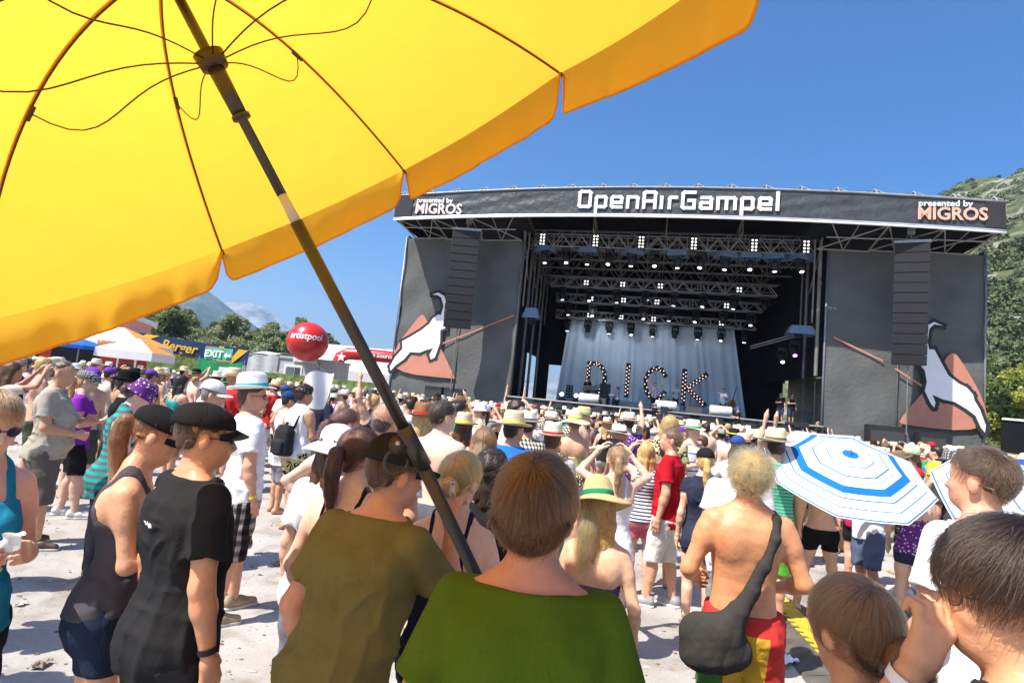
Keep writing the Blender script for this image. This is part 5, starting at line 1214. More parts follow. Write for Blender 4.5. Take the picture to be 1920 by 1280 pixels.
def strands(b, n, kind, seed=0, length=.07, off=.016, back=.02, clump=.35, parent=None, mat=None, rad_=.00045, color=None, wild=.15, tousle=.003):
    """single hairs combed from the crown, as hair curves lying on the hair volume"""
    r = np.random.default_rng(seed); K = 7
    pole = unit((0.012, -.55, .84))                         # the whorl
    u = r.normal(size=(n * 3, 3)); u /= np.linalg.norm(u, axis=1)[:, None]
    hl = np.interp(u[:, 1] * .11, [-.11, -.062, -.042, -.030, .02, .045, .085, .11], [back, back + .012, .085, .140, .143, .140, .180, .188])
    keep = (.142 + u[:, 2] * .10) > hl - .002
    u = u[keep][:n]; n = len(u)
    C = np.array([0, -.010, .142]); rd = np.array([.0745, .0965, .090]) + off
    tip_hl = back - .03
    P = np.zeros((n, K, 3)); P[:, 0] = u
    cl = r.integers(0, max(8, n // 14), n); cdir = r.normal(size=(cl.max() + 1, 3))
    step = length * r.uniform(.6, 1.15, n) / (K - 1) / .11
    for k in range(1, K):
        p = P[:, k - 1]
        t = p * (p @ pole)[:, None] - pole[None]            # away from the whorl
        t /= np.linalg.norm(t, axis=1)[:, None] + 1e-6
        t = t + np.array([0, 0, -.35]) + wild * cdir[cl] * clump * 2 + wild * r.normal(size=(n, 3)) * .5
        t -= p * (t * p).sum(1)[:, None]; t /= np.linalg.norm(t, axis=1)[:, None] + 1e-6
        q = p + t * step[:, None]; P[:, k] = q / np.linalg.norm(q, axis=1)[:, None]
    lift = (.985 + .03 * r.random(n))[:, None] * np.linspace(.96, 1.03, K)[None] + (wild * .10 * np.abs(cdir[cl, 0]))[:, None] * np.linspace(0, 1, K)[None] ** 1.5
    L = C + P * rd * lift[:, :, None]
    # below the skull's widest ring hair follows the neck instead of curling under
    low = L[:, :, 2] < .10
    L[:, :, 1] = np.where(low & (L[:, :, 1] < 0), np.minimum(L[:, :, 1], -.075 - (.10 - L[:, :, 2]) * .02), L[:, :, 1])
    tt = np.linspace(0, 1, K)[None, :, None]; phs = r.uniform(0, 6.28, (cl.max() + 1, 1, 3))[cl] + .5 * r.normal(size=(n, 1, 3)); amp = np.abs(cdir[cl])[:, None, :1] * tousle
    L = L + amp * np.sin(4.5 * tt + phs) * tt ** .7
    fly = (r.random(n) < .04)[:, None, None]; L = np.where(fly, L + (P * .022 * tt ** 2) * r.random((n, 1, 1)), L)
    Wd = L.reshape(-1, 3) @ b.HR.T + b.hp
    return curves_obj('hair_strands', Wd.reshape(n, K, 3), rad_, parent, mat, color)
def tail_strands(pts, n, spread, seed, parent, mat, color, rad_=.0006, wav=.01):
    """hairs following a lock's centre line"""
    r = np.random.default_rng(seed); pts = np.asarray(pts, float); K = 12
    t = np.linspace(0, 1, K); s_ = np.linspace(0, 1, len(pts))
    c = np.stack([np.interp(t, s_, pts[:, i]) for i in range(3)], 1); sp = np.interp(t, s_, spread)
    o = r.normal(size=(n, 3)); o /= np.linalg.norm(o, axis=1)[:, None]; o *= (r.random(n) ** .4)[:, None]
    ph = r.uniform(0, 6.28, (n, 1, 3)); fr = r.uniform(4, 9, (n, 1, 1))
    ln = r.uniform(.75, 1.0, n)
    P = np.empty((n, K, 3))
    for i in range(3): P[:, :, i] = np.interp((ln[:, None] * t[None]).ravel(), t, c[:, i]).reshape(n, K)
    P += o[:, None] * sp[None, :, None] + wav * np.sin(fr * t[None, :, None] + ph) * t[None, :, None]
    return curves_obj('hair_strands', P, rad_, parent, mat, color)
def curves_obj(name, P, rad_, parent, mat, color):
    n, K = P.shape[:2]
    hc = bpy.data.hair_curves.new(name); hc.add_curves([K] * n)
    hc.attributes['position'].data.foreach_set('vector', P.astype(f4).ravel())
    ra = hc.attributes.new('radius', 'FLOAT', 'POINT')
    ra.data.foreach_set('value', np.tile(np.linspace(1, .45, K) * rad_, n).astype(f4))
    hc.materials.append(mat)
    o = bpy.data.objects.new(name, hc); COL.objects.link(o)
    if parent is not None: o.parent = parent
    if color is not None: o.color = (*color, 1)
    return o

# ------------------------------------------------------------------ hats, in the head's own frame
def hat_fedora(crown_h=.115, brim=.058, pinch=.018, n=40, droop=.012, up=.018):
    prof = [(0.0, crown_h - .012), (.35, crown_h - .010), (.72, crown_h), (.88, crown_h - .008), (.95, crown_h * .72), (1.0, crown_h * .3), (1.03, .004)]
    V, F = [], []
    rx_, ry_ = .083, .104
    rings = []
    for r, z in prof: rings.append([(rx_ * r, ry_ * r, z, 0)])
    for i, tb in enumerate(np.linspace(.12, 1, 6)): rings.append([(rx_ * 1.03 + brim * tb, ry_ * 1.03 + brim * tb, 0.0, tb)])
    for i, tb in enumerate((1.0, .5, .05)): rings.append([(rx_ * 1.03 + brim * tb - .001, ry_ * 1.03 + brim * tb - .001, -.006, tb)])
    for rr in rings:
        a, c, z, tb = rr[0]
        for k in range(n):
            t = 2 * math.pi * k / n; cx, sy = math.cos(t), math.sin(t)
            zz = z + tb * tb * (up * abs(cx) ** 1.5 - droop * max(sy, 0) + up * .6 * max(-sy, 0))
            x_, y_ = a * cx, c * sy
            if tb == 0 and z > crown_h * .6:
                zz -= pinch * math.exp(-(x_ / .028) ** 2) * (1 if z > crown_h * .8 else 0)
                if y_ > .03: x_ *= 1 - .22 * (y_ - .03) / .08
            V.append((x_, y_, zz))
    m_ = len(rings)
    for i in range(m_ - 1):
        for k in range(n):
            a, c = i * n + k, i * n + (k + 1) % n; F.append((a, c, c + n, a + n))
    return np.array(V), F
def hat_band(z0=.004, z1=.032, n=40, grow=1.045):
    mb = MB(); mb.lathe([(1.02 * grow, z0), (1.035 * grow, z0 + .004), (1.015 * grow, z1 - .003), (.99 * grow, z1)], n, .083, .104)
    return np.array(mb.v), mb.f
def hat_sun(n=40, brim=.085, crown_h=.10):
    prof = [(0.0, crown_h), (.4, crown_h - .004), (.75, crown_h - .02), (.95, crown_h * .5), (1.03, .004)]
    rings = [(.085 * r, .106 * r, z) for r, z in prof]
    for tb in np.linspace(.15, 1, 6): rings.append((.0875 + brim * tb, .109 + brim * tb, -.002 - .04 * tb ** 1.6))
    rings.append((.0875 + brim - .002, .109 + brim - .002, -.049)); rings.append((.09, .11, -.010))
    V, F = [], []
    for i, (a, c, z) in enumerate(rings):
        for k in range(n):
            t = 2 * math.pi * k / n
            wv = .010 * math.sin(3 * t + 1) * max(0, (a - .09) / brim) if i >= len(prof) else 0
            V.append((a * math.cos(t), c * math.sin(t), z + wv))
    for i in range(len(rings) - 1):
        for k in range(n):
            a, c = i * n + k, i * n + (k + 1) % n; F.append((a, c, c + n, a + n))
    return np.array(V), F
def hat_cap(n=36, flat=False):
    """baseball cap dome"""
    V, F = [], []; rings = []
    hgt = .088 if not flat else .072
    for i, a in enumerate(np.linspace(0.02, math.pi / 2, 9)):
        rings.append((math.sin(a), math.cos(a) * hgt))
    rings += [(1.0, -.012), (.985, -.013), (.97, .0)]
    for i, (r, z) in enumerate(rings):
        for k in range(n):
            t = 2 * math.pi * k / n; sd = 1 + .010 * abs(math.sin(3 * t)) ** .5 * (r > .1)
            V.append((.086 * r * sd * math.cos(t), .107 * r * sd * math.sin(t) + (-.006 if flat else 0), z - .012 * math.sin(t) * r))
    for i in range(len(rings) - 1):
        for k in range(n):
            a, c = i * n + k, i * n + (k + 1) % n; F.append((a, c, c + n, a + n))
    return np.array(V), F
def hat_visor(n=14, ln=.07):
    V, F = [], []
    for s_ in (0, 1):
        for j in range(5):
            f = j / 4
            for i in range(n + 1):
                t = rad(22) + rad(136) * i / n
                r = 1 + f * (ln / .105) * math.sin((t - rad(22)) / rad(136) * math.pi) ** .6
                x_, y_ = .084 * r * math.cos(t) * (1 - .05 * f), .105 * r * math.sin(t)
                V.append((x_, y_, -.014 - .012 - .022 * f - 1.6 * x_ * x_ + (.003 if s_ else 0)))
    w = n + 1
    for s_ in (0, 1):
        for j in range(4):
            for i in range(n):
                a = s_ * 5 * w + j * w + i; q = (a, a + 1, a + 1 + w, a + w); F.append(q if s_ else q[::-1])
    for i in range(n):
        a = 4 * w + i; F.append((a, a + 1, a + 1 + 5 * w, a + 5 * w))
    return np.array(V), F
def hat_bucket(n=36):
    prof = [(0, .10), (.6, .10), (.86, .092), (.96, .05), (1.02, .01)]
    rings = [(.084 * r, .105 * r, z) for r, z in prof] + [(.095, .116, -.01), (.115, .136, -.035), (.113, .134, -.037), (.088, .11, -.004)]
    V, F = [], []
    for a, c, z in rings:
        for k in range(n):
            t = 2 * math.pi * k / n; V.append((a * math.cos(t), c * math.sin(t), z))
    for i in range(len(rings) - 1):
        for k in range(n):
            a, c = i * n + k, i * n + (k + 1) % n; F.append((a, c, c + n, a + n))
    return np.array(V), F
HATFN = dict(fedora=lambda: hat_fedora(), straw=lambda: hat_fedora(.12, .066, .012), sun=hat_sun, cap=hat_cap, flat=lambda: hat_cap(flat=True), bucket=hat_bucket,
             widestraw=lambda: hat_sun(brim=.10, crown_h=.125))
HATCACHE = {}
def put_hat(b, kind, parent, mat, color, band=None, tilt=0.0, z=.172, back=0.0, bandmat=None, yaw=0.0, scale=1.06, size=1.0):
    def mk(VF, nm, mt, col, par):
        key = (nm, kind)
        V, F = VF
        V = (np.asarray(V) * scale) @ rotx(tilt).T @ rotz(yaw).T
        V = V + (0, -.010 + back, z)
        me = mesh_np(nm, (V @ b.HR.T + b.hp) * size, F, True, mt)
        return link(nm, me, None, par, col)
    o = mk(HATFN[kind](), 'hat' if kind not in ('cap', 'flat') else 'cap', mat, color, parent)
    if kind in ('cap', 'flat'):
        mk(hat_visor(ln=.07 if kind == 'cap' else .045), 'visor', mat, color, o)
    if band is not None and kind in ('fedora', 'straw', 'sun', 'widestraw'):
        mk(hat_band(), 'hat_band', bandmat or MATS['cloth'], band, o)
    return o

# ------------------------------------------------------------------ shoes
SHOES = {}
def shoe_mesh(kind):
    if kind in SHOES: return SHOES[kind]
    g = Grid((-.07, -.10, -.01), (.07, .24, .16), .007)
    if kind == 'shoe':
        g.add(cone((0, -.035, .050), (0, .06, .052), .042, .043), .03); g.add(cone((0, .05, .045), (.004, .165, .034), .043, .032), .02)
        g.add(cone((0, -.03, .07), (0, -.02, .105), .042, .040), .03); g.carve(cone((0, -.022, .10), (0, -.015, .2), .033, .04), .005)
        g.cut(g.xyz()[2] - .022, .004)
        up = g.mesh(2)
        s_ = Grid((-.07, -.10, -.015), (.07, .24, .05), .006)
        s_.add(cone((0, -.038, .02), (0, .06, .02), .046, .044), .02); s_.add(cone((0, .05, .02), (.004, .170, .02), .047, .035), .02)
        s_.cut(s_.xyz()[2], .003); s_.cut(.026 - s_.xyz()[2], .003)
        SHOES[kind] = (up, s_.mesh(2))
    else:
        g.add(cone((0, -.038, .012), (0, .06, .012), .042, .042), .02); g.add(cone((0, .05, .012), (.004, .165, .012), .045, .034), .02)
        g.cut(g.xyz()[2], .003); g.cut(.018 - g.xyz()[2], .003)
        st = MB(); st.tube([(-.042, .03, .02), (-.026, .07, .075), (.004, .11, .085), (.004, .125, .055)], .006, 6); st.tube([(.045, .03, .02), (.03, .07, .075), (.004, .11, .085)], .006, 6)
        SHOES[kind] = ((np.array(st.v), st.f), g.mesh(2))
    return SHOES[kind]
def put_shoes(b, parent, kind, color, sole=(.55, .53, .5), turn=.12, size=1.0):
    up, so = shoe_mesh(kind)
    for q in (-1, 1):
        A = b.an[q].copy(); A[2] = 0
        R = rotz(-q * turn)
        me = mesh_np('shoe', (np.asarray(up[0]) @ R.T + A) * size, up[1], True, MATS['leather']); o = link('shoe' if kind == 'shoe' else 'sandal', me, None, parent, color)
        me = mesh_np('sole', (np.asarray(so[0]) @ R.T + A - (0, 0, .002)) * size, so[1], True, MATS['rubber']); link('sole', me, None, o, sole)
def mcup_():
    if 'clear_plastic' in MATS: return MATS['clear_plastic']
    m, t, n, L = nodes('clear_plastic'); out = n('OutputMaterial'); gl = n('BsdfGlossy'); gl.inputs['Roughness'].default_value = .08; tp = n('BsdfTransparent'); tp.inputs[0].default_value = (.93, .95, .95, 1)
    fz = n('LayerWeight'); fz.inputs[0].default_value = .35; mx = n('MixShader'); L(fz.outputs['Facing'], mx.inputs[0]); L(tp.outputs[0], mx.inputs[1]); L(gl.outputs[0], mx.inputs[2]); L(mx.outputs[0], out.inputs[0]); MATS['clear_plastic'] = m; return m
def glasses(b, parent, color=(.02, .02, .02), size=1.0, lens=(.02, .02, .025), r_=.0028, clear=False):
    fr = MB()
    for q in (-1, 1):
        fr.tube([b.H((q * (.034 + .024 * math.cos(t)), .101 - .012 * abs(math.cos(t)) * (1 if math.cos(t) > 0 else .2), .112 + .017 * math.sin(t))) * size for t in np.linspace(0, 2 * math.pi, 17)], r_, 5, False)
        fr.tube([b.H((q * .058, .088, .116)) * size, b.H((q * .079, .06, .117)) * size, b.H((q * .084, -.01, .115)) * size], r_, 5)
    fr.tube([b.H((-.012, .104, .116)) * size, b.H((.012, .104, .116)) * size], .0025 * size, 5)
    o = fr.build('sunglasses', MATS['plastic'], parent, True, color)
    for q in (-1, 1):
        ln = MB(); c_ = [b.H((q * (.034 + .022 * math.cos(t)), .103 - .012 * abs(math.cos(t)) * (1 if math.cos(t) > 0 else .2), .112 + .016 * math.sin(t))) * size for t in np.linspace(0, 2 * math.pi, 13)[:-1]]
        ln.add(c_, [tuple(range(12))]); ln.build('lens', MATS['gloss'] if not clear else mcup_(), o, False, lens)
    return o
def eyes(b, parent, size=1.0):
    for q in (-1, 1):
        mb = MB(); mb.lathe([(0.0, -.011), (.008, -.008), (.011, 0), (.008, .008), (0, .011)], 10)
        V = np.array(mb.v) + (0, 0, 0)
        me = mesh_np('eye', (np.array([b.H(v + (q * .030, .086, .108)) for v in V])) * size, mb.f, True, MATS['eyewhite']); e = link('eye', me, None, parent)
        mb = MB(); mb.lathe([(0.0, -.0055), (.0045, -.003), (.0055, 0), (.0045, .003), (0, .0055)], 8)
        me = mesh_np('iris', (np.array([b.H(np.array(v) + (q * .030, .0935, .108)) for v in mb.v])) * size, mb.f, True, MATS['gloss']); link('iris', me, None, e, (.05, .03, .02))
    mb = MB(); mb.lathe([(0, -.006), (.6, -.004), (1, 0), (.6, .004), (0, .006)], 12)
    V = np.array([(x * .024, y * .012, z) for x, y, z in mb.v])
    me = mesh_np('lips', np.array([b.H(v + (0, .096, .048)) for v in V]) * size, mb.f, True, MATS['skin']); link('lips', me, None, parent, (.42, .13, .11))

SKIN = [(.62, .36, .24), (.55, .30, .19), (.68, .43, .31), (.48, .25, .15), (.60, .33, .21)]
SK_RED = (.60, .24, .13)
GROUP_NEAR = 'festival goers standing close by'
def person(loc, rz, H, label, sex='m', skin=SKIN[0], top=None, bottom=None, hair=None, hat=None, shoes=None, h=.012, arms=('down', 'down'), head=(0, 0, 0),
           lean=(0, 0), stance=.10, step=(0, 0), build=1.0, belly=0.0, curl=(.45, .45), twist=(0, 0), strand=None, shades=None, eye=False, fine=True, seed=0, z=0.0, knees=(.03, .03), group=GROUP_NEAR, feet=False):
    b = Body(sex, build, arms, head, lean, stance, step, belly, 0, knees)
    V, F = body_mesh(b, h, fine, curl, twist, feet=shoes is None or shoes[0] == 'sandal')
    o = link('person', mesh_np('person', V, F, True, MATS['skin']), None, None, skin)
    tag(o, label, 'person', group)
    k = H / 1.787
    if not feet:                     # loc is where the head is: step back by the head's offset from the feet
        hx, hy = (b.H((0, -.01, .15))[:2] * k); c_, s_ = math.cos(rz), math.sin(rz); loc = (loc[0] - c_ * hx + s_ * hy, loc[1] - s_ * hx - c_ * hy)
    o.location = (loc[0], loc[1], z); o.rotation_euler = (0, 0, rz); o.scale = (k, k, k)
    def cl(nm, VF, spec):
        mt = spec[2].get('mat', 'cloth') if len(spec) > 2 else 'cloth'
        return link(nm, mesh_np(nm, VF[0], VF[1], True, MATS[mt]), None, o, spec[1])
    def kw(spec): return {a: c for a, c in (spec[2].items() if len(spec) > 2 else ()) if a not in ('mat', 'name')}
    if top: cl((top[2].get('name') if len(top) > 2 else None) or {'tee': 't_shirt', 'tank': 'tank_top', 'strap': 'strap_top', 'bikini': 'bikini_top', 'tube': 'tube_top', 'dress': 'dress', 'loose_tank': 'tank_top', 'shirt': 'shirt'}[top[0]],
               top_mesh(b, top[0], h * .95, seed, **kw(top)), top)
    if bottom: cl((bottom[2].get('name') if len(bottom) > 2 else None) or {'shorts': 'shorts', 'hot': 'denim_shorts', 'pants': 'trousers', 'skirt': 'skirt', 'swim': 'shorts'}[bottom[0]], bottom_mesh(b, bottom[0], h * .95, seed + 2, **{**({'waist': ((top[2].get('hem') if len(top) > 2 else None) or .80) + (.09 if top[0] in ('tee', 'shirt', 'loose_tank') else .13)} if top and top[0] in ('tee', 'shirt', 'loose_tank', 'tank', 'strap', 'tube') else {}), **kw(bottom)}), bottom)
    if hair:
        ho = cl('hair', hair_mesh(b, hair[0], min(h, .0085), seed + 3, **{**({'off': strand.get('off', .016) - .010, 'back': strand.get('back', .02) + .032} if strand else {}), **{a: c for a, c in (hair[2].items() if len(hair) > 2 else ()) if a in ('off', 'back') and not strand}}), (hair[0], hair[1], {'mat': 'hair'}))
        if strand:
            strands(b, strand['n'], hair[0], seed, strand.get('length', .07), strand.get('off', .016), strand.get('back', .02), parent=ho, mat=MATS['strand'], color=hair[1],
                    rad_=strand.get('r', .0005), wild=strand.get('wild', .15), tousle=strand.get('tousle', .003))
            if 'tail' in strand:
                tl = strand['tail']; dr = rotz(math.atan2(b.HR[1, 0], b.HR[0, 0])); tp_ = [np.array(p) for p in tl['pts']]; pts = [b.H(p) for p in tp_] if tl.get('stiff') else [b.H(tp_[0]), b.H(tp_[1])] + [b.H(tp_[1]) + dr @ (p - tp_[1]) for p in tp_[2:]]
                tail_strands(pts, tl['n'], tl['spread'], seed, ho, MATS['strand'], hair[1], strand.get('r', .0005) * 1.3, tl.get('wav', .01))
    if hat: put_hat(b, hat[0], o, MATS[hat[2].get('mat', 'cloth')], hat[1], **{a: c for a, c in hat[2].items() if a != 'mat'})
    if shoes: put_shoes(b, o, shoes[0], shoes[1], *(shoes[2:] or ()))
    if shades: glasses(b, o, shades[:3], r_=.0014 if len(shades) > 3 else .0028, clear=len(shades) > 3)
    if eye: eyes(b, o)
    return o, b
# ================================================================== patterned cloth
def pattern(name, kind, cols, scale=1.0):
    m, t, n, L = nodes(name); out = n('OutputMaterial'); p = n('BsdfPrincipled'); p.inputs['Roughness'].default_value = .9; p.inputs['Specular IOR Level'].default_value = .12
    tc = n('TexCoord'); sp = n('SeparateXYZ'); L(tc.outputs['Object'], sp.inputs[0])
    def fr(sock, f, lo, hi, off=0.0):
        a = n('Math'); a.operation = 'MULTIPLY_ADD'; L(sock, a.inputs[0]); a.inputs[1].default_value = f * scale; a.inputs[2].default_value = off
        b = n('Math'); b.operation = 'FRACT'; L(a.outputs[0], b.inputs[0]); c = n('Math'); c.operation = 'COMPARE'; L(b.outputs[0], c.inputs[0]); c.inputs[1].default_value = (lo + hi) / 2; c.inputs[2].default_value = (hi - lo) / 2
        return c.outputs[0]
    def mix(fac, a, b):
        x = n('Mix'); x.data_type = 'RGBA'
        L(fac, x.inputs[0])
        for s_, v in ((6, a), (7, b)):
            if isinstance(v, tuple): x.inputs[s_].default_value = (*v, 1)
            else: L(v, x.inputs[s_])
        return x.outputs[2]
    if kind == 'stripes':
        c = mix(fr(sp.outputs[2], 16, 0, .5), cols[0], cols[1])
        if len(cols) > 2: c = mix(fr(sp.outputs[2], 8, .75, .9), c, cols[2])
    elif kind == 'plaid':
        ax = n('Math'); ax.operation = 'ADD'; L(sp.outputs[0], ax.inputs[0]); L(sp.outputs[1], ax.inputs[1])
        c = mix(fr(ax.outputs[0], 13, 0, .45), cols[0], cols[1]); h_ = mix(fr(sp.outputs[2], 13, 0, .45), cols[0], cols[1])
        hm = n('Mix'); hm.data_type = 'RGBA'; hm.blend_type = 'MULTIPLY'; hm.inputs[0].default_value = .8; L(c, hm.inputs[6]); L(h_, hm.inputs[7]); c = hm.outputs[2]
        c = mix(fr(ax.outputs[0], 13, .70, .76), c, cols[2]); c = mix(fr(sp.outputs[2], 13, .70, .76), c, cols[2])
    elif kind == 'floral':
        v = n('TexVoronoi'); v.inputs['Scale'].default_value = 14 * scale; v.feature = 'F1'; L(tc.outputs['Object'], v.inputs['Vector'])
        w = n('TexNoise'); w.inputs['Scale'].default_value = 26 * scale; L(tc.outputs['Object'], w.inputs['Vector'])
        ad = n('Math'); ad.operation = 'MULTIPLY_ADD'; L(w.outputs[0], ad.inputs[0]); ad.inputs[1].default_value = .7; L(v.outputs['Distance'], ad.inputs[2])
        r_ = ramp(n, [(0, cols[0]), (.58, cols[0]), (.62, cols[1]), (.80, cols[1]), (.84, cols[2])]); L(ad.outputs[0], r_.inputs[0]); c = r_.outputs[0]
    L(c, p.inputs['Base Color'])
    mp = n('Mapping'); mp.inputs['Scale'].default_value = (7, 7, 3); L(tc.outputs['Object'], mp.inputs[0]); nf = n('TexNoise'); nf.inputs['Scale'].default_value = 1.2; nf.inputs['Distortion'].default_value = 1; L(mp.outputs[0], nf.inputs['Vector'])
    b2 = n('Bump'); b2.inputs['Strength'].default_value = .3; b2.inputs['Distance'].default_value = .03; L(nf.outputs[0], b2.inputs['Height']); L(b2.outputs[0], p.inputs['Normal'])
    L(p.outputs[0], out.inputs[0]); MATS[name] = m; return m
pattern('plaid_dark', 'plaid', [(.05, .045, .05), (.55, .50, .47), (.012, .012, .015)])
pattern('plaid_black', 'plaid', [(.012, .012, .013), (.03, .03, .03), (.22, .22, .2)], .7)
pattern('stripe_teal', 'stripes', [(.02, .30, .28), (.09, .12, .12)], 1.1)
pattern('stripe_green', 'stripes', [(.03, .28, .16), (.16, .45, .32)], 2.0)
pattern('stripe_navy', 'stripes', [(.75, .74, .73), (.05, .06, .12)], 1.6)
pattern('stripe_blue', 'stripes', [(.75, .76, .78), (.75, .76, .78), (.06, .08, .2)], 1.0)
pattern('floral', 'floral', [(.62, .55, .28), (.012, .012, .012), (.55, .48, .24)])
pattern('leopard', 'floral', [(.6, .58, .56), (.03, .03, .03), (.5, .48, .47)], 1.6)
pattern('check_hat', 'plaid', [(.02, .02, .02), (.7, .7, .7), (.3, .3, .3)], 2.6)
pattern('check_shirt', 'plaid', [(.75, .74, .66), (.12, .12, .10), (.5, .48, .3)], 1.6)
pattern('bandana', 'floral', [(.7, .68, .72), (.16, .04, .22), (.12, .03, .18)], 2.4)
def rasta_mat():
    m, t, n, L = nodes('rasta'); out = n('OutputMaterial'); p = n('BsdfPrincipled'); p.inputs['Roughness'].default_value = .85; tc = n('TexCoord'); sp = n('SeparateXYZ'); L(tc.outputs['Object'], sp.inputs[0])
    mr = n('MapRange'); mr.inputs[1].default_value = -.25; mr.inputs[2].default_value = .25; L(sp.outputs[0], mr.inputs[0])
    r1 = ramp(n, [(0, (.05, .16, .02)), (.30, (.62, .36, .02)), (.70, (.50, .02, .015))]); r1.color_ramp.interpolation = 'CONSTANT'; L(mr.outputs[0], r1.inputs[0])
    gt = n('Math'); gt.operation = 'GREATER_THAN'; L(sp.outputs[2], gt.inputs[0]); gt.inputs[1].default_value = .905
    mx = n('Mix'); mx.data_type = 'RGBA'; L(gt.outputs[0], mx.inputs[0]); L(r1.outputs[0], mx.inputs[6]); mx.inputs[7].default_value = (.48, .02, .015, 1); L(mx.outputs[2], p.inputs['Base Color'])
    nf = n('TexNoise'); nf.inputs['Scale'].default_value = 9; nf.inputs['Distortion'].default_value = 1; L(tc.outputs['Object'], nf.inputs['Vector']); b = n('Bump'); b.inputs['Strength'].default_value = .35; b.inputs['Distance'].default_value = .03; L(nf.outputs[0], b.inputs['Height']); L(b.outputs[0], p.inputs['Normal'])
    L(p.outputs[0], out.inputs[0]); MATS['rasta'] = m
rasta_mat()
WHITE, BLACK, OFFW = (.80, .80, .80), (.018, .018, .02), (.72, .70, .65)
BROWN, DKBR, BLOND, SAND = (.085, .036, .014), (.030, .015, .008), (.42, .24, .07), (.26, .14, .05)
STRAW = (.66, .57, .38)

# ================================================================== the people one can tell apart
green, b_green = person((.09, 1.34), rad(-6), 1.705, 'man in a green T-shirt with thick brown hair, back to us under the yellow parasol', skin=SK_RED, top=('tee', (.085, .130, .010), dict(neck=.108, ease=.019, wr=.010, sleeve=.18)),
    bottom=('shorts', (.1, .09, .08)), hair=('short', (.060, .025, .009)), h=.0085, build=.94, arms=('loose', 'loose'), head=(-.12, .02, -.04),
    strand=dict(n=10000, length=.085, off=.024, back=.035, r=.00045, wild=.08, tousle=.004), seed=1)
olive, b_olive = person((-.36, 2.02), rad(-20), 1.66, 'man in an olive T-shirt and dark cap raising a clear plastic cup', skin=(.58, .27, .16), top=('tee', (.17, .135, .042), dict(neck=.086, ease=.018, wr=.014)),
    bottom=('shorts', (.08, .08, .07)), hair=('short', (.05, .024, .012), dict(off=.014, back=.02)), h=.0085, build=1.06, arms=('pocket', ((.22, .62, -.74), (-.18, .22, 1))), head=(-.52, -.16, .0), lean=(.16, .10),
    hat=('cap', (.022, .019, .018), dict(z=.168, tilt=rad(8), back=-.004, scale=1.10)), curl=(.4, 1.0), twist=(0, rad(100)), strand=dict(n=2500, length=.05, off=.016, back=.015), seed=2)
blackm, b_blackm = person((-1.14, 2.22), rad(-38), 1.70, 'man in a plain black T-shirt and black cap, seen from behind', skin=(.58, .28, .16), top=('tee', (.022, .022, .024), dict(neck=.090, ease=.018, wr=.015, hem=.78)),
    bottom=('shorts', (.03, .03, .035)), hair=('short', (.06, .03, .016), dict(off=.008, back=.02)), h=.009, build=1.04, arms=('down', 'down'), head=(-.30, -.05, 0), stance=.12,
    hat=('flat', (.016, .016, .017), dict(z=.170, tilt=rad(4), scale=1.12)), shades=(.01, .01, .01), curl=(.4, .8), strand=dict(n=1800, length=.035, off=.010, back=.02), seed=3)
capw, b_capw = person((-1.46, 2.48), rad(-62), 1.66, 'woman in a dark grey racerback top and black cap looking down', 'f', (.62, .33, .20), top=('tank', (.075, .068, .078), dict(hem=.90, wr=.010)), bottom=('hot', (.02, .03, .055), dict(hem=.68)),
    hair=('ponytail', (.18, .075, .03)), h=.0095, arms=('down', 'hold'), head=(-.05, -.42, 0), lean=(0, .06), hat=('flat', (.016, .016, .017), dict(z=.165, tilt=rad(6), scale=1.12)), curl=(.5, .7), seed=4,
    strand=dict(n=1200, length=.07, off=.012, back=.04, tail=dict(pts=[(0, -.105, .13), (0, -.155, .11), (.005, -.168, .03), (0, -.15, -.06), (0, -.14, -.17)], spread=[.024, .034, .038, .036, .03], n=900)))
whitet, b_whitet = person((-1.98, 4.55), rad(-48), 1.80, 'man in a white T-shirt, white fedora with teal band and plaid shorts', feet=True, skin=(.62, .33, .21), top=('tee', WHITE, dict(wr=.012, neck=.082)), bottom=('shorts', (1, 1, 1), dict(mat='plaid_dark')), lean=(-.12, 0),
    hair=('short', (.08, .045, .025), dict(off=.008)), hat=('fedora', WHITE, dict(band=(.03, .30, .32), z=.178, scale=1.12, tilt=rad(6))), shoes=('shoe', (.32, .25, .16)), shades=(.02, .015, .01), head=(-.42, .03, 0), h=.010, stance=.14, step=(.10, -.12), arms=('loose', 'down'), curl=(.5, .7), seed=5)
beige, _ = person((-4.45, 5.72), rad(-66), 1.80, 'stout man in a beige T-shirt and grey cargo shorts', feet=True, skin=(.60, .32, .20), top=('tee', (.40, .36, .29), dict(wr=.014, hem=.84)), bottom=('shorts', (.13, .115, .10), dict(hem=.42)), hair=('short', (.045, .028, .02), dict(off=.008)), build=1.10, belly=.06,
    arms=('hold', ((.16, .10, -1), (-.55, .9, -.25))), head=(-.05, -.08, 0), shoes=('shoe', (.07, .045, .03)), h=.0115, curl=(.8, .8), stance=.15, step=(-.08, .08), strand=dict(n=900, length=.03, off=.010), seed=6)
tealw, b_teal = person((-1.87, 2.13), rad(-118), 1.69, 'woman with blue sunglasses and a teal top at the left edge', 'f', (.68, .40, .29), top=('tank', (.02, .22, .36)), bottom=('hot', (.02, .02, .03), dict(hem=.5)), hair=('ponytail', (.16, .085, .04)),
    head=(.05, -.28, 0), arms=('hold', ((.15, .25, -1), (-.35, .95, .25))), shades=(.01, .03, .14), h=.009, curl=(1.0, 1.0), strand=dict(n=2500, length=.10, off=.013, back=.04, wild=.05), seed=7)
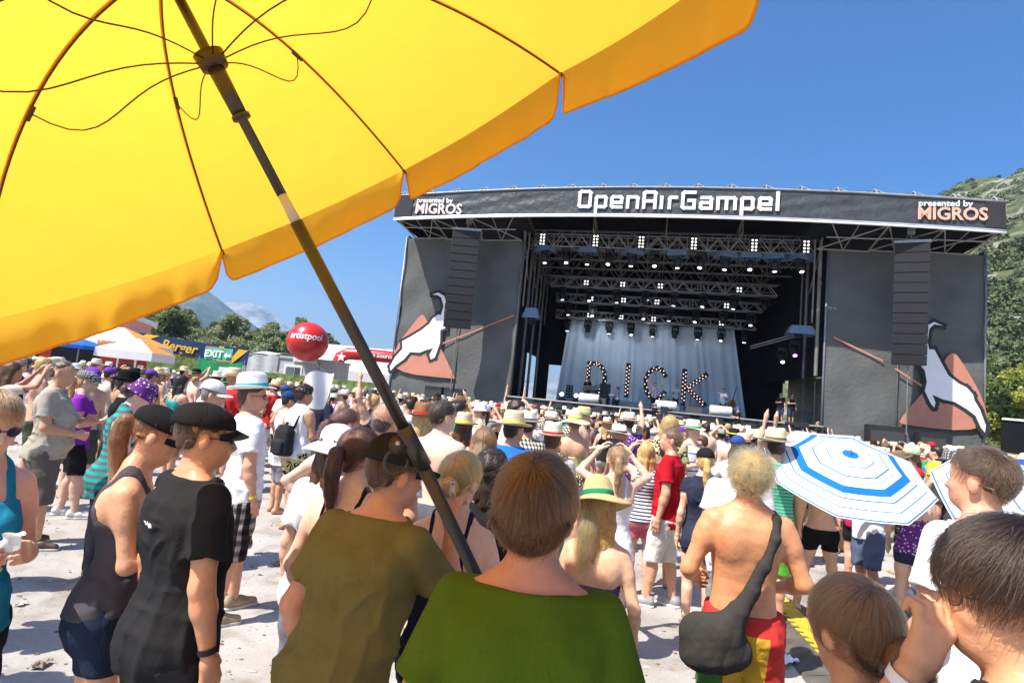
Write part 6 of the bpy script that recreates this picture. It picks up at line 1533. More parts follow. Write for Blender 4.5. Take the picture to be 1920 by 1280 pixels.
purple, _ = person((-5.0, 6.85), rad(-62), 1.70, 'woman in a purple T-shirt, checked cap and knee-length black shorts', 'f', (.64, .40, .30), feet=True, top=('tee', (.24, .035, .36), dict(sleeve=.13, neck=.10)), bottom=('shorts', (.016, .015, .017), dict(hem=.52)), hair=('ponytail', (.40, .25, .10)),
    hat=('flat', (1, 1, 1), dict(mat='check_hat', z=.165, scale=1.14)), shoes=('shoe', (.55, .54, .52)), arms=('down', 'hold'), h=.012, head=(-.05, -.1, 0), stance=.11, step=(-.06, .12), seed=8)
blktop, _ = person((-4.70, 7.35), rad(-75), 1.66, 'woman with long black hair and black clothes between the purple shirt and the black hat', 'f', (.64, .42, .33), feet=True, top=('tank', BLACK), bottom=('pants', (.02, .02, .022)), hair=('long', (.012, .010, .010)), hat=('flat', BLACK, dict(z=.165, scale=1.12)), arms=('hold', 'hold'), h=.013, seed=9)
blkfed, _ = person((-4.25, 6.45), rad(-55), 1.72, 'man in a black T-shirt and tall black trilby hat', skin=(.64, .42, .32), top=('tee', (.016, .016, .018)), bottom=('shorts', (1, 1, 1), dict(mat='leopard')), hair=('short', DKBR), hat=('fedora', (.012, .012, .014), dict(z=.165, scale=1.10)), shades=(.01, .01, .01), arms=('hold', 'hold'), head=(-.3, 0, 0), shoes=('shoe', (.05, .05, .05), WHITE), h=.013, seed=10)
band, _ = person((-3.22, 5.10), rad(-52), 1.70, 'woman in a teal striped tank top with a purple patterned bandana, head bowed', 'f', (.70, .46, .36), top=('loose_tank', (1, 1, 1), dict(mat='stripe_teal', hem=.72)), bottom=('pants', (.02, .02, .03)), hair=('bun', (.08, .04, .03)), hat=('bucket', (1, 1, 1), dict(mat='bandana', z=.150, scale=1.03)), head=(-.2, -.55, 0), lean=(0, .12), arms=('down', 'hold'), h=.0115, seed=11)
wcap, _ = person((-2.85, 5.60), rad(-60), 1.74, 'older man with a white cap and pale shirt behind the white fedora', skin=(.58, .33, .22), top=('shirt', (.66, .66, .66), dict(neck=.085)), bottom=('shorts', (.2, .2, .22)), hair=('short', (.20, .19, .18)), hat=('cap', (.66, .64, .60), dict(z=.168, scale=1.10)), head=(-.2, -.08, 0), arms=('loose', 'hold'), shades=(.05, .04, .03), h=.012, seed=12)
curly, b_curly = person((-2.62, 7.45), rad(-30), 1.78, 'curly-haired man in a white tank top and floral shorts carrying a backpack', feet=True, skin=(.52, .28, .17), top=('loose_tank', WHITE, dict(hem=.86)), bottom=('swim', (1, 1, 1), dict(mat='floral')), hair=('curly', (.025, .014, .008)), arms=('loose', 'hold'), shoes=('sandal', (.05, .04, .03), (.10, .07, .05)), head=(-.35, -.02, 0), h=.0115, seed=13, step=(.10, -.10))
navy, _ = person((-2.96, 9.3), rad(-30), 1.80, 'dark-haired man in a navy T-shirt right of the curly man', skin=SKIN[3], top=('tee', (.022, .024, .045)), bottom=('shorts', (.25, .22, .18)), hair=('short', DKBR), arms=('loose', 'loose'), h=.015, seed=14)
bluecap, b_bc = person((-3.05, 8.1), rad(-50), 1.66, 'person in a blue cap and white shirt holding up a white plastic sheet', skin=SKIN[1], top=('shirt', (.70, .70, .74), dict(hem=.70)), bottom=('shorts', (.22, .22, .24)), hair=('short', DKBR), hat=('cap', (.02, .05, .16), dict(z=.166)), arms=('down', 'wave'), h=.015, seed=15)
akim, _ = person((-1.10, 4.0), rad(-15), 1.67, 'brown ponytailed woman in white with one bent arm and sunglasses on her hair', 'f', (.68, .44, .33), top=('tank', WHITE), bottom=('skirt', (.7, .7, .7)), hair=('ponytail', (.075, .032, .022)), arms=('akimbo', 'hold'), head=(-.5, -.05, 0), h=.0105, seed=16,
    strand=dict(n=1500, length=.08, off=.013, back=.04, tail=dict(pts=[(0, -.105, .13), (0, -.155, .11), (.005, -.168, .03), (0, -.15, -.06), (0, -.14, -.2)], spread=[.024, .036, .042, .042, .03], n=700, wav=.02)))
ponyt, _ = person((-.62, 2.53), rad(-16), 1.65, 'dark ponytailed woman with black straps over a bare pale back', 'f', (.72, .47, .35), top=('strap', BLACK), bottom=('hot', (.03, .04, .07)), hair=('ponytail', (.055, .022, .014)), arms=('loose', 'loose'), head=(-.25, -.05, 0), h=.0095, seed=17,
    strand=dict(n=4500, length=.11, off=.014, back=.05, wild=.05, tail=dict(pts=[(0, -.100, .12), (0, -.145, .11), (.0, -.158, .03), (0, -.15, -.05), (0, -.14, -.11)], spread=[.018, .030, .036, .034, .02], n=1500, wav=.01)))
buzz, _ = person((-.70, 3.42), rad(-12), 1.76, 'man with buzz-cut dark hair in a white shirt beside the parasol pole', skin=(.60, .34, .23), top=('tee', WHITE, dict(neck=.09)), bottom=('shorts', (.2, .2, .25)), hair=('buzz', (.05, .035, .03)), head=(-.2, .05, 0), h=.010, strand=dict(n=2500, length=.012, off=.006, back=.02), seed=18)
whath, _ = person((-.86, 3.02), rad(-10), 1.60, 'person in a plain white sun hat right behind the dark ponytail', 'f', SKIN[2], top=('tee', (.74, .74, .76)), bottom=('shorts', (.2, .2, .25)), hair=('bob', BROWN), hat=('sun', (.80, .79, .77), dict(z=.165)), h=.012, seed=19)
bun, _ = person((-.16, 2.42), rad(-8), 1.60, 'red-blonde woman with a messy bun and crossing pink and navy straps', 'f', (.70, .42, .28), top=('strap', (.016, .02, .04), dict(hem=.8)), bottom=('hot', (.05, .06, .1)), hair=('bun', (.50, .24, .065), dict(off=.014)), arms=('hold', 'loose'), head=(-.35, -.05, .05), h=.0095, seed=20, shades=(.08, .03, .02),
    strand=dict(n=4500, length=.10, off=.017, back=.045, wild=.13))
headb, _ = person((-.04, 2.95), rad(-12), 1.58, 'woman in a black T-shirt with a black headband over dark curls', 'f', (.52, .29, .19), top=('tee', (.018, .018, .02), dict(sleeve=.12, neck=.11)), bottom=('shorts', (.03, .03, .03)), hair=('bob', (.025, .014, .010)), hat=('bucket', BLACK, dict(z=.130, scale=.98)), head=(.1, -.05, 0), arms=('hold', 'loose'), h=.011, seed=21)
bluet, _ = person((.09, 5.2), rad(-20), 1.70, 'man in a bright blue T-shirt and straw hat with a yellow band', skin=SKIN[1], top=('tee', (.02, .16, .58)), bottom=('shorts', (.3, .28, .22)), hair=('short', DKBR), hat=('straw', STRAW, dict(mat='straw', band=(.62, .55, .05), z=.170, scale=1.12)), arms=('loose', 'hold'), head=(-.4, 0, 0), h=.012, seed=22)
straww, _ = person((.50, 2.86), rad(-20), 1.46, 'woman in a broad straw hat with green band, bare back and tube top', 'f', (.68, .40, .26), top=('tube', (.10, .07, .16), dict(hem=.8)), bottom=('hot', (.3, .3, .3)), hair=('long', (.42, .24, .08)), hat=('widestraw', (.60, .43, .19), dict(mat='straw', band=(.02, .24, .13), z=.178, scale=1.08, tilt=rad(-12), yaw=.3)), arms=('down', 'loose'), head=(-.1, -.05, -.12), h=.0095, seed=23,
    strand=dict(n=1000, length=.10, off=.014, back=.03, tail=dict(pts=[(-.02, -.09, .10), (-.03, -.12, .0), (-.04, -.13, -.12), (-.05, -.12, -.26)], spread=[.05, .06, .06, .045], n=1400, wav=.02)))
dressw, _ = person((.90, 4.45), rad(-5), 1.58, 'woman in a short white dress with a ponytail, both arms raised taking a picture', 'f', (.66, .42, .30), top=('dress', (.78, .77, .76), dict(hem=.74)), bottom=None, hair=('ponytail', (.30, .18, .08)), arms=('phone', 'phone'), h=.0105, seed=24, head=(0, .05, 0),
    strand=dict(n=1200, length=.08, off=.013, back=.04, tail=dict(pts=[(0, -.105, .13), (0, -.155, .11), (.005, -.168, .03), (0, -.15, -.06), (0, -.14, -.16)], spread=[.02, .03, .034, .03, .02], n=500)))
bagw, b_bagw = person((1.52, 6.05), rad(-8), 1.55, 'blonde woman in a striped top and pink shorts with a brown bag on her shoulder', 'f', (.66, .42, .30), top=('tank', (1, 1, 1), dict(mat='stripe_navy')), bottom=('hot', (.55, .16, .20), dict(hem=.66)), hair=('long', (.48, .32, .12)), arms=('phone', 'loose'), h=.012, seed=25)
greyt, _ = person((1.84, 6.45), rad(-8), 1.56, 'person in a charcoal T-shirt directly behind the red T-shirt', skin=SKIN[1], top=('tee', (.06, .06, .065)), bottom=('shorts', (.05, .05, .05)), hair=('short', DKBR), h=.014, seed=26)
redt, b_red = person((1.70, 5.80), rad(62), 1.73, 'man in a red T-shirt and white shorts turning to the left', feet=True, skin=(.62, .33, .21), top=('tee', (.46, .012, .022), dict(wr=.012, hem=.80)), bottom=('shorts', (.66, .64, .58), dict(hem=.44)), hair=('short', (.14, .08, .04), dict(off=.014)), shoes=('shoe', (.35, .34, .33), (.75, .75, .75)), head=(.22, .03, 0), arms=('down', ((.12, -.05, -1), (.0, .45, -.9))), eye=True, h=.010, curl=(.5, .5), strand=dict(n=1200, length=.035, off=.018, wild=.2), step=(.12, -.10), seed=27)
navyp, _ = person((1.86, 5.25), rad(-12), 1.58, 'blonde ponytailed woman in a black cap and navy top', 'f', SKIN[2], top=('tee', (.03, .035, .06), dict(sleeve=.08)), bottom=('hot', (.05, .05, .08)), hair=('ponytail', (.55, .36, .12)), hat=('cap', BLACK, dict(z=.166)), h=.011, seed=28)
lgrey, _ = person((1.80, 4.34), rad(-14), 1.68, 'dark-haired man in a light grey T-shirt left of the blond shirtless man', skin=(.60, .33, .23), top=('tee', (.62, .63, .63)), bottom=('shorts', (.3, .3, .3)), hair=('short', (.03, .018, .012)), h=.0105, strand=dict(n=1500, length=.045, off=.018), seed=29, build=1.1)
rasta, b_rasta = person((1.27, 2.92), rad(-10), 1.69, 'shirtless tanned man with messy blond hair and a dark cloth shoulder bag', skin=(.60, .275, .135), top=None, bottom=('pants', (.62, .36, .03), dict(mat='rasta', wr=.012)), hair=('messy', (.46, .27, .095)), head=(-.22, .02, .06), arms=(((.42, -.10, -1), (-.25, .85, -.35)), ((.40, -.12, -1), (-.3, .85, -.35))), h=.0085, build=1.03, curl=(.8, .8), stance=.15,
    strand=dict(n=6000, length=.080, off=.026, back=.02, wild=.6, r=.0005, tousle=.022), shades=(.25, .02, .02), seed=30)
gstr, _ = person((2.66, 5.6), rad(-12), 1.78, 'man in a green striped T-shirt left of the blue striped parasol', skin=SKIN[1], top=('tee', (1, 1, 1), dict(mat='stripe_green')), bottom=('shorts', (.10, .40, .04)), hair=('short', DKBR), hat=('straw', STRAW, dict(mat='straw', z=.17, band=(.1, .08, .05), scale=1.1)), h=.012, seed=31)
khaki, _ = person((4.30, 8.2), rad(-12), 1.72, 'man in khaki cargo shorts and black top behind the blue striped parasol', feet=True, skin=SKIN[1], top=('tee', (.03, .03, .03)), bottom=('shorts', (.36, .25, .14), dict(hem=.40)), hair=('short', DKBR), h=.014, seed=32, stance=.14)
blks, b_blks = person((3.40, 6.08), rad(-2), 1.62, 'woman in a yellow bikini top and black denim shorts holding the blue striped parasol', 'f', (.66, .38, .24), feet=True, top=('bikini', (.72, .50, .04)), bottom=('hot', (.014, .013, .014), dict(hem=.70)), hair=('long', BROWN), arms=('loose', ((.35, .35, -.8), (-.35, .5, .7))), h=.0105, stance=.24, knees=(.0, .05), shoes=('sandal', (.3, .25, .2), (.5, .42, .35)), seed=33)
brhat, _ = person((5.02, 7.1), rad(62), 1.66, 'shirtless man in a brown felt hat and yellow sunglasses looking down', feet=True, skin=(.62, .32, .18), top=None, bottom=('shorts', (1, 1, 1), dict(mat='plaid_black', hem=.40)), hair=('short', (.10, .06, .04)), hat=('fedora', (.19, .13, .085), dict(z=.172, scale=1.10, tilt=rad(-4))), shades=(.65, .45, .02), head=(.1, -.40, 0), arms=('hold', 'mouth'), shoes=('shoe', (.6, .6, .58)), h=.0115, seed=34, lean=(0, .06))
rightw, _ = person((1.91, 2.27), rad(8), 1.83, 'man with short brown hair in a white T-shirt near the right edge', skin=(.66, .35, .23), top=('tee', (.80, .80, .81), dict(neck=.095, ease=.02)), bottom=('shorts', (.2, .2, .22)), hair=('short', (.055, .030, .016), dict(off=.010, back=.03)), head=(.30, .06, 0), h=.009, build=.98, strand=dict(n=6000, length=.03, off=.016, back=.03, wild=.28, r=.0004), arms=('loose', 'loose'), seed=35)
botr, b_botr = person((.915, 1.02), rad(30), 1.70, 'dark-haired man with thin glasses and a wristband, hand at his mouth, bottom right', skin=(.60, .30, .17), top=('tee', (.03, .03, .035)), bottom=('shorts', (.1, .1, .1)), hair=('short', (.022, .013, .008), dict(off=.022, back=.0)), head=(.62, -.10, 0), h=.008, arms=(('ik', (-.115, .125, 1.505), (-.20, .16, .9)), 'down'), curl=(1.25, .5), twist=(rad(-60), 0), shades=(.03, .02, .02, 1),
    strand=dict(n=9000, length=.085, off=.026, back=.04, wild=.16, r=.00045), seed=36)
bunb, b_bunb = person((.80, 1.28), rad(12), 1.52, 'brown-haired woman with a clipped bun at the bottom of the picture', 'f', (.58, .31, .19), top=('tank', (.30, .05, .10)), bottom=('hot', (.05, .05, .08)), hair=('bun', (.15, .072, .030), dict(off=.016, back=.03)), head=(-.02, -.10, 0), h=.008, arms=('loose', 'hold'), seed=37,
    strand=dict(n=8000, length=.12, off=.020, back=.03, wild=.06, r=.00042, tail=dict(pts=[(.05, -.10, .10), (.066, -.135, .09), (.05, -.165, .052), (-.005, -.165, .045), (-.022, -.155, .09), (.03, -.165, .125)], spread=[.014, .016, .018, .018, .016, .012], n=900, wav=.006, stiff=True)))
redtop, _ = person((4.55, 7.3), rad(-12), 1.60, 'woman in a red T-shirt and black shorts half hidden by the blue striped parasol', 'f', SKIN[0], feet=True, top=('tee', (.50, .03, .08)), bottom=('hot', (.016, .016, .018), dict(hem=.60)), hair=('long', DKBR), h=.013, seed=38)
trilby, _ = person((4.90, 6.24), rad(10), 1.74, 'man in a dark patterned trilby behind the right-hand white T-shirt', skin=SKIN[3], top=('tee', (.05, .05, .06)), bottom=('shorts', (.1, .1, .1)), hair=('short', DKBR), hat=('fedora', (1, 1, 1), dict(mat='check_hat', z=.168, scale=1.08)), h=.013, seed=39)
brownh, _ = person((-.13, 4.24), rad(-10), 1.62, 'woman with long light brown hair and a white halter top left of the blue T-shirt', 'f', SKIN[0], top=('strap', (.7, .7, .7)), bottom=('hot', (.1, .1, .14)), hair=('long', (.22, .12, .05)), h=.0105, arms=('loose', 'hold'), seed=40, strand=dict(n=1500, length=.11, off=.018, back=.03, tail=dict(pts=[(0, -.09, .10), (0, -.12, .0), (0, -.12, -.1), (0, -.12, -.2)], spread=[.06, .075, .07, .05], n=1200, wav=.012)))
shirtl, _ = person((-.50, 4.62), rad(-22), 1.78, 'pale shirtless dark-haired man right of the parasol pole', skin=(.74, .50, .38), top=None, bottom=('shorts', (.1, .1, .12)), hair=('short', (.03, .018, .012), dict(off=.016)), head=(-.5, .02, 0), h=.0105, arms=('loose', 'loose'), strand=dict(n=1500, length=.05, off=.02), seed=41)
redfl, _ = person((-.73, 5.2), rad(-12), 1.70, 'blonde person in a brown felt hat with a red flower', 'f', SKIN[0], top=('tank', (.70, .70, .70)), bottom=('hot', (.1, .1, .14)), hair=('long', (.50, .34, .14)), hat=('fedora', (.26, .13, .07), dict(z=.17, scale=1.12, band=(.5, .03, .03))), h=.012, seed=42)
check, _ = person((.46, 5.3), rad(-15), 1.63, 'man in a pale grey T-shirt and white straw hat with a red band', skin=SKIN[1], top=('tee', (.60, .60, .58)), bottom=('shorts', (.2, .2, .22)), hair=('short', BROWN), hat=('straw', (.72, .66, .50), dict(mat='straw', band=(.45, .04, .03), z=.172, scale=1.15)), h=.012, seed=43, build=1.1)
hatw, _ = person((.28, 6.55), rad(-15), 1.70, 'person in a checked shirt and white fedora with a dark band', skin=SKIN[1], top=('shirt', (1, 1, 1), dict(mat='check_shirt')), bottom=('shorts', (.2, .2, .22)), hair=('short', DKBR), hat=('fedora', (.76, .74, .68), dict(band=(.05, .04, .04), z=.172, scale=1.12)), h=.013, seed=44)
yellh, _ = person((-.42, 6.1), rad(-18), 1.62, 'woman in a pale patterned top and straw hat with yellow band', 'f', SKIN[0], top=('strap', (1, 1, 1), dict(mat='leopard')), bottom=('hot', (.1, .1, .14)), hair=('long', BROWN), hat=('straw', STRAW, dict(mat='straw', band=(.65, .58, .05), z=.17, scale=1.12)), h=.013, seed=45)
NEAR_LOCS = [o.location.copy() for o in COL.objects if o.get('category') == 'person']

# ================================================================== what they carry
def local_obj(name, VF, mat, root, color, label, cat, group=None):
    o = link(name, mesh_np(name, VF[0], VF[1], True, MATS[mat]), None, None, color)
    o.location = root.location; o.rotation_euler = root.rotation_euler; o.scale = root.scale
    return tag(o, label, cat, group)
# shoulder bag
g = Grid((-.42, -.36, .58), (.24, .12, 1.62), .010)
path = [(.135, .03, 1.485, .020), (.125, -.06, 1.47, .024), (.105, -.140, 1.38, .026), (.055, -.165, 1.25, .028), (.0, -.172, 1.13, .034), (-.06, -.175, 1.02, .050), (-.12, -.175, .93, .070)]
for p, q in zip(path[:-1], path[1:]): g.add(cone(p[:3], q[:3], p[3], q[3]), .02)
g.add(ellipsoid((-.16, -.165, .86), (.185, .085, .125), roty(.35)), .06); g.add(ellipsoid((-.20, -.165, .79), (.13, .075, .085)), .05)
x, y, z = g.xyz(); g.d = g.d + (.006 * fnoise(x, y, z * .7, 36, 3) + .003 * fnoise(x, y, z, 80, 6)).astype(f4)
g.carve(loft([(z_, w * 1.02, d * .96, c) for z_, w, d, c in b_rasta.T], (0, 0)), .01)
local_obj('shoulder_bag', g.mesh(2), 'cloth', rasta, (.045, .042, .038), 'dark cloth sling bag across the bare back of the blond man', 'bag')
# backpack
g = Grid((-.30, -.42, .80), (.25, .15, 1.55), .010)
g.add(loft([(.90, .12, .07, -.22), (.94, .135, .085, -.22), (1.20, .125, .08, -.22), (1.27, .09, .06, -.21)], (0, 0), 3.5), .02); g.add(loft([(.93, .10, .045, -.30), (1.07, .10, .045, -.30), (1.09, .08, .03, -.29)], (0, 0), 3.5), .008); g.add(cone((.0, -.22, 1.26), (0, -.20, 1.30), .02, .02), .01)
bp = local_obj('backpack', g.mesh(2), 'cloth', curly, (.03, .03, .033), 'black backpack slung low on the curly-haired man', 'backpack')
mb = MB(); mb.tube([(.08, -.16, 1.24), (.12, -.125, 1.40), (.12, -.02, 1.485), (.10, .10, 1.40), (.13, .12, 1.15), (.13, -.05, .95)], .014, 8); link('strap', mesh_np('strap', mb.v, mb.f, True, MATS['cloth']), None, bp, (.03, .03, .033))
# brown leather bag
g = Grid((-.05, -.35, .60), (.50, .15, 1.55), .012)
g.add(ellipsoid((.26, -.14, .92), (.15, .075, .14)), .02); g.add(ellipsoid((.26, -.14, .85), (.13, .08, .09)), .03); g.add(cone((.22, -.13, 1.02), (.17, -.06, 1.42), .028, .014), .02); g.add(cone((.17, -.06, 1.42), (.16, .03, 1.46), .014, .013), .01)
local_obj('leather_bag', g.mesh(2), 'leather', bagw, (.26, .075, .03), 'brown leather bag on the shoulder of the woman in pink shorts', 'bag')
# phone / camera held up by the woman in white
def local_pt(root, p): return root.matrix_basis @ Vector(p)
def gadget(name, root, b, label, cat, color, size=(.07, .012, .035), at_=None):
    c = at_ if at_ is not None else (b.wr[1] + b.wr[-1]) / 2 + (b.hd[1] + b.hd[-1]) * .07
    mb = MB(); sx, sy, sz = size; mb.box(-sx, sx, -sy, sy, -sz, sz)
    o = mb.build(name, MATS['plastic'], None, False, color); o.location = local_pt(root, c); o.rotation_euler = root.rotation_euler; tag(o, label, cat)
    mb = MB(); mb.box(-sx * .9, sx * .9, -sy - .003, -sy - .001, -sz * .9, sz * .9); mb.build('screen', MATS['gloss'], o, False, (.02, .03, .05)); return o
gadget('pocket_camera', dressw, Body('f', 1, ('phone', 'phone')), 'small black camera held up by the woman in white', 'camera', (.02, .02, .02))
# clear plastic cup in the olive man's hand
mcup = mcup_()
hw = local_pt(olive, b_olive.wr[1] + b_olive.hd[1] * .10)
cup = empty('plastic_cup', (hw.x - .01, hw.y + .045, hw.z - .05), 0, 'clear plastic cup held up by the man in olive', 'cup')
mb = MB(); mb.lathe([(.026, 0), (.030, .03), (.036, .08), (.040, .115), (.0415, .118), (.0405, .119), (.0385, .113)], 24); mb.build('wall', mcup, cup, True); mb = MB(); mb.lathe([(.0, .002), (.026, .002)], 24); mb.build('bottom', mcup, cup)
cup.rotation_euler = (rad(10), rad(-14), 0)
# white plastic sheet waved by the person in the blue cap
c = local_pt(bluecap, b_bc.wr[1])
o = sgrid('plastic_sheet', lambda s, t: (c.x - .12 + .40 * s + .10 * t, c.y + .06 * math.sin(s * 7 + 3 * t), c.z - .28 + .5 * t + .12 * s + .04 * math.sin(s * 5)), 14, 14, m_tentw, None); tag(o, 'white plastic sheet held up in the air left of the navy T-shirt', 'sheet')
# wristbands, hip pouch, hair clip
def wristband(root, b, q, color, lb):
    w, d = b.wr[q], b.hd[q]; mb = MB(); mb.tube([w - d * .035, w - d * .012], .034, 16, False); o = link('wristband', mesh_np('wristband', mb.v, mb.f, True, MATS['cloth']), None, root, color); return o
wristband(whitet, b_whitet, 1, (.75, .65, .10), ''); wristband(blackm, b_blackm, 1, (.03, .03, .03), ''); wristband(redt, b_red, 1, (.6, .6, .6), ''); wristband(botr, b_botr, -1, (.72, .72, .72), ''); wristband(tealw, b_teal, 1, (.05, .03, .12), '')
mb = MB(); mb.box(-.09, .05, -.20, -.155, .93, 1.03); o = link('belt_pouch', mesh_np('belt_pouch', mb.v, mb.f, False, MATS['cloth']), None, None, (.015, .015, .017)); o.location = whitet.location; o.rotation_euler = whitet.rotation_euler; o.scale = whitet.scale; tag(o, 'black pouch on the belt of the man in the white fedora', 'pouch')
mb = MB(); mb.lathe([(.0, -.03), (.022, -.018), (.027, 0), (.022, .018), (0, .03)], 12, 1, .6); hc_ = link('hair_clip', mesh_np('hair_clip', [b_bunb.H(np.array(v) + (.048, -.125, .095)) for v in mb.v], mb.f, True, MATS['plastic']), None, bunb, (.02, .012, .01))
# tissue in the teal woman's hands
tw = local_pt(tealw, (b_teal.wr[1] + b_teal.wr[-1]) / 2 + np.array([0, .10, .04])); V = RNG.normal(size=(60, 3)) * .018
mb = MB(); mb.lathe([(.0, 0), (.018, .006), (.02, .02), (.026, .035), (.018, .05), (.028, .06)], 20); Vt = np.array(mb.v); Vt += .005 * np.sin(Vt[:, [1, 2, 0]] * 130); o = link('paper_tissue', mesh_np('paper_tissue', Vt, mb.f, True, m_tentw)); o.location = tw; tag(o, 'crumpled white tissue in the hands of the woman at the left edge', 'tissue')
# small white script print between the shoulders of the black T-shirt
sh_ = [c for c in COL.objects if c.parent == blackm and c.name.startswith('t_shirt')][0]
Vs_ = np.empty(len(sh_.data.vertices) * 3, 'f4'); sh_.data.vertices.foreach_get('co', Vs_); Vs_ = Vs_.reshape(-1, 3)
pts_ = []
for q in np.linspace(0, 1, 46):
    px_, pz_ = -.045 + .09 * q, 1.335 + .006 * math.sin(q * 60) + .004 * math.sin(q * 23)
    dd_ = (Vs_[:, 0] - px_) ** 2 + (Vs_[:, 2] - pz_) ** 2 + np.where(Vs_[:, 1] > -.03, 9, 0); near_ = np.argsort(dd_)[:4]
    pts_.append((px_, float(Vs_[near_, 1].mean()) - .0025, pz_))
mb = MB(); mb.tube(pts_, .0013, 5); link('back_print', mesh_np('back_print', mb.v, mb.f, True, m_white), None, blackm)
# ================================================================== the yellow parasol overhead
APEX = np.array([-.8528, 1.1702, 2.7091]); th, ph = .6113, .5104
AXD = np.array([math.sin(th) * math.cos(ph), math.sin(th) * math.sin(ph), -math.cos(th)])     # down the pole
E1 = unit(np.cross(AXD, (0, 0, 1.0))); E2 = np.cross(AXD, E1); PHI0 = -3.1935; RR, C1, C2 = .9943, -.1057, .5617
m_can, t, n, L = nodes('yellow_canopy'); out = n('OutputMaterial'); df = n('BsdfDiffuse'); tr = n('BsdfTranslucent'); mx = n('MixShader'); mx.inputs[0].default_value = .55
df.inputs[0].default_value = (.80, .42, .02, 1); tr.inputs[0].default_value = (.95, .535, .048, 1)
tc = n('TexCoord'); nz = n('TexNoise'); nz.inputs['Scale'].default_value = 5; nz.inputs['Detail'].default_value = 3; L(tc.outputs['Object'], nz.inputs['Vector']); bp_ = n('Bump'); bp_.inputs['Strength'].default_value = .30; bp_.inputs['Distance'].default_value = .03; L(nz.outputs[0], bp_.inputs['Height']); L(bp_.outputs[0], df.inputs['Normal']); L(bp_.outputs[0], tr.inputs['Normal'])
L(df.outputs[0], mx.inputs[1]); L(tr.outputs[0], mx.inputs[2]); L(mx.outputs[0], out.inputs[0])
m_pip = M('orange_piping', (.80, .33, .02), rough=.8, var=0, transl=.3)
m_pole = M('pole_metal', (.055, .048, .040), rough=.32, spec=.5, metal=.55, var=.1, vscale=8)
m_rib = M('rib_metal', (.06, .045, .03), rough=.4, metal=.5, var=0)
m_plas = M('grey_plastic', (.45, .42, .36), rough=.45, var=.05)
um = empty('parasol', (0, 0, 0), 0, 'yellow beach parasol tilted over the foreground', 'parasol')
def ribp(k, s):
    k = k % 8; f = PHI0 + k * math.pi / 4 + (rad(8) if k == 3 else 0); s = s * (1.105 if k == 3 else 1); d = math.cos(f) * E1 + math.sin(f) * E2
    return APEX + s * d + (C1 * s + C2 * s * s) * AXD
dn = unit(np.array([0, 0, -1.0]) * .86 + AXD * .25)
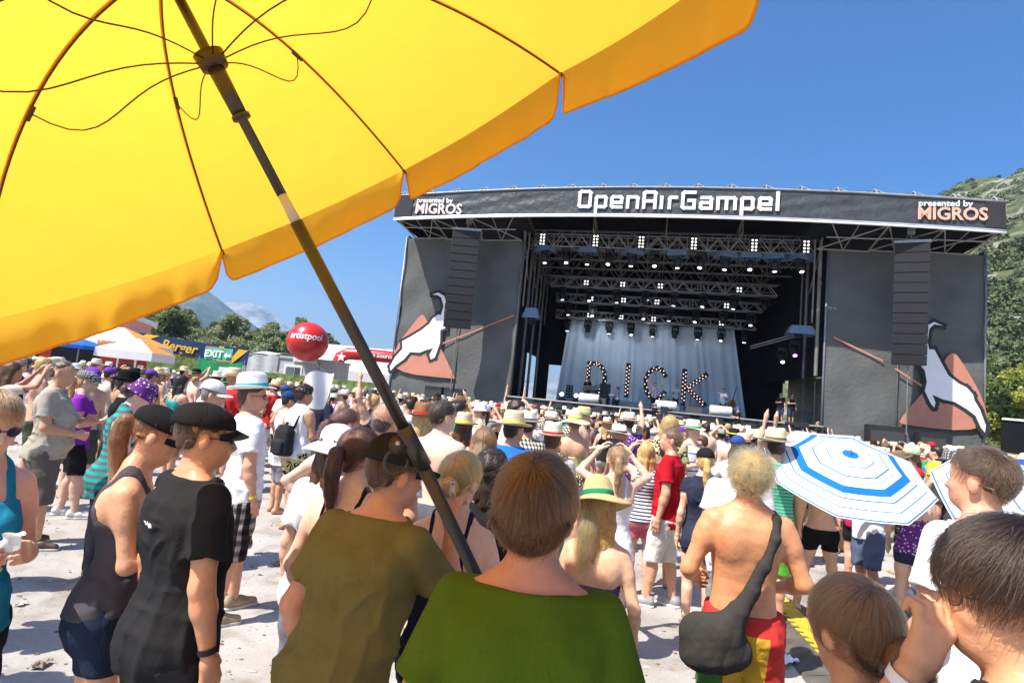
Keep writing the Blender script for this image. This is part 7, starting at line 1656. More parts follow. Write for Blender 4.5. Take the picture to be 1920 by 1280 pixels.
for k in range(8):
    ns, ntt = 14, 22; V, F = [], []
    for i in range(ns + 1):
        s_ = RR * (i / ns) ** .9 + .012
        a, b_ = ribp(k, s_), ribp(k + 1, s_)
        for j in range(ntt + 1):
            t_ = j / ntt; p = a * (1 - t_) + b_ * t_
            p = p + AXD * (.012 * math.sin(math.pi * t_) * (i / ns)) 
            V.append(p)
    for i in range(ns):
        for j in range(ntt): q = i * (ntt + 1) + j; F.append((q, q + 1, q + ntt + 2, q + ntt + 1))
    pn = link('canopy_panel', mesh_np('canopy_panel', V, F, True, m_can), None, um)
    a, b_ = ribp(k, RR + .012), ribp(k + 1, RR + .012); V, F = [], []; rim = []
    cen = (a + b_) / 2; outw = unit(cen - APEX - AXD * ((cen - APEX) @ AXD)); nv = 7; NT = 40
    for j in range(NT + 1):
        t_ = j / NT; e_ = min(t_, 1 - t_)
        Lh = .135 * (1 - (1 - min(1, e_ / .075)) ** 2.2) ** .5 if e_ < .075 else .135
        Lh = max(Lh, .004)
        base = a * (1 - t_) + b_ * t_ + AXD * (.012 * math.sin(math.pi * t_))
        tt = t_ + .02 * (1 if t_ < .5 else -1) * (1 - min(1, e_ / .05))
        for i in range(nv + 1):
            f = i / nv
            p = base + (unit(outw - AXD * .9) if k in (3, 4) else dn) * Lh * f + outw * (.016 * math.sin(t_ * 15 + 2 * k) * f * f * min(1, e_ * 10) + .010 * math.sin(t_ * 41 + k) * f * f + .012 * math.sin(math.pi * f))
            V.append(p)
        rim.append(V[-1])
    for j in range(NT):
        for i in range(nv): q = j * (nv + 1) + i; F.append((q, q + 1, q + nv + 2, q + nv + 1))
    va = link('valance', mesh_np('valance', V, F, True, m_can), None, pn)
    mb = MB(); mb.tube([a] + rim + [b_], .0035, 5); link('piping', mesh_np('piping', mb.v, mb.f, True, m_pip), None, pn)
    pts = [ribp(k, s_) + AXD * .008 for s_ in np.linspace(.02, RR + .005, 24)]
    Vq = []; Fq = []; fd = PHI0 + k * math.pi / 4; sdv = -math.sin(fd) * E1 + math.cos(fd) * E2
    for i_, p_ in enumerate(pts):
        Vq += [p_ - sdv * .0045 - AXD * .005, p_ + sdv * .0045 - AXD * .005]
        if i_: Fq.append((2 * i_ - 2, 2 * i_ - 1, 2 * i_ + 1, 2 * i_))
    link('seam', mesh_np('seam', Vq, Fq, True, m_pip), None, pn)
    mb = MB(); mb.tube(pts, .0026, 6); rb = link('rib', mesh_np('rib', mb.v, mb.f, True, m_rib), None, um)
    mb = MB(); mb.tube([pts[-1], ribp(k, RR + .02) + AXD * .006], .0055, 8); link('rib_tip', mesh_np('rib_tip', mb.v, mb.f, True, m_rib), None, rb)
    J = ribp(k, .50) + AXD * .012; Rn = APEX + AXD * .215; f = PHI0 + k * math.pi / 4; d = math.cos(f) * E1 + math.sin(f) * E2
    mb = MB(); mb.tube([J - unit(ribp(k, .55) - ribp(k, .45)) * .02, J + unit(ribp(k, .55) - ribp(k, .45)) * .02], .006, 8); link('rib_joint', mesh_np('rib_joint', mb.v, mb.f, True, m_rib), None, rb)
    st_ = Rn + d * .028; mb = MB(); mb.tube([st_ * (1 - q) + J * q + AXD * (.10 * math.sin(math.pi * q ** 1.6) * q) for q in np.linspace(0, 1, 14)], .0018, 6); link('stretcher', mesh_np('stretcher', mb.v, mb.f, True, m_rib), None, um)
def axis_tube(name, a, b_, r_, mat, n_=20):
    mb = MB(); mb.tube([APEX + AXD * a, APEX + AXD * b_], r_, n_); return link(name, mesh_np(name, mb.v, mb.f, False if len(mb.v) < 3 else True, mat), None, um)
axis_tube('crown_cap', -.03, .03, [.03, .035], m_rib); axis_tube('upper_pole', .0, .54, .0115, m_pole)
rn = axis_tube('runner', .20, .345, [.020, .0165], m_pole); mb = MB(); mb.tube([APEX + AXD * .198, APEX + AXD * .232], [.034, .030], 20); link('runner_crown', mesh_np('runner_crown', mb.v, mb.f, True, m_rib), None, rn)
mb = MB(); mb.tube([APEX + AXD * .343, APEX + AXD * .352], .021, 18); link('runner_ring', mesh_np('runner_ring', mb.v, mb.f, True, m_rib), None, rn)
axis_tube('sleeve', .53, .625, [.0105, .0135], m_plas)
JT = 1.235
axis_tube('lower_pole', .61, JT + .02, .0155, m_pole)
J = APEX + AXD * JT
foot_dir = unit(AXD + np.array([-.035, 0, .0])); tl = J[2] / -foot_dir[2]
mb = MB(); mb.tube([J - foot_dir * .02, J + foot_dir * (tl + .0)], .0175, 20); link('ground_pole', mesh_np('ground_pole', mb.v, mb.f, True, m_pole), None, um)
sd = unit(np.cross(AXD, (0, 1, 0)))
mb = MB(); mb.tube([J - AXD * .05, J + AXD * .07], .0215, 18); jt = link('tilt_joint', mesh_np('tilt_joint', mb.v, mb.f, True, m_pole), None, um)
cc = J + np.array([-.034, -.006, -.005]); mb = MB(); mb.tube([cc + (0, -.012, 0), cc + (0, .012, 0)], .024, 18); link('tilt_knob', mesh_np('tilt_knob', mb.v, mb.f, True, m_rib), None, jt)
mb = MB(); mb.tube([cc + (0, -.016, .004), cc + (0, -.012, .004)], .006, 10); link('rivet', mesh_np('rivet', mb.v, mb.f, True, m_plas), None, jt)
mb = MB(); mb.tube([cc + np.array([.03 * math.cos(a), -.004, -.045 + .03 * math.sin(a)]) for a in np.linspace(1.9, 6.6, 12)], .0045, 7); link('tilt_ring', mesh_np('tilt_ring', mb.v, mb.f, True, m_rib), None, jt)

# ================================================================== blue striped parasols
def stripe_mat(name, blue, seed):
    m, t, n, L = nodes(name); out = n('OutputMaterial'); df = n('BsdfDiffuse'); tr = n('BsdfTranslucent'); mx = n('MixShader'); mx.inputs[0].default_value = .25
    at_ = n('Attribute'); at_.attribute_name = 'ring'
    w = (.82, .83, .84); els = [(0, blue), (.10, w), (.26, blue), (.275, w), (.42, blue), (.44, w), (.50, blue), (.505, w), (.58, blue), (.68, w), (.745, blue), (.76, w), (.80, (.55, .72, .85)), (.815, w), (.86, blue), (.875, w), (.905, (.45, .66, .82)), (.925, w), (.97, blue), (.985, w)]
    r_ = ramp(n, els[:20]); r_.color_ramp.interpolation = 'CONSTANT'; L(at_.outputs['Fac'], r_.inputs[0]); L(r_.outputs[0], df.inputs[0]); L(r_.outputs[0], tr.inputs[0])
    L(df.outputs[0], mx.inputs[1]); L(tr.outputs[0], mx.inputs[2]); L(mx.outputs[0], out.inputs[0]); return m
def small_parasol(apex, up, R_, sag, mat, label, grip):
    e = empty('parasol', (0, 0, 0), 0, label, 'parasol', 'blue and white striped parasols'); apex = np.array(apex); up = unit(up); a1 = unit(np.cross(up, (0, 1, 0.1))); a2 = np.cross(up, a1); N = 8
    rp = lambda k, s_: apex + R_ * s_ * (math.cos(k * 2 * math.pi / N + .2) * a1 + math.sin(k * 2 * math.pi / N + .2) * a2) - up * sag * s_ ** 1.8
    for k in range(N):
        V, F, at = [], [], []
        for i in range(25):
            s_ = i / 24
            for j in range(7): V.append(rp(k, s_) * (1 - j / 6) + rp(k + 1, s_) * (j / 6) + up * .012 * math.sin(math.pi * j / 6) * -s_); at.append(s_)
        for i in range(24):
            for j in range(6): q = i * 7 + j; F.append((q, q + 1, q + 8, q + 7))
        me = mesh_np('canopy_panel', V, F, True, mat); a_ = me.attributes.new('ring', 'FLOAT', 'POINT'); a_.data.foreach_set('value', np.array(at, f4)); link('canopy_panel', me, None, e)
        mb = MB(); mb.tube([rp(k, s_) - up * .006 for s_ in np.linspace(0, 1.01, 10)], .0025, 5); link('rib', mesh_np('rib', mb.v, mb.f, True, m_alu), None, e)
    grip = np.array(grip); mb = MB(); mb.tube([apex + up * .06, apex, apex - up * .5, grip], [.004, .009, .009, .009], 8); link('shaft', mesh_np('shaft', mb.v, mb.f, True, m_alu), None, e)
    mb = MB(); mb.tube([apex - up * .30, apex - up * .26], .02, 10); link('runner', mesh_np('runner', mb.v, mb.f, True, m_alu), None, e)
gp = local_pt(blks, b_blks.wr[1] + b_blks.hd[1] * .09)
small_parasol((3.25, 5.36, 1.67), (-.10, -.50, .85), .73, .21, stripe_mat('blue_stripes', (.02, .18, .50), 1), 'blue and white striped parasol facing us before the woman in black shorts', gp)
small_parasol((3.86, 3.95, 1.52), (.02, -.62, .78), .72, .20, stripe_mat('grey_blue_stripes', (.10, .15, .36), 2), 'blue and white striped parasol at the right edge behind the white T-shirt', (3.5, 4.4, 1.1))
# ================================================================== the crowd
CB = {}
ARMSETS = [('down', 'down'), ('loose', 'hold'), ('hold', 'hold'), ('cross', 'cross'), ('akimbo', 'down'), ('loose', 'point'), ('phone', 'phone'), ('up', 'up'), ('clap', 'clap'), ('loose', 'loose')]
def cbody(sex, ai):
    k = (sex, ai)
    if k not in CB:
        b = Body(sex, 1.0 if sex == 'm' else .98, ARMSETS[ai], stance=.12, step=(.04, -.05)); V, F = body_mesh(b, .021, False); CB[k] = (b, mesh_np('person', V, F, True, MATS['skin_far']), {})
    return CB[k]
def cpart(k, key, fn, mat):
    d = CB[k][2]
    if key not in d: V, F = fn(CB[k][0]); d[key] = mesh_np(key[0], V, F, True, MATS[mat])
    return d[key]
HATSH = {}
def chat(kind):
    if kind not in HATSH:
        b = CB[('m', 0)][0] if ('m', 0) in CB else cbody('m', 0)[0]
        V, F = HATFN[kind](); V = np.asarray(V) * 1.10 + (0, -.012, .165); h_ = mesh_np('hat', V + b.hp, F, True, MATS['straw'] if kind in ('straw', 'widestraw') else MATS['cloth_far'])
        Vb, Fb = hat_band(); bd = mesh_np('hat_band', np.asarray(Vb) * 1.10 + (0, -.012, .165) + b.hp, Fb, True, MATS['cloth_far'])
        vs = None
        if kind == 'cap': V2, F2 = hat_visor(); vs = mesh_np('visor', np.asarray(V2) * 1.10 + (0, -.012, .165) + b.hp, F2, True, MATS['cloth_far'])
        HATSH[kind] = (h_, bd, vs)
    return HATSH[kind]
TOPC = [('white', (.78, .78, .78), 26), ('black', (.02, .02, .022), 12), ('grey', (.25, .25, .26), 8), ('light blue', (.30, .45, .62), 5), ('navy', (.03, .04, .09), 5), ('red', (.48, .03, .03), 6), ('green', (.03, .28, .10), 5), ('teal', (.03, .30, .30), 3), ('pink', (.65, .20, .30), 4), ('purple', (.20, .05, .30), 4), ('yellow', (.70, .50, .06), 3), ('beige', (.48, .42, .33), 6), ('orange', (.65, .22, .04), 3), ('royal blue', (.03, .12, .45), 4)]
BOTC = [(.03, .04, .08), (.02, .02, .022), (.25, .22, .17), (.5, .48, .44), (.10, .13, .22), (.3, .05, .05), (.07, .08, .05)]
HAIRC = [('dark', (.025, .014, .009), 5), ('brown', (.08, .038, .016), 5), ('blonde', (.42, .27, .10), 3), ('light brown', (.18, .10, .045), 3), ('auburn', (.20, .06, .025), 1)]
HATC = {'straw': [('straw hat', (.66, .57, .38)), ('pale straw hat', (.76, .71, .58)), ('golden straw hat', (.60, .46, .24))], 'fedora': [('white fedora', (.78, .77, .74)), ('black fedora', (.02, .02, .02)), ('brown fedora', (.18, .11, .06)), ('grey fedora', (.30, .30, .30))],
        'cap': [('white cap', (.76, .76, .76)), ('black cap', (.02, .02, .022)), ('blue cap', (.03, .07, .25)), ('red cap', (.5, .03, .03)), ('grey cap', (.2, .2, .2)), ('purple cap', (.16, .05, .35))], 'bucket': [('beige bucket hat', (.5, .45, .35)), ('white bucket hat', (.75, .74, .72))], 'sun': [('broad white sun hat', (.78, .76, .72))], 'widestraw': [('broad straw hat', (.64, .54, .33))]}
BANDC = [('yellow', (.66, .58, .05)), ('dark', (.04, .03, .03)), ('white', (.75, .75, .72)), ('red', (.45, .03, .03)), ('green', (.04, .3, .12))]
ck = random.Random(21)
def wpick(l): return ck.choices(l, [x[2] for x in l])[0]
def crowd_person(x, y, rz, H, where, simple=False):
    sex = 'm' if ck.random() < .56 else 'f'; ai = ck.choices(range(10), [6, 5, 4, 3, 2, 1.2, 1.6, .6, .9, 6])[0]
    key = (sex, ai); b, me, _ = cbody(sex, ai)
    o = link('person', me, None, None, ck.choice(SKIN)); o.location = (x, y, 0); o.rotation_euler = (0, 0, rz); k = H / 1.787; o.scale = (k * ck.uniform(.95, 1.08), k * ck.uniform(.95, 1.06), k)
    tk = ck.choices(['tee', 'loose_tank', 'none'], [6, 2, 2.4])[0] if sex == 'm' else ck.choices(['strap', 'tank', 'tee', 'bikini', 'dress'], [4, 3, 2.5, 1.3, 1])[0]
    cn, cc, _w = wpick(TOPC)
    nm = {'tee': 'T-shirt', 'loose_tank': 'tank top', 'strap': 'strap top', 'tank': 'tank top', 'bikini': 'bikini top', 'dress': 'dress'}
    if tk != 'none': link(nm[tk].lower().replace('-', '_').replace(' ', '_'), cpart(key, (nm[tk].lower().replace('-', '_').replace(' ', '_'),), lambda b_: top_mesh(b_, tk, .020, 3), 'cloth_far'), None, o, cc)
    if tk in ('tee', 'loose_tank', 'tank', 'strap', 'dress') and ck.random() < .24:
        pt, pn_ = ck.choice([('stripe_navy', 'navy striped'), ('check_shirt', 'checked'), ('leopard', 'black and white patterned'), ('stripe_green', 'green striped'), ('stripe_blue', 'white and blue striped'), ('floral', 'yellow floral'), ('bandana', 'purple patterned')])
        to_ = o.children[-1] if o.children else [c_ for c_ in COL.objects if c_.parent == o][-1]; to_.material_slots[0].link = 'OBJECT'; to_.material_slots[0].material = MATS[pt]; cn = pn_
    if tk != 'dress':
        bk = 'shorts' if sex == 'm' else ck.choice(['hot', 'hot', 'skirt']); bn = {'shorts': 'shorts', 'hot': 'short_shorts', 'skirt': 'skirt'}[bk]
        link(bn, cpart(key, (bn,), lambda b_: bottom_mesh(b_, bk, .021, 5, waist=.93), 'cloth_far'), None, o, ck.choice(BOTC))
    hk = ck.choices(['short', 'buzz', 'curly'], [7, 2, 1])[0] if sex == 'm' else ck.choice(['long', 'ponytail', 'bob', 'long', 'bun', 'ponytail']); hn, hc_, _w = wpick(HAIRC)
    hb = CB[(sex, 0)] if (sex, 0) in CB else cbody(sex, 0)
    link('hair', cpart((sex, 0), ('hair', hk), lambda b_: hair_mesh(b_, hk, .016, 4), 'hair'), None, o, hc_)
    hat = ck.choices([None, 'straw', 'fedora', 'cap', 'bucket', 'sun', 'widestraw'], [4.3, 3.4, 1.5, 1.5, .4, .4, .5])[0]; ht = ''
    if hat:
        hnm, hcol = ck.choice(HATC[hat]); h_, bd, vs = chat(hat); ho_ = link('cap' if hat == 'cap' else 'hat', h_, None, o, hcol); ht = hnm
        if hat in ('straw', 'fedora', 'widestraw'): bn_, bc = ck.choice(BANDC); link('hat_band', bd, None, ho_, bc); ht += f' with {bn_} band'
        if vs: link('visor', vs, None, ho_, hcol)
    who = 'man' if sex == 'm' else 'woman'
    pose = {5: ', one arm raised', 6: ', hands holding up a phone', 7: ', both arms up', 8: ', hands clapping overhead', 4: ', hand on hip'}.get(ai, '')
    if ai == 6: pose = ', both hands at face height'
    dress = ('shirtless' if tk == 'none' else f'in {cn} {nm[tk]}')
    hd = ht if ht else f'{hn} ' + {'short': 'short hair', 'buzz': 'cropped hair', 'curly': 'curls', 'long': 'long hair', 'ponytail': 'ponytail', 'bob': 'bobbed hair', 'bun': 'bun'}[hk]
    base = f'shirtless man with {hd}' if tk == 'none' else f'{who} {dress} with {hd}'
    CROWD.append((o, base, pose, where, x, y, (f'shirtless man' if tk == 'none' else f'{cn} {nm[tk]}')))
    return o
CROWD = []
# spots: the dense block before the stage, and the looser crowd at the left
spots = []; taken = [(p.x, p.y) for p in NEAR_LOCS]
def ok(x, y, dmin): return all((x - a) ** 2 + (y - c) ** 2 > dmin * dmin for a, c in taken)
def try_add(az, r_, dmin):
    x, y = r_ * math.sin(az), r_ * math.cos(az)
    if ok(x, y, dmin): taken.append((x, y)); spots.append((x, y)); return True
    return False
for _ in range(9000):
    if len(spots) >= 172: break
    az = rad(ck.uniform(-7, 43)); r_ = 6.8 + 13.5 * ck.random() ** 1.25
    x, y = r_ * math.sin(az), r_ * math.cos(az)
    if r_ < 8.2 and rad(8) < az < rad(31) and ck.random() < .75: continue
    if az > rad(24) and r_ < 8.6 and ck.random() < .7: continue
    try_add(az, r_, .62 + .014 * r_)
nb = len(spots)
for _ in range(9000):
    if len(spots) >= nb + 84: break
    az = rad(ck.uniform(-41, -6)); r_ = 8.4 + 15 * ck.random() ** 1.1
    if az < rad(-20) and r_ < 8.6: continue
    if rad(-27) < az < rad(-14) and r_ < 10.0: continue
    try_add(az, r_, .66 + .014 * r_)
for x, y in spots:
    az = math.degrees(math.atan2(x, y)); r_ = math.hypot(x, y); tx, ty = SW(.3, 4, 0).x, SW(.3, 4, 0).y
    hd = -math.atan2(tx - x, ty - y) + ck.gauss(0, .28) + (ck.choice([0, 0, 0, 0, 0, 1.6, -1.6]) if r_ < 14 else 0)
    side = 'before the left wing' if az < 0 else 'before the stage middle' if az < 22 else 'before the right wing'
    if az < -8: side = 'in the left crowd'
    dep = 'near' if r_ < 10.5 else 'halfway' if r_ < 15 else 'far'
    crowd_person(x, y, hd, ck.gauss(1.71, .07), (side, dep))
# a few of them carry backpacks
gb = Grid((-.20, -.42, .95), (.20, -.05, 1.50), .016); gb.add(loft([(1.0, .12, .07, -.21), (1.05, .14, .085, -.21), (1.32, .13, .08, -.205), (1.40, .09, .05, -.19)], (0, 0), 3.2), .02); gb.add(loft([(1.03, .10, .04, -.30), (1.18, .10, .04, -.30)], (0, 0), 3.2), .01)
bpm = mesh_np('backpack', *gb.mesh(2), True, MATS['cloth_far']); mb = MB()
for q in (-1, 1): mb.tube([(q * .09, -.15, 1.36), (q * .10, -.06, 1.47), (q * .10, .06, 1.47), (q * .12, .12, 1.36), (q * .14, .10, 1.15), (q * .13, -.10, 1.02)], .013, 6)
stm = mesh_np('straps', mb.v, mb.f, True, MATS['cloth_far']); tag(o, None)
for i, (ci, (bn_, bc_)) in enumerate(zip(range(3, len(CROWD), 19), [('black', (.02, .02, .022)), ('red', (.4, .03, .03)), ('blue', (.03, .10, .35)), ('grey', (.2, .2, .2)), ('green', (.05, .18, .06)), ('beige', (.4, .34, .25)), ('purple', (.2, .04, .3)), ('orange', (.6, .2, .03)), ('navy', (.02, .03, .08)), ('brown', (.15, .08, .04)), ('teal', (.03, .25, .25)), ('white', (.7, .7, .7)), ('pink', (.6, .2, .3))])):
    w_ = CROWD[ci][0]; bo = link('backpack', bpm, None, None, bc_); bo.location = w_.location; bo.rotation_euler = w_.rotation_euler; bo.scale = w_.scale; tag(bo, ' '.join(f'{bn_} backpack worn by a {CROWD[ci][1]}'.split()[:16]), 'backpack', 'backpacks in the crowd'); link('strap', stm, None, bo, bc_)
# labels: looks first, then a neighbour, then the place
from collections import Counter
cnt = Counter(c[1] for c in CROWD); cnt2 = Counter()
for i, (o, base, pose, where, x, y, cl_) in enumerate(CROWD):
    lb = base
    if cnt[base] > 1: lb = base + pose
    if len(lb.split()) <= 9: lb = lb + ', ' + where[0]
    cnt2[lb] += 1
    o['_lb'] = lb
for i, (o, base, pose, where, x, y, cl_) in enumerate(CROWD):
    lb = o['_lb']; del o['_lb']
    if cnt2[lb] > 1:
        j = min((k for k in range(len(CROWD)) if k != i), key=lambda k: (CROWD[k][4] - x) ** 2 + (CROWD[k][5] - y) ** 2)
        lb = f'{base}, {where[1]} row, beside {CROWD[j][6]}'
    lb = ' '.join(lb.split()[:16])
    tag(o, lb, 'person', 'festival crowd facing the stage')
# the packed far rows that read as one mass of heads and hats
def far_mass():
    rg = np.random.default_rng(5); Vs, Fs, Cs = [], [], []; c = 0
    def simp(me):
        V = np.empty(len(me.vertices) * 3, f4); me.vertices.foreach_get('co', V); F = np.empty(len(me.loops), np.int32); me.loops.foreach_get('vertex_index', F); return V.reshape(-1, 3), F.reshape(-1, 4)
    def low(sex, ai):
        b = Body(sex, 1.0, ARMSETS[ai], stance=.12)
        pb = Grid((-.55, -.4, .75), (.55, .55, 2.35), .036)
        b.fill(pb, ('torso', 'arm', 'fore', 'neck', 'head'))
        for q in (-1, 1): pb.add(cone(b.wr[q], b.wr[q] + b.hd[q] * .14, .035, .025), .02)
        V, F = pb.mesh(1); return V, F
    libs = [low(s_, a) for s_, a in (('m', 0), ('f', 1), ('m', 5), ('f', 6), ('m', 7), ('f', 3))]
    hats = [(np.asarray(HATFN[k]()[0]) * 1.1 + (0, -.012, .165) + (0, .006, 1.552), HATFN[k]()[1]) for k in ('straw', 'fedora', 'cap')]
    hm = [(hair_mesh(Body('m'), 'short', .034, 1)), (hair_mesh(Body('f'), 'long', .034, 1))]
    pts = []
    for _ in range(20000):
        if len(pts) >= 420: break
        if rg.random() < .68: az, r_ = rad(rg.uniform(-9, 43)), rg.uniform(17, 32.5)
        else: az, r_ = rad(rg.uniform(-41, -9)), rg.uniform(14, 35)
        x, y = r_ * math.sin(az), r_ * math.cos(az)
        v = (x - SO.x) * SY.x + (y - SO.y) * SY.y
        if v > .6 and az > rad(-13): continue
        if all((x - a) ** 2 + (y - d) ** 2 > .36 for a, d in pts) and ok(x, y, .6): pts.append((x, y))
    tops = np.array([t_[1] for t_ in TOPC]); tw = np.array([t_[2] for t_ in TOPC], float); tw /= tw.sum()
    for x, y in pts:
        V, F = libs[rg.choice(6, p=[.42, .40, .02, .03, .005, .125])]; sk = np.array(SKIN[rg.integers(5)]); tc_ = tops[rg.choice(len(tops), p=tw)] if rg.random() > .18 else sk
        k = rg.normal(1.71, .06) / 1.77; a = -math.atan2(SW(.3, 4, 0).x - x, SW(.3, 4, 0).y - y) + rg.normal(0, .3); R = rotz(a)
        col = np.where(((V[:, 2] < 1.43) & (V[:, 2] > .8) & (np.abs(V[:, 0]) < .27))[:, None], tc_, sk)
        parts = [(V, F, col)]
        h_ = hm[rg.integers(2)]; parts.append((h_[0], h_[1], np.tile([(.03, .018, .01), (.09, .045, .02), (.35, .22, .09)][rg.integers(3)], (len(h_[0]), 1))))
        if rg.random() < .6: q = rg.integers(3); hv_, hf_ = hats[q]; parts.append((hv_, np.array(hf_), np.tile([(.66, .55, .32), (.76, .73, .62), (.5, .45, .35), (.78, .77, .75), (.08, .08, .1)][rg.integers(5)], (len(hv_), 1))))
        for pv, pf, pc in parts: Vs.append((pv * k) @ R.T + (x, y, 0)); Fs.append(np.asarray(pf) + c); Cs.append(pc); c += len(pv)
    V, F, Cc = np.concatenate(Vs), np.concatenate(Fs), np.concatenate(Cs)
    m, t, n, L = nodes('crowd_mass'); out = n('OutputMaterial'); p = n('BsdfPrincipled'); p.inputs['Roughness'].default_value = .8; p.inputs['Specular IOR Level'].default_value = .15; at_ = n('Attribute'); at_.attribute_name = 'tone'; L(at_.outputs['Color'], p.inputs['Base Color']); L(p.outputs[0], out.inputs[0])
    me = mesh_np('crowd', V, F, True, m); a_ = me.attributes.new('tone', 'FLOAT_COLOR', 'POINT'); a_.data.foreach_set('color', np.concatenate([Cc, np.ones((len(Cc), 1))], 1).astype(f4).ravel())
    o = link('crowd', me); tag(o, 'packed far rows of heads and hats right below the stage', 'crowd', kind='stuff')
far_mass()

# ================================================================== people on and around the stage
def stage_person(u, v, z, rz, H, label, **kw):
    P = SW(u, v, z); return person((P.x, P.y), -AZ + rz, H, label, h=.020, fine=False, z=z, group='band and crew on the stage', feet=True, **kw)
sing, _ = stage_person(.30, 5.3, 2.2, rad(180), 1.80, 'singer in a pale pink shirt with both arms raised on stage', skin=SKIN[0], top=('shirt', (.66, .50, .56)), bottom=('pants', (.02, .02, .03)), hair=('short', DKBR), arms=('wave', 'wave'))
guit, b_gt = stage_person(-4.0, 5.8, 2.2, rad(165), 1.78, 'guitarist in black left of the letter D', skin=SKIN[1], top=('tee', BLACK), bottom=('pants', (.03, .04, .07)), hair=('short', DKBR), arms=(((.5, .2, -.8), (-.5, .7, .1)), ((.2, .3, -.9), (-.8, .5, .1))), lean=(0, .1))
pian, _ = stage_person(-2.05, 6.0, 1.85, rad(95), 1.70, 'pianist in a white vest seated at the piano', skin=SKIN[0], top=('loose_tank', (.7, .7, .72)), bottom=('pants', (.04, .05, .08)), hair=('short', DKBR), arms=('hold', 'hold'))
drum, _ = stage_person(1.70, 7.3, 2.35, rad(180), 1.75, 'drummer in a white shirt and dark waistcoat behind the drums', skin=SKIN[0], top=('shirt', (.6, .62, .65)), bottom=('pants', (.02, .02, .03)), hair=('short', DKBR), arms=('hold', 'hold'))
bass, b_ba = stage_person(4.45, 5.6, 2.2, rad(170), 1.80, 'bassist in a white shirt and black waistcoat with a double bass', skin=SKIN[0], top=('shirt', (.66, .68, .70)), bottom=('pants', (.015, .015, .018)), hair=('short', (.015, .01, .01)), arms=('hold', 'wave'))
ph1, _ = stage_person(.35, .9, .9, rad(-60), 1.70, 'cameraman in black with a crane camera in the pit below the singer', skin=SKIN[1], top=('tee', BLACK), bottom=('pants', BLACK), hair=('short', (.2, .2, .2)), arms=('hold', 'hold'))
ph2, _ = stage_person(4.75, 1.4, 1.1, rad(100), 1.72, 'photographer in black climbing at the deck edge before the bassist', skin=SKIN[0], top=('tee', BLACK), bottom=('pants', BLACK), hair=('short', DKBR), hat=('cap', (.03, .1, .4), dict(z=.166)), arms=('hold', 'down'))
cop, _ = stage_person(8.55, .6, .7, rad(60), 1.74, 'television cameraman in black behind the tripod at the right wing', skin=SKIN[1], top=('tee', (.03, .03, .032)), bottom=('pants', BLACK), hair=('buzz', (.15, .13, .12)), arms=('hold', 'hold'))
for i, (u, lb) in enumerate(((7.55, 'stagehand in shorts standing at the right side of the deck'), (8.15, 'second stagehand with bare arms at the right side of the deck'))):
    stage_person(u, 4.6, 2.2, rad(150 + 40 * i), 1.80, lb, skin=SKIN[1], top=('loose_tank' if i else 'tee', BLACK), bottom=('shorts', (.04, .05, .09)), hair=('short', DKBR), arms=('down', 'cross'))
e = empty('pit_podium', SW(.35, .9, 0), -AZ, 'black podium under the pit cameraman', 'platform'); mb = MB(); mb.box(-.6, .6, -.5, .5, .8, .9); mb.build('top', m_deck, e)
for x in (-.5, .5):
    for y in (-.4, .4): mb = MB(); mb.tube([(x, y, 0), (x, y, .8)], .03, 6); mb.build('leg', m_steel, e)
e = empty('pit_podium', SW(4.75, 1.4, 0), -AZ, 'black podium under the climbing photographer', 'platform'); mb = MB(); mb.box(-.5, .5, -.4, .4, 1.0, 1.1); mb.build('top', m_deck, e)
for x in (-.4, .4):
    for y in (-.3, .3): mb = MB(); mb.tube([(x, y, 0), (x, y, 1.0)], .03, 6); mb.build('leg', m_steel, e)
e = empty('pit_podium', SW(8.4, .6, 0), -AZ, 'black podium under the television cameraman', 'platform'); mb = MB(); mb.box(-1, .6, -.5, .5, .6, .7); mb.build('top', m_deck, e)
for x in (-.9, .5):
    for y in (-.4, .4): mb = MB(); mb.tube([(x, y, 0), (x, y, .6)], .03, 6); mb.build('leg', m_steel, e)
e = empty('television_camera', SW(7.85, .6, .7), -AZ, 'television camera on a white tripod at the right wing', 'camera')
for k in range(3): mb = MB(); mb.tube([(0, 0, 1.25), (.42 * math.cos(k * 2.09 + .5), .42 * math.sin(k * 2.09 + .5) * .9, 0)], .035, 6); mb.build('leg', m_white, e)
mb = MB(); mb.box(-.45, .25, -.14, .14, 1.32, 1.62); mb.build('body', m_cab, e); mb = MB(); mb.tube([(-.45, 0, 1.47), (-.85, 0, 1.47)], [.10, .12], 12); mb.build('lens', m_cab, e); mb = MB(); mb.tube([(.2, .1, 1.3), (.7, .15, 1.15)], .02, 6); mb.build('pan_handle', m_alu, e)
e = empty('crane_camera', SW(.95, .9, 1.2), -AZ, 'camera on a short crane arm in the pit', 'camera'); mb = MB(); mb.tube([(-.3, 0, .9), (.9, -.1, .75)], .04, 6); mb.build('arm', m_alu, e); mb = MB(); mb.box(-.3, .1, -.12, .12, .95, 1.25); mb.build('body', m_cab, e); mb = MB(); mb.tube([(.1, 0, 1.1), (.35, 0, 1.1)], .09, 10); mb.build('lens', m_cab, e); mb = MB(); mb.tube([(-.1, 0, -1.2), (-.1, 0, .95)], .05, 8); mb.build('column', m_alu, e)
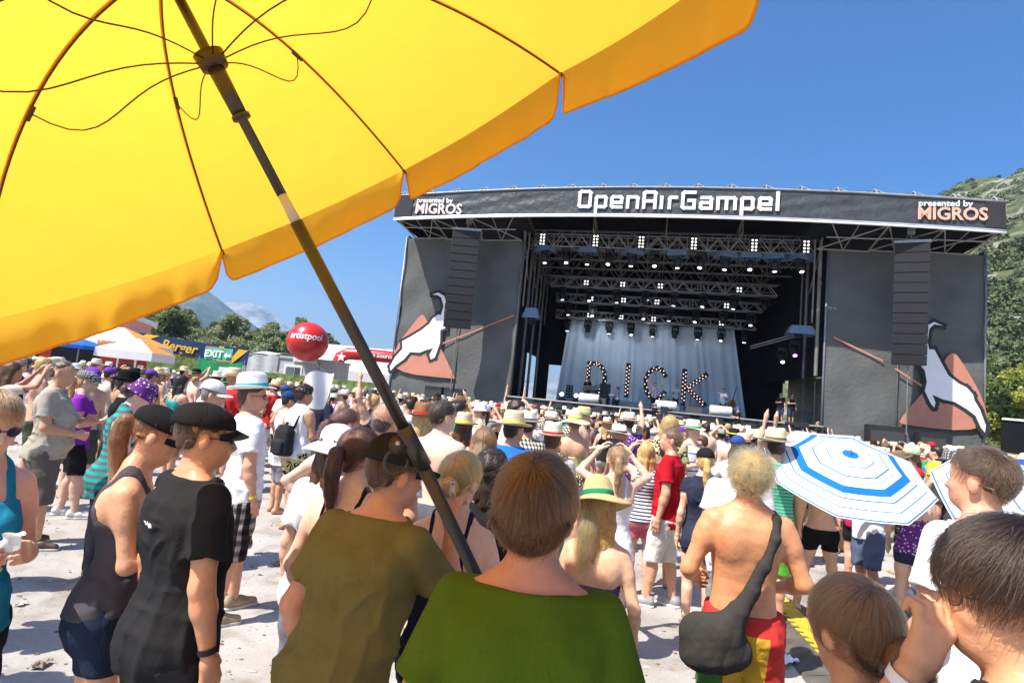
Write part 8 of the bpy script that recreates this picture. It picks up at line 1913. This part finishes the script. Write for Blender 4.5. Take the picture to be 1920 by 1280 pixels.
# double bass and guitar
g = Grid((-.4, -.2, .0), (.4, .2, 1.3), .02); g.add(ellipsoid((0, 0, .35), (.33, .10, .34)), .05); g.add(ellipsoid((0, 0, .90), (.25, .09, .26)), .06)
P = SW(4.75, 5.25, 2.2); o = link('double_bass', mesh_np('double_bass', *g.mesh(2), True, MATS['leather']), None, None, (.20, .06, .02)); o.location = P; o.rotation_euler = (rad(8), rad(10), -AZ); tag(o, 'brown double bass leaning against the bassist', 'double bass')
mb = MB(); mb.tube([(0, -.09, .9), (0, -.05, 1.85)], [.035, .025], 8); mb.tube([(0, -.05, 1.85), (.03, .02, 1.98)], [.03, .02], 8); link('neck', mesh_np('neck', mb.v, mb.f, True, MATS['leather']), None, o, (.05, .02, .012))
g = Grid((-.35, -.1, -.25), (.35, .1, .25), .016); g.add(ellipsoid((-.1, 0, 0), (.20, .04, .17)), .03); g.add(ellipsoid((.10, 0, .0), (.14, .04, .13)), .04)
P = SW(-4.0, 5.42, 3.22); o = link('guitar', mesh_np('guitar', *g.mesh(2), True, MATS['leather']), None, None, (.16, .17, .09)); o.location = P; o.rotation_euler = (0, rad(-18), -AZ); tag(o, 'olive electric guitar held by the guitarist', 'guitar')
mb = MB(); mb.tube([(.2, -.02, 0), (.85, -.02, .02)], [.022, .018], 8); mb.box(.84, .98, -.035, -.005, -.03, .06); link('neck', mesh_np('neck', mb.v, mb.f, False, MATS['leather']), None, o, (.2, .12, .05))
e = empty('piano_stool', SW(-2.05, 6.0, 2.2), -AZ, 'black stool under the pianist', 'stool'); mb = MB(); mb.box(-.2, .2, -.2, .2, .42, .48); mb.build('seat', m_cab, e)
for x in (-.16, .16):
    for y in (-.16, .16): mb = MB(); mb.tube([(x, y, 0), (x, y, .42)], .018, 6); mb.build('leg', m_cab, e)
# ================================================================== cable ramp and litter on the ground
def cable_ramp():
    a, b_ = Vector((3.02, 6.35, 0)), Vector((2.52, 3.2, 0)); d = (b_ - a).normalized(); e = empty('cable_ramp', a, math.atan2(d.y, d.x), 'grey and yellow cable ramp lying across the ground', 'cable ramp'); L_ = (b_ - a).length; sg = .95; k = 0
    gr = M('grey_rubber', (.10, .09, .075), rough=.85, var=.35, vscale=6, bump=.5, bscale=40); ye = M('yellow_rubber', (.62, .42, .04), rough=.6, var=.25, vscale=8)
    def slab(nm, x0, x1, prof, mt):                  # prof: (y, z) section running along x
        q = len(prof); mb = MB(); mb.add([(x0, y, z) for y, z in prof] + [(x1, y, z) for y, z in prof], [tuple(range(q)), tuple(range(2 * q - 1, q - 1, -1))] + [(i, i + q, (i + 1) % q + q, (i + 1) % q) for i in range(q)]); mb.build(nm, mt, e)
    while k * sg < L_:
        x0, x1 = k * sg, k * sg + sg - .012
        slab('side_ramp', x0, x1, [(-.30, 0), (0, 0), (0, .055), (-.03, .055)], gr)
        slab('yellow_lid', x0, x1, [(.002, 0), (.17, 0), (.17, .060), (.002, .060)], ye)
        slab('side_ramp', x0, x1, [(.172, 0), (.36, 0), (.20, .050), (.172, .055)], gr)
        for t_ in range(8):
            xx = x0 + .04 + t_ * .118; slab('hinge_tooth', xx, xx + .055, [(-.05, .056), (.0, .056), (.0, .066), (-.05, .066)], ye)
        k += 1
cable_ramp()
def scrap(x, y, s_, col, lb, seed):
    r = np.random.default_rng(seed); n_ = 9; V = []
    for i in range(n_):
        for j in range(n_): V.append(((i / 8 - .5) * s_ + r.normal() * s_ * .03, (j / 8 - .5) * s_ * .7 + r.normal() * s_ * .03, .012 + abs(r.normal()) * .10 * s_ * (.4 + abs(math.sin(i * 1.3 + j)))))
    F = [(i * n_ + j, (i + 1) * n_ + j, (i + 1) * n_ + j + 1, i * n_ + j + 1) for i in range(8) for j in range(8)]
    o = link('litter_scrap', mesh_np('litter_scrap', V, F, False, MATS['cloth_far']), None, None, col); o.location = (x, y, 0); o.rotation_euler = (0, 0, r.uniform(0, 6)); tag(o, lb, 'litter', 'litter on the ground')
scrap(2.35, 4.75, .30, (.78, .78, .77), 'crumpled white paper on the ground beside the cable ramp', 1)
scrap(1.62, 7.9, .22, (.05, .12, .45), 'crumpled blue wrapper on the ground behind the pink shorts', 2)
scrap(-2.1, 5.9, .12, (.35, .25, .16), 'small brown scrap on the ground near the plaid shorts', 3)
scrap(-1.2, 5.2, .10, (.55, .52, .48), 'small pale scrap on the open ground left of the crowd', 4)
scrap(-2.6, 3.6, .10, (.3, .24, .18), 'small brown scrap on the shaded ground bottom left', 5)
scrap(2.15, 5.6, .10, (.6, .58, .55), 'small pale scrap right of the red T-shirt man\'s shoes', 6)

def ground_bits():
    r = np.random.default_rng(3); N = 2600; az = np.radians(r.uniform(-46, 46, N)); rr = 1.6 + 9 * r.random(N) ** .9; V, F = [], []
    for i in range(N):
        x, y = rr[i] * math.sin(az[i]), rr[i] * math.cos(az[i]); s_ = r.uniform(.006, .022) * (2.2 if r.random() < .08 else 1); a = r.uniform(0, 6.28); k = 5; c = len(V)
        for j in range(k): t = a + j * 6.28 / k; q = s_ * r.uniform(.5, 1.2); V.append((x + q * math.cos(t), y + q * .6 * math.sin(t), .003))
        V.append((x, y, .004 + s_ * r.uniform(.15, .5))); F += [(c + j, c + (j + 1) % k, c + k) for j in range(k)]
    m, t, n, L = nodes('ground_bits'); out = n('OutputMaterial'); p = n('BsdfPrincipled'); p.inputs['Roughness'].default_value = .9; g = n('NewGeometry'); rp = ramp(n, [(0, (.07, .05, .03)), (.35, (.18, .13, .08)), (.6, (.28, .25, .21)), (.9, (.5, .48, .45)), (1, (.7, .7, .68))]); L(g.outputs['Random Per Island'], rp.inputs[0]); L(rp.outputs[0], p.inputs['Base Color']); L(p.outputs[0], out.inputs[0])
    tag(link('gravel', mesh_np('gravel', V, F, False, m)), 'gravel, dry leaves and crumbs strewn over the pale ground', 'gravel', kind='stuff')
ground_bits()
for i, (x, y, s_, col, lb) in enumerate([(-1.0, 6.6, .09, (.75, .75, .74), 'small white paper scrap near the backpack man'), (-3.4, 4.4, .08, (.55, .5, .42), 'flattened pale cup left of the white T-shirt man'), (-2.9, 6.3, .10, (.72, .70, .66), 'white scrap left of the floral shorts'), (.7, 5.0, .09, (.72, .72, .7), 'white scrap behind the green T-shirt man'), (3.7, 5.2, .12, (.7, .7, .68), 'white scrap right of the cable ramp'), (2.6, 6.9, .09, (.3, .2, .12), 'brown scrap in front of the parasol woman'), (-3.9, 3.6, .11, (.6, .58, .55), 'pale scrap at the left edge of the open ground')]): scrap(x, y, s_, col, lb, 20 + i)
# two people standing just outside the picture whose shadows fall into its lower left corner
for i, (x, y, sx_, lb) in enumerate([(-3.55, 3.5, 'm', 'man outside the left edge whose shadow darkens the lower left ground'), (-3.10, 2.9, 'f', 'woman outside the left edge whose shadow reaches the lower left corner'), (-4.3, 4.35, 'm', 'second man outside the left edge casting a shadow beside the beige T-shirt')]):
    person((x, y), rad(-60 + 20 * i), 1.80 - .06 * (sx_ == 'f'), lb, sx_, SKIN[1], top=('tee', (.3, .3, .32)), bottom=('shorts', (.1, .1, .12)), hair=('short' if sx_ == 'm' else 'long', DKBR), hat=('cap', BLACK, dict(z=.166)) if sx_ == 'm' else None, h=.02, fine=False, seed=70 + i, arms=('loose', 'hold'))
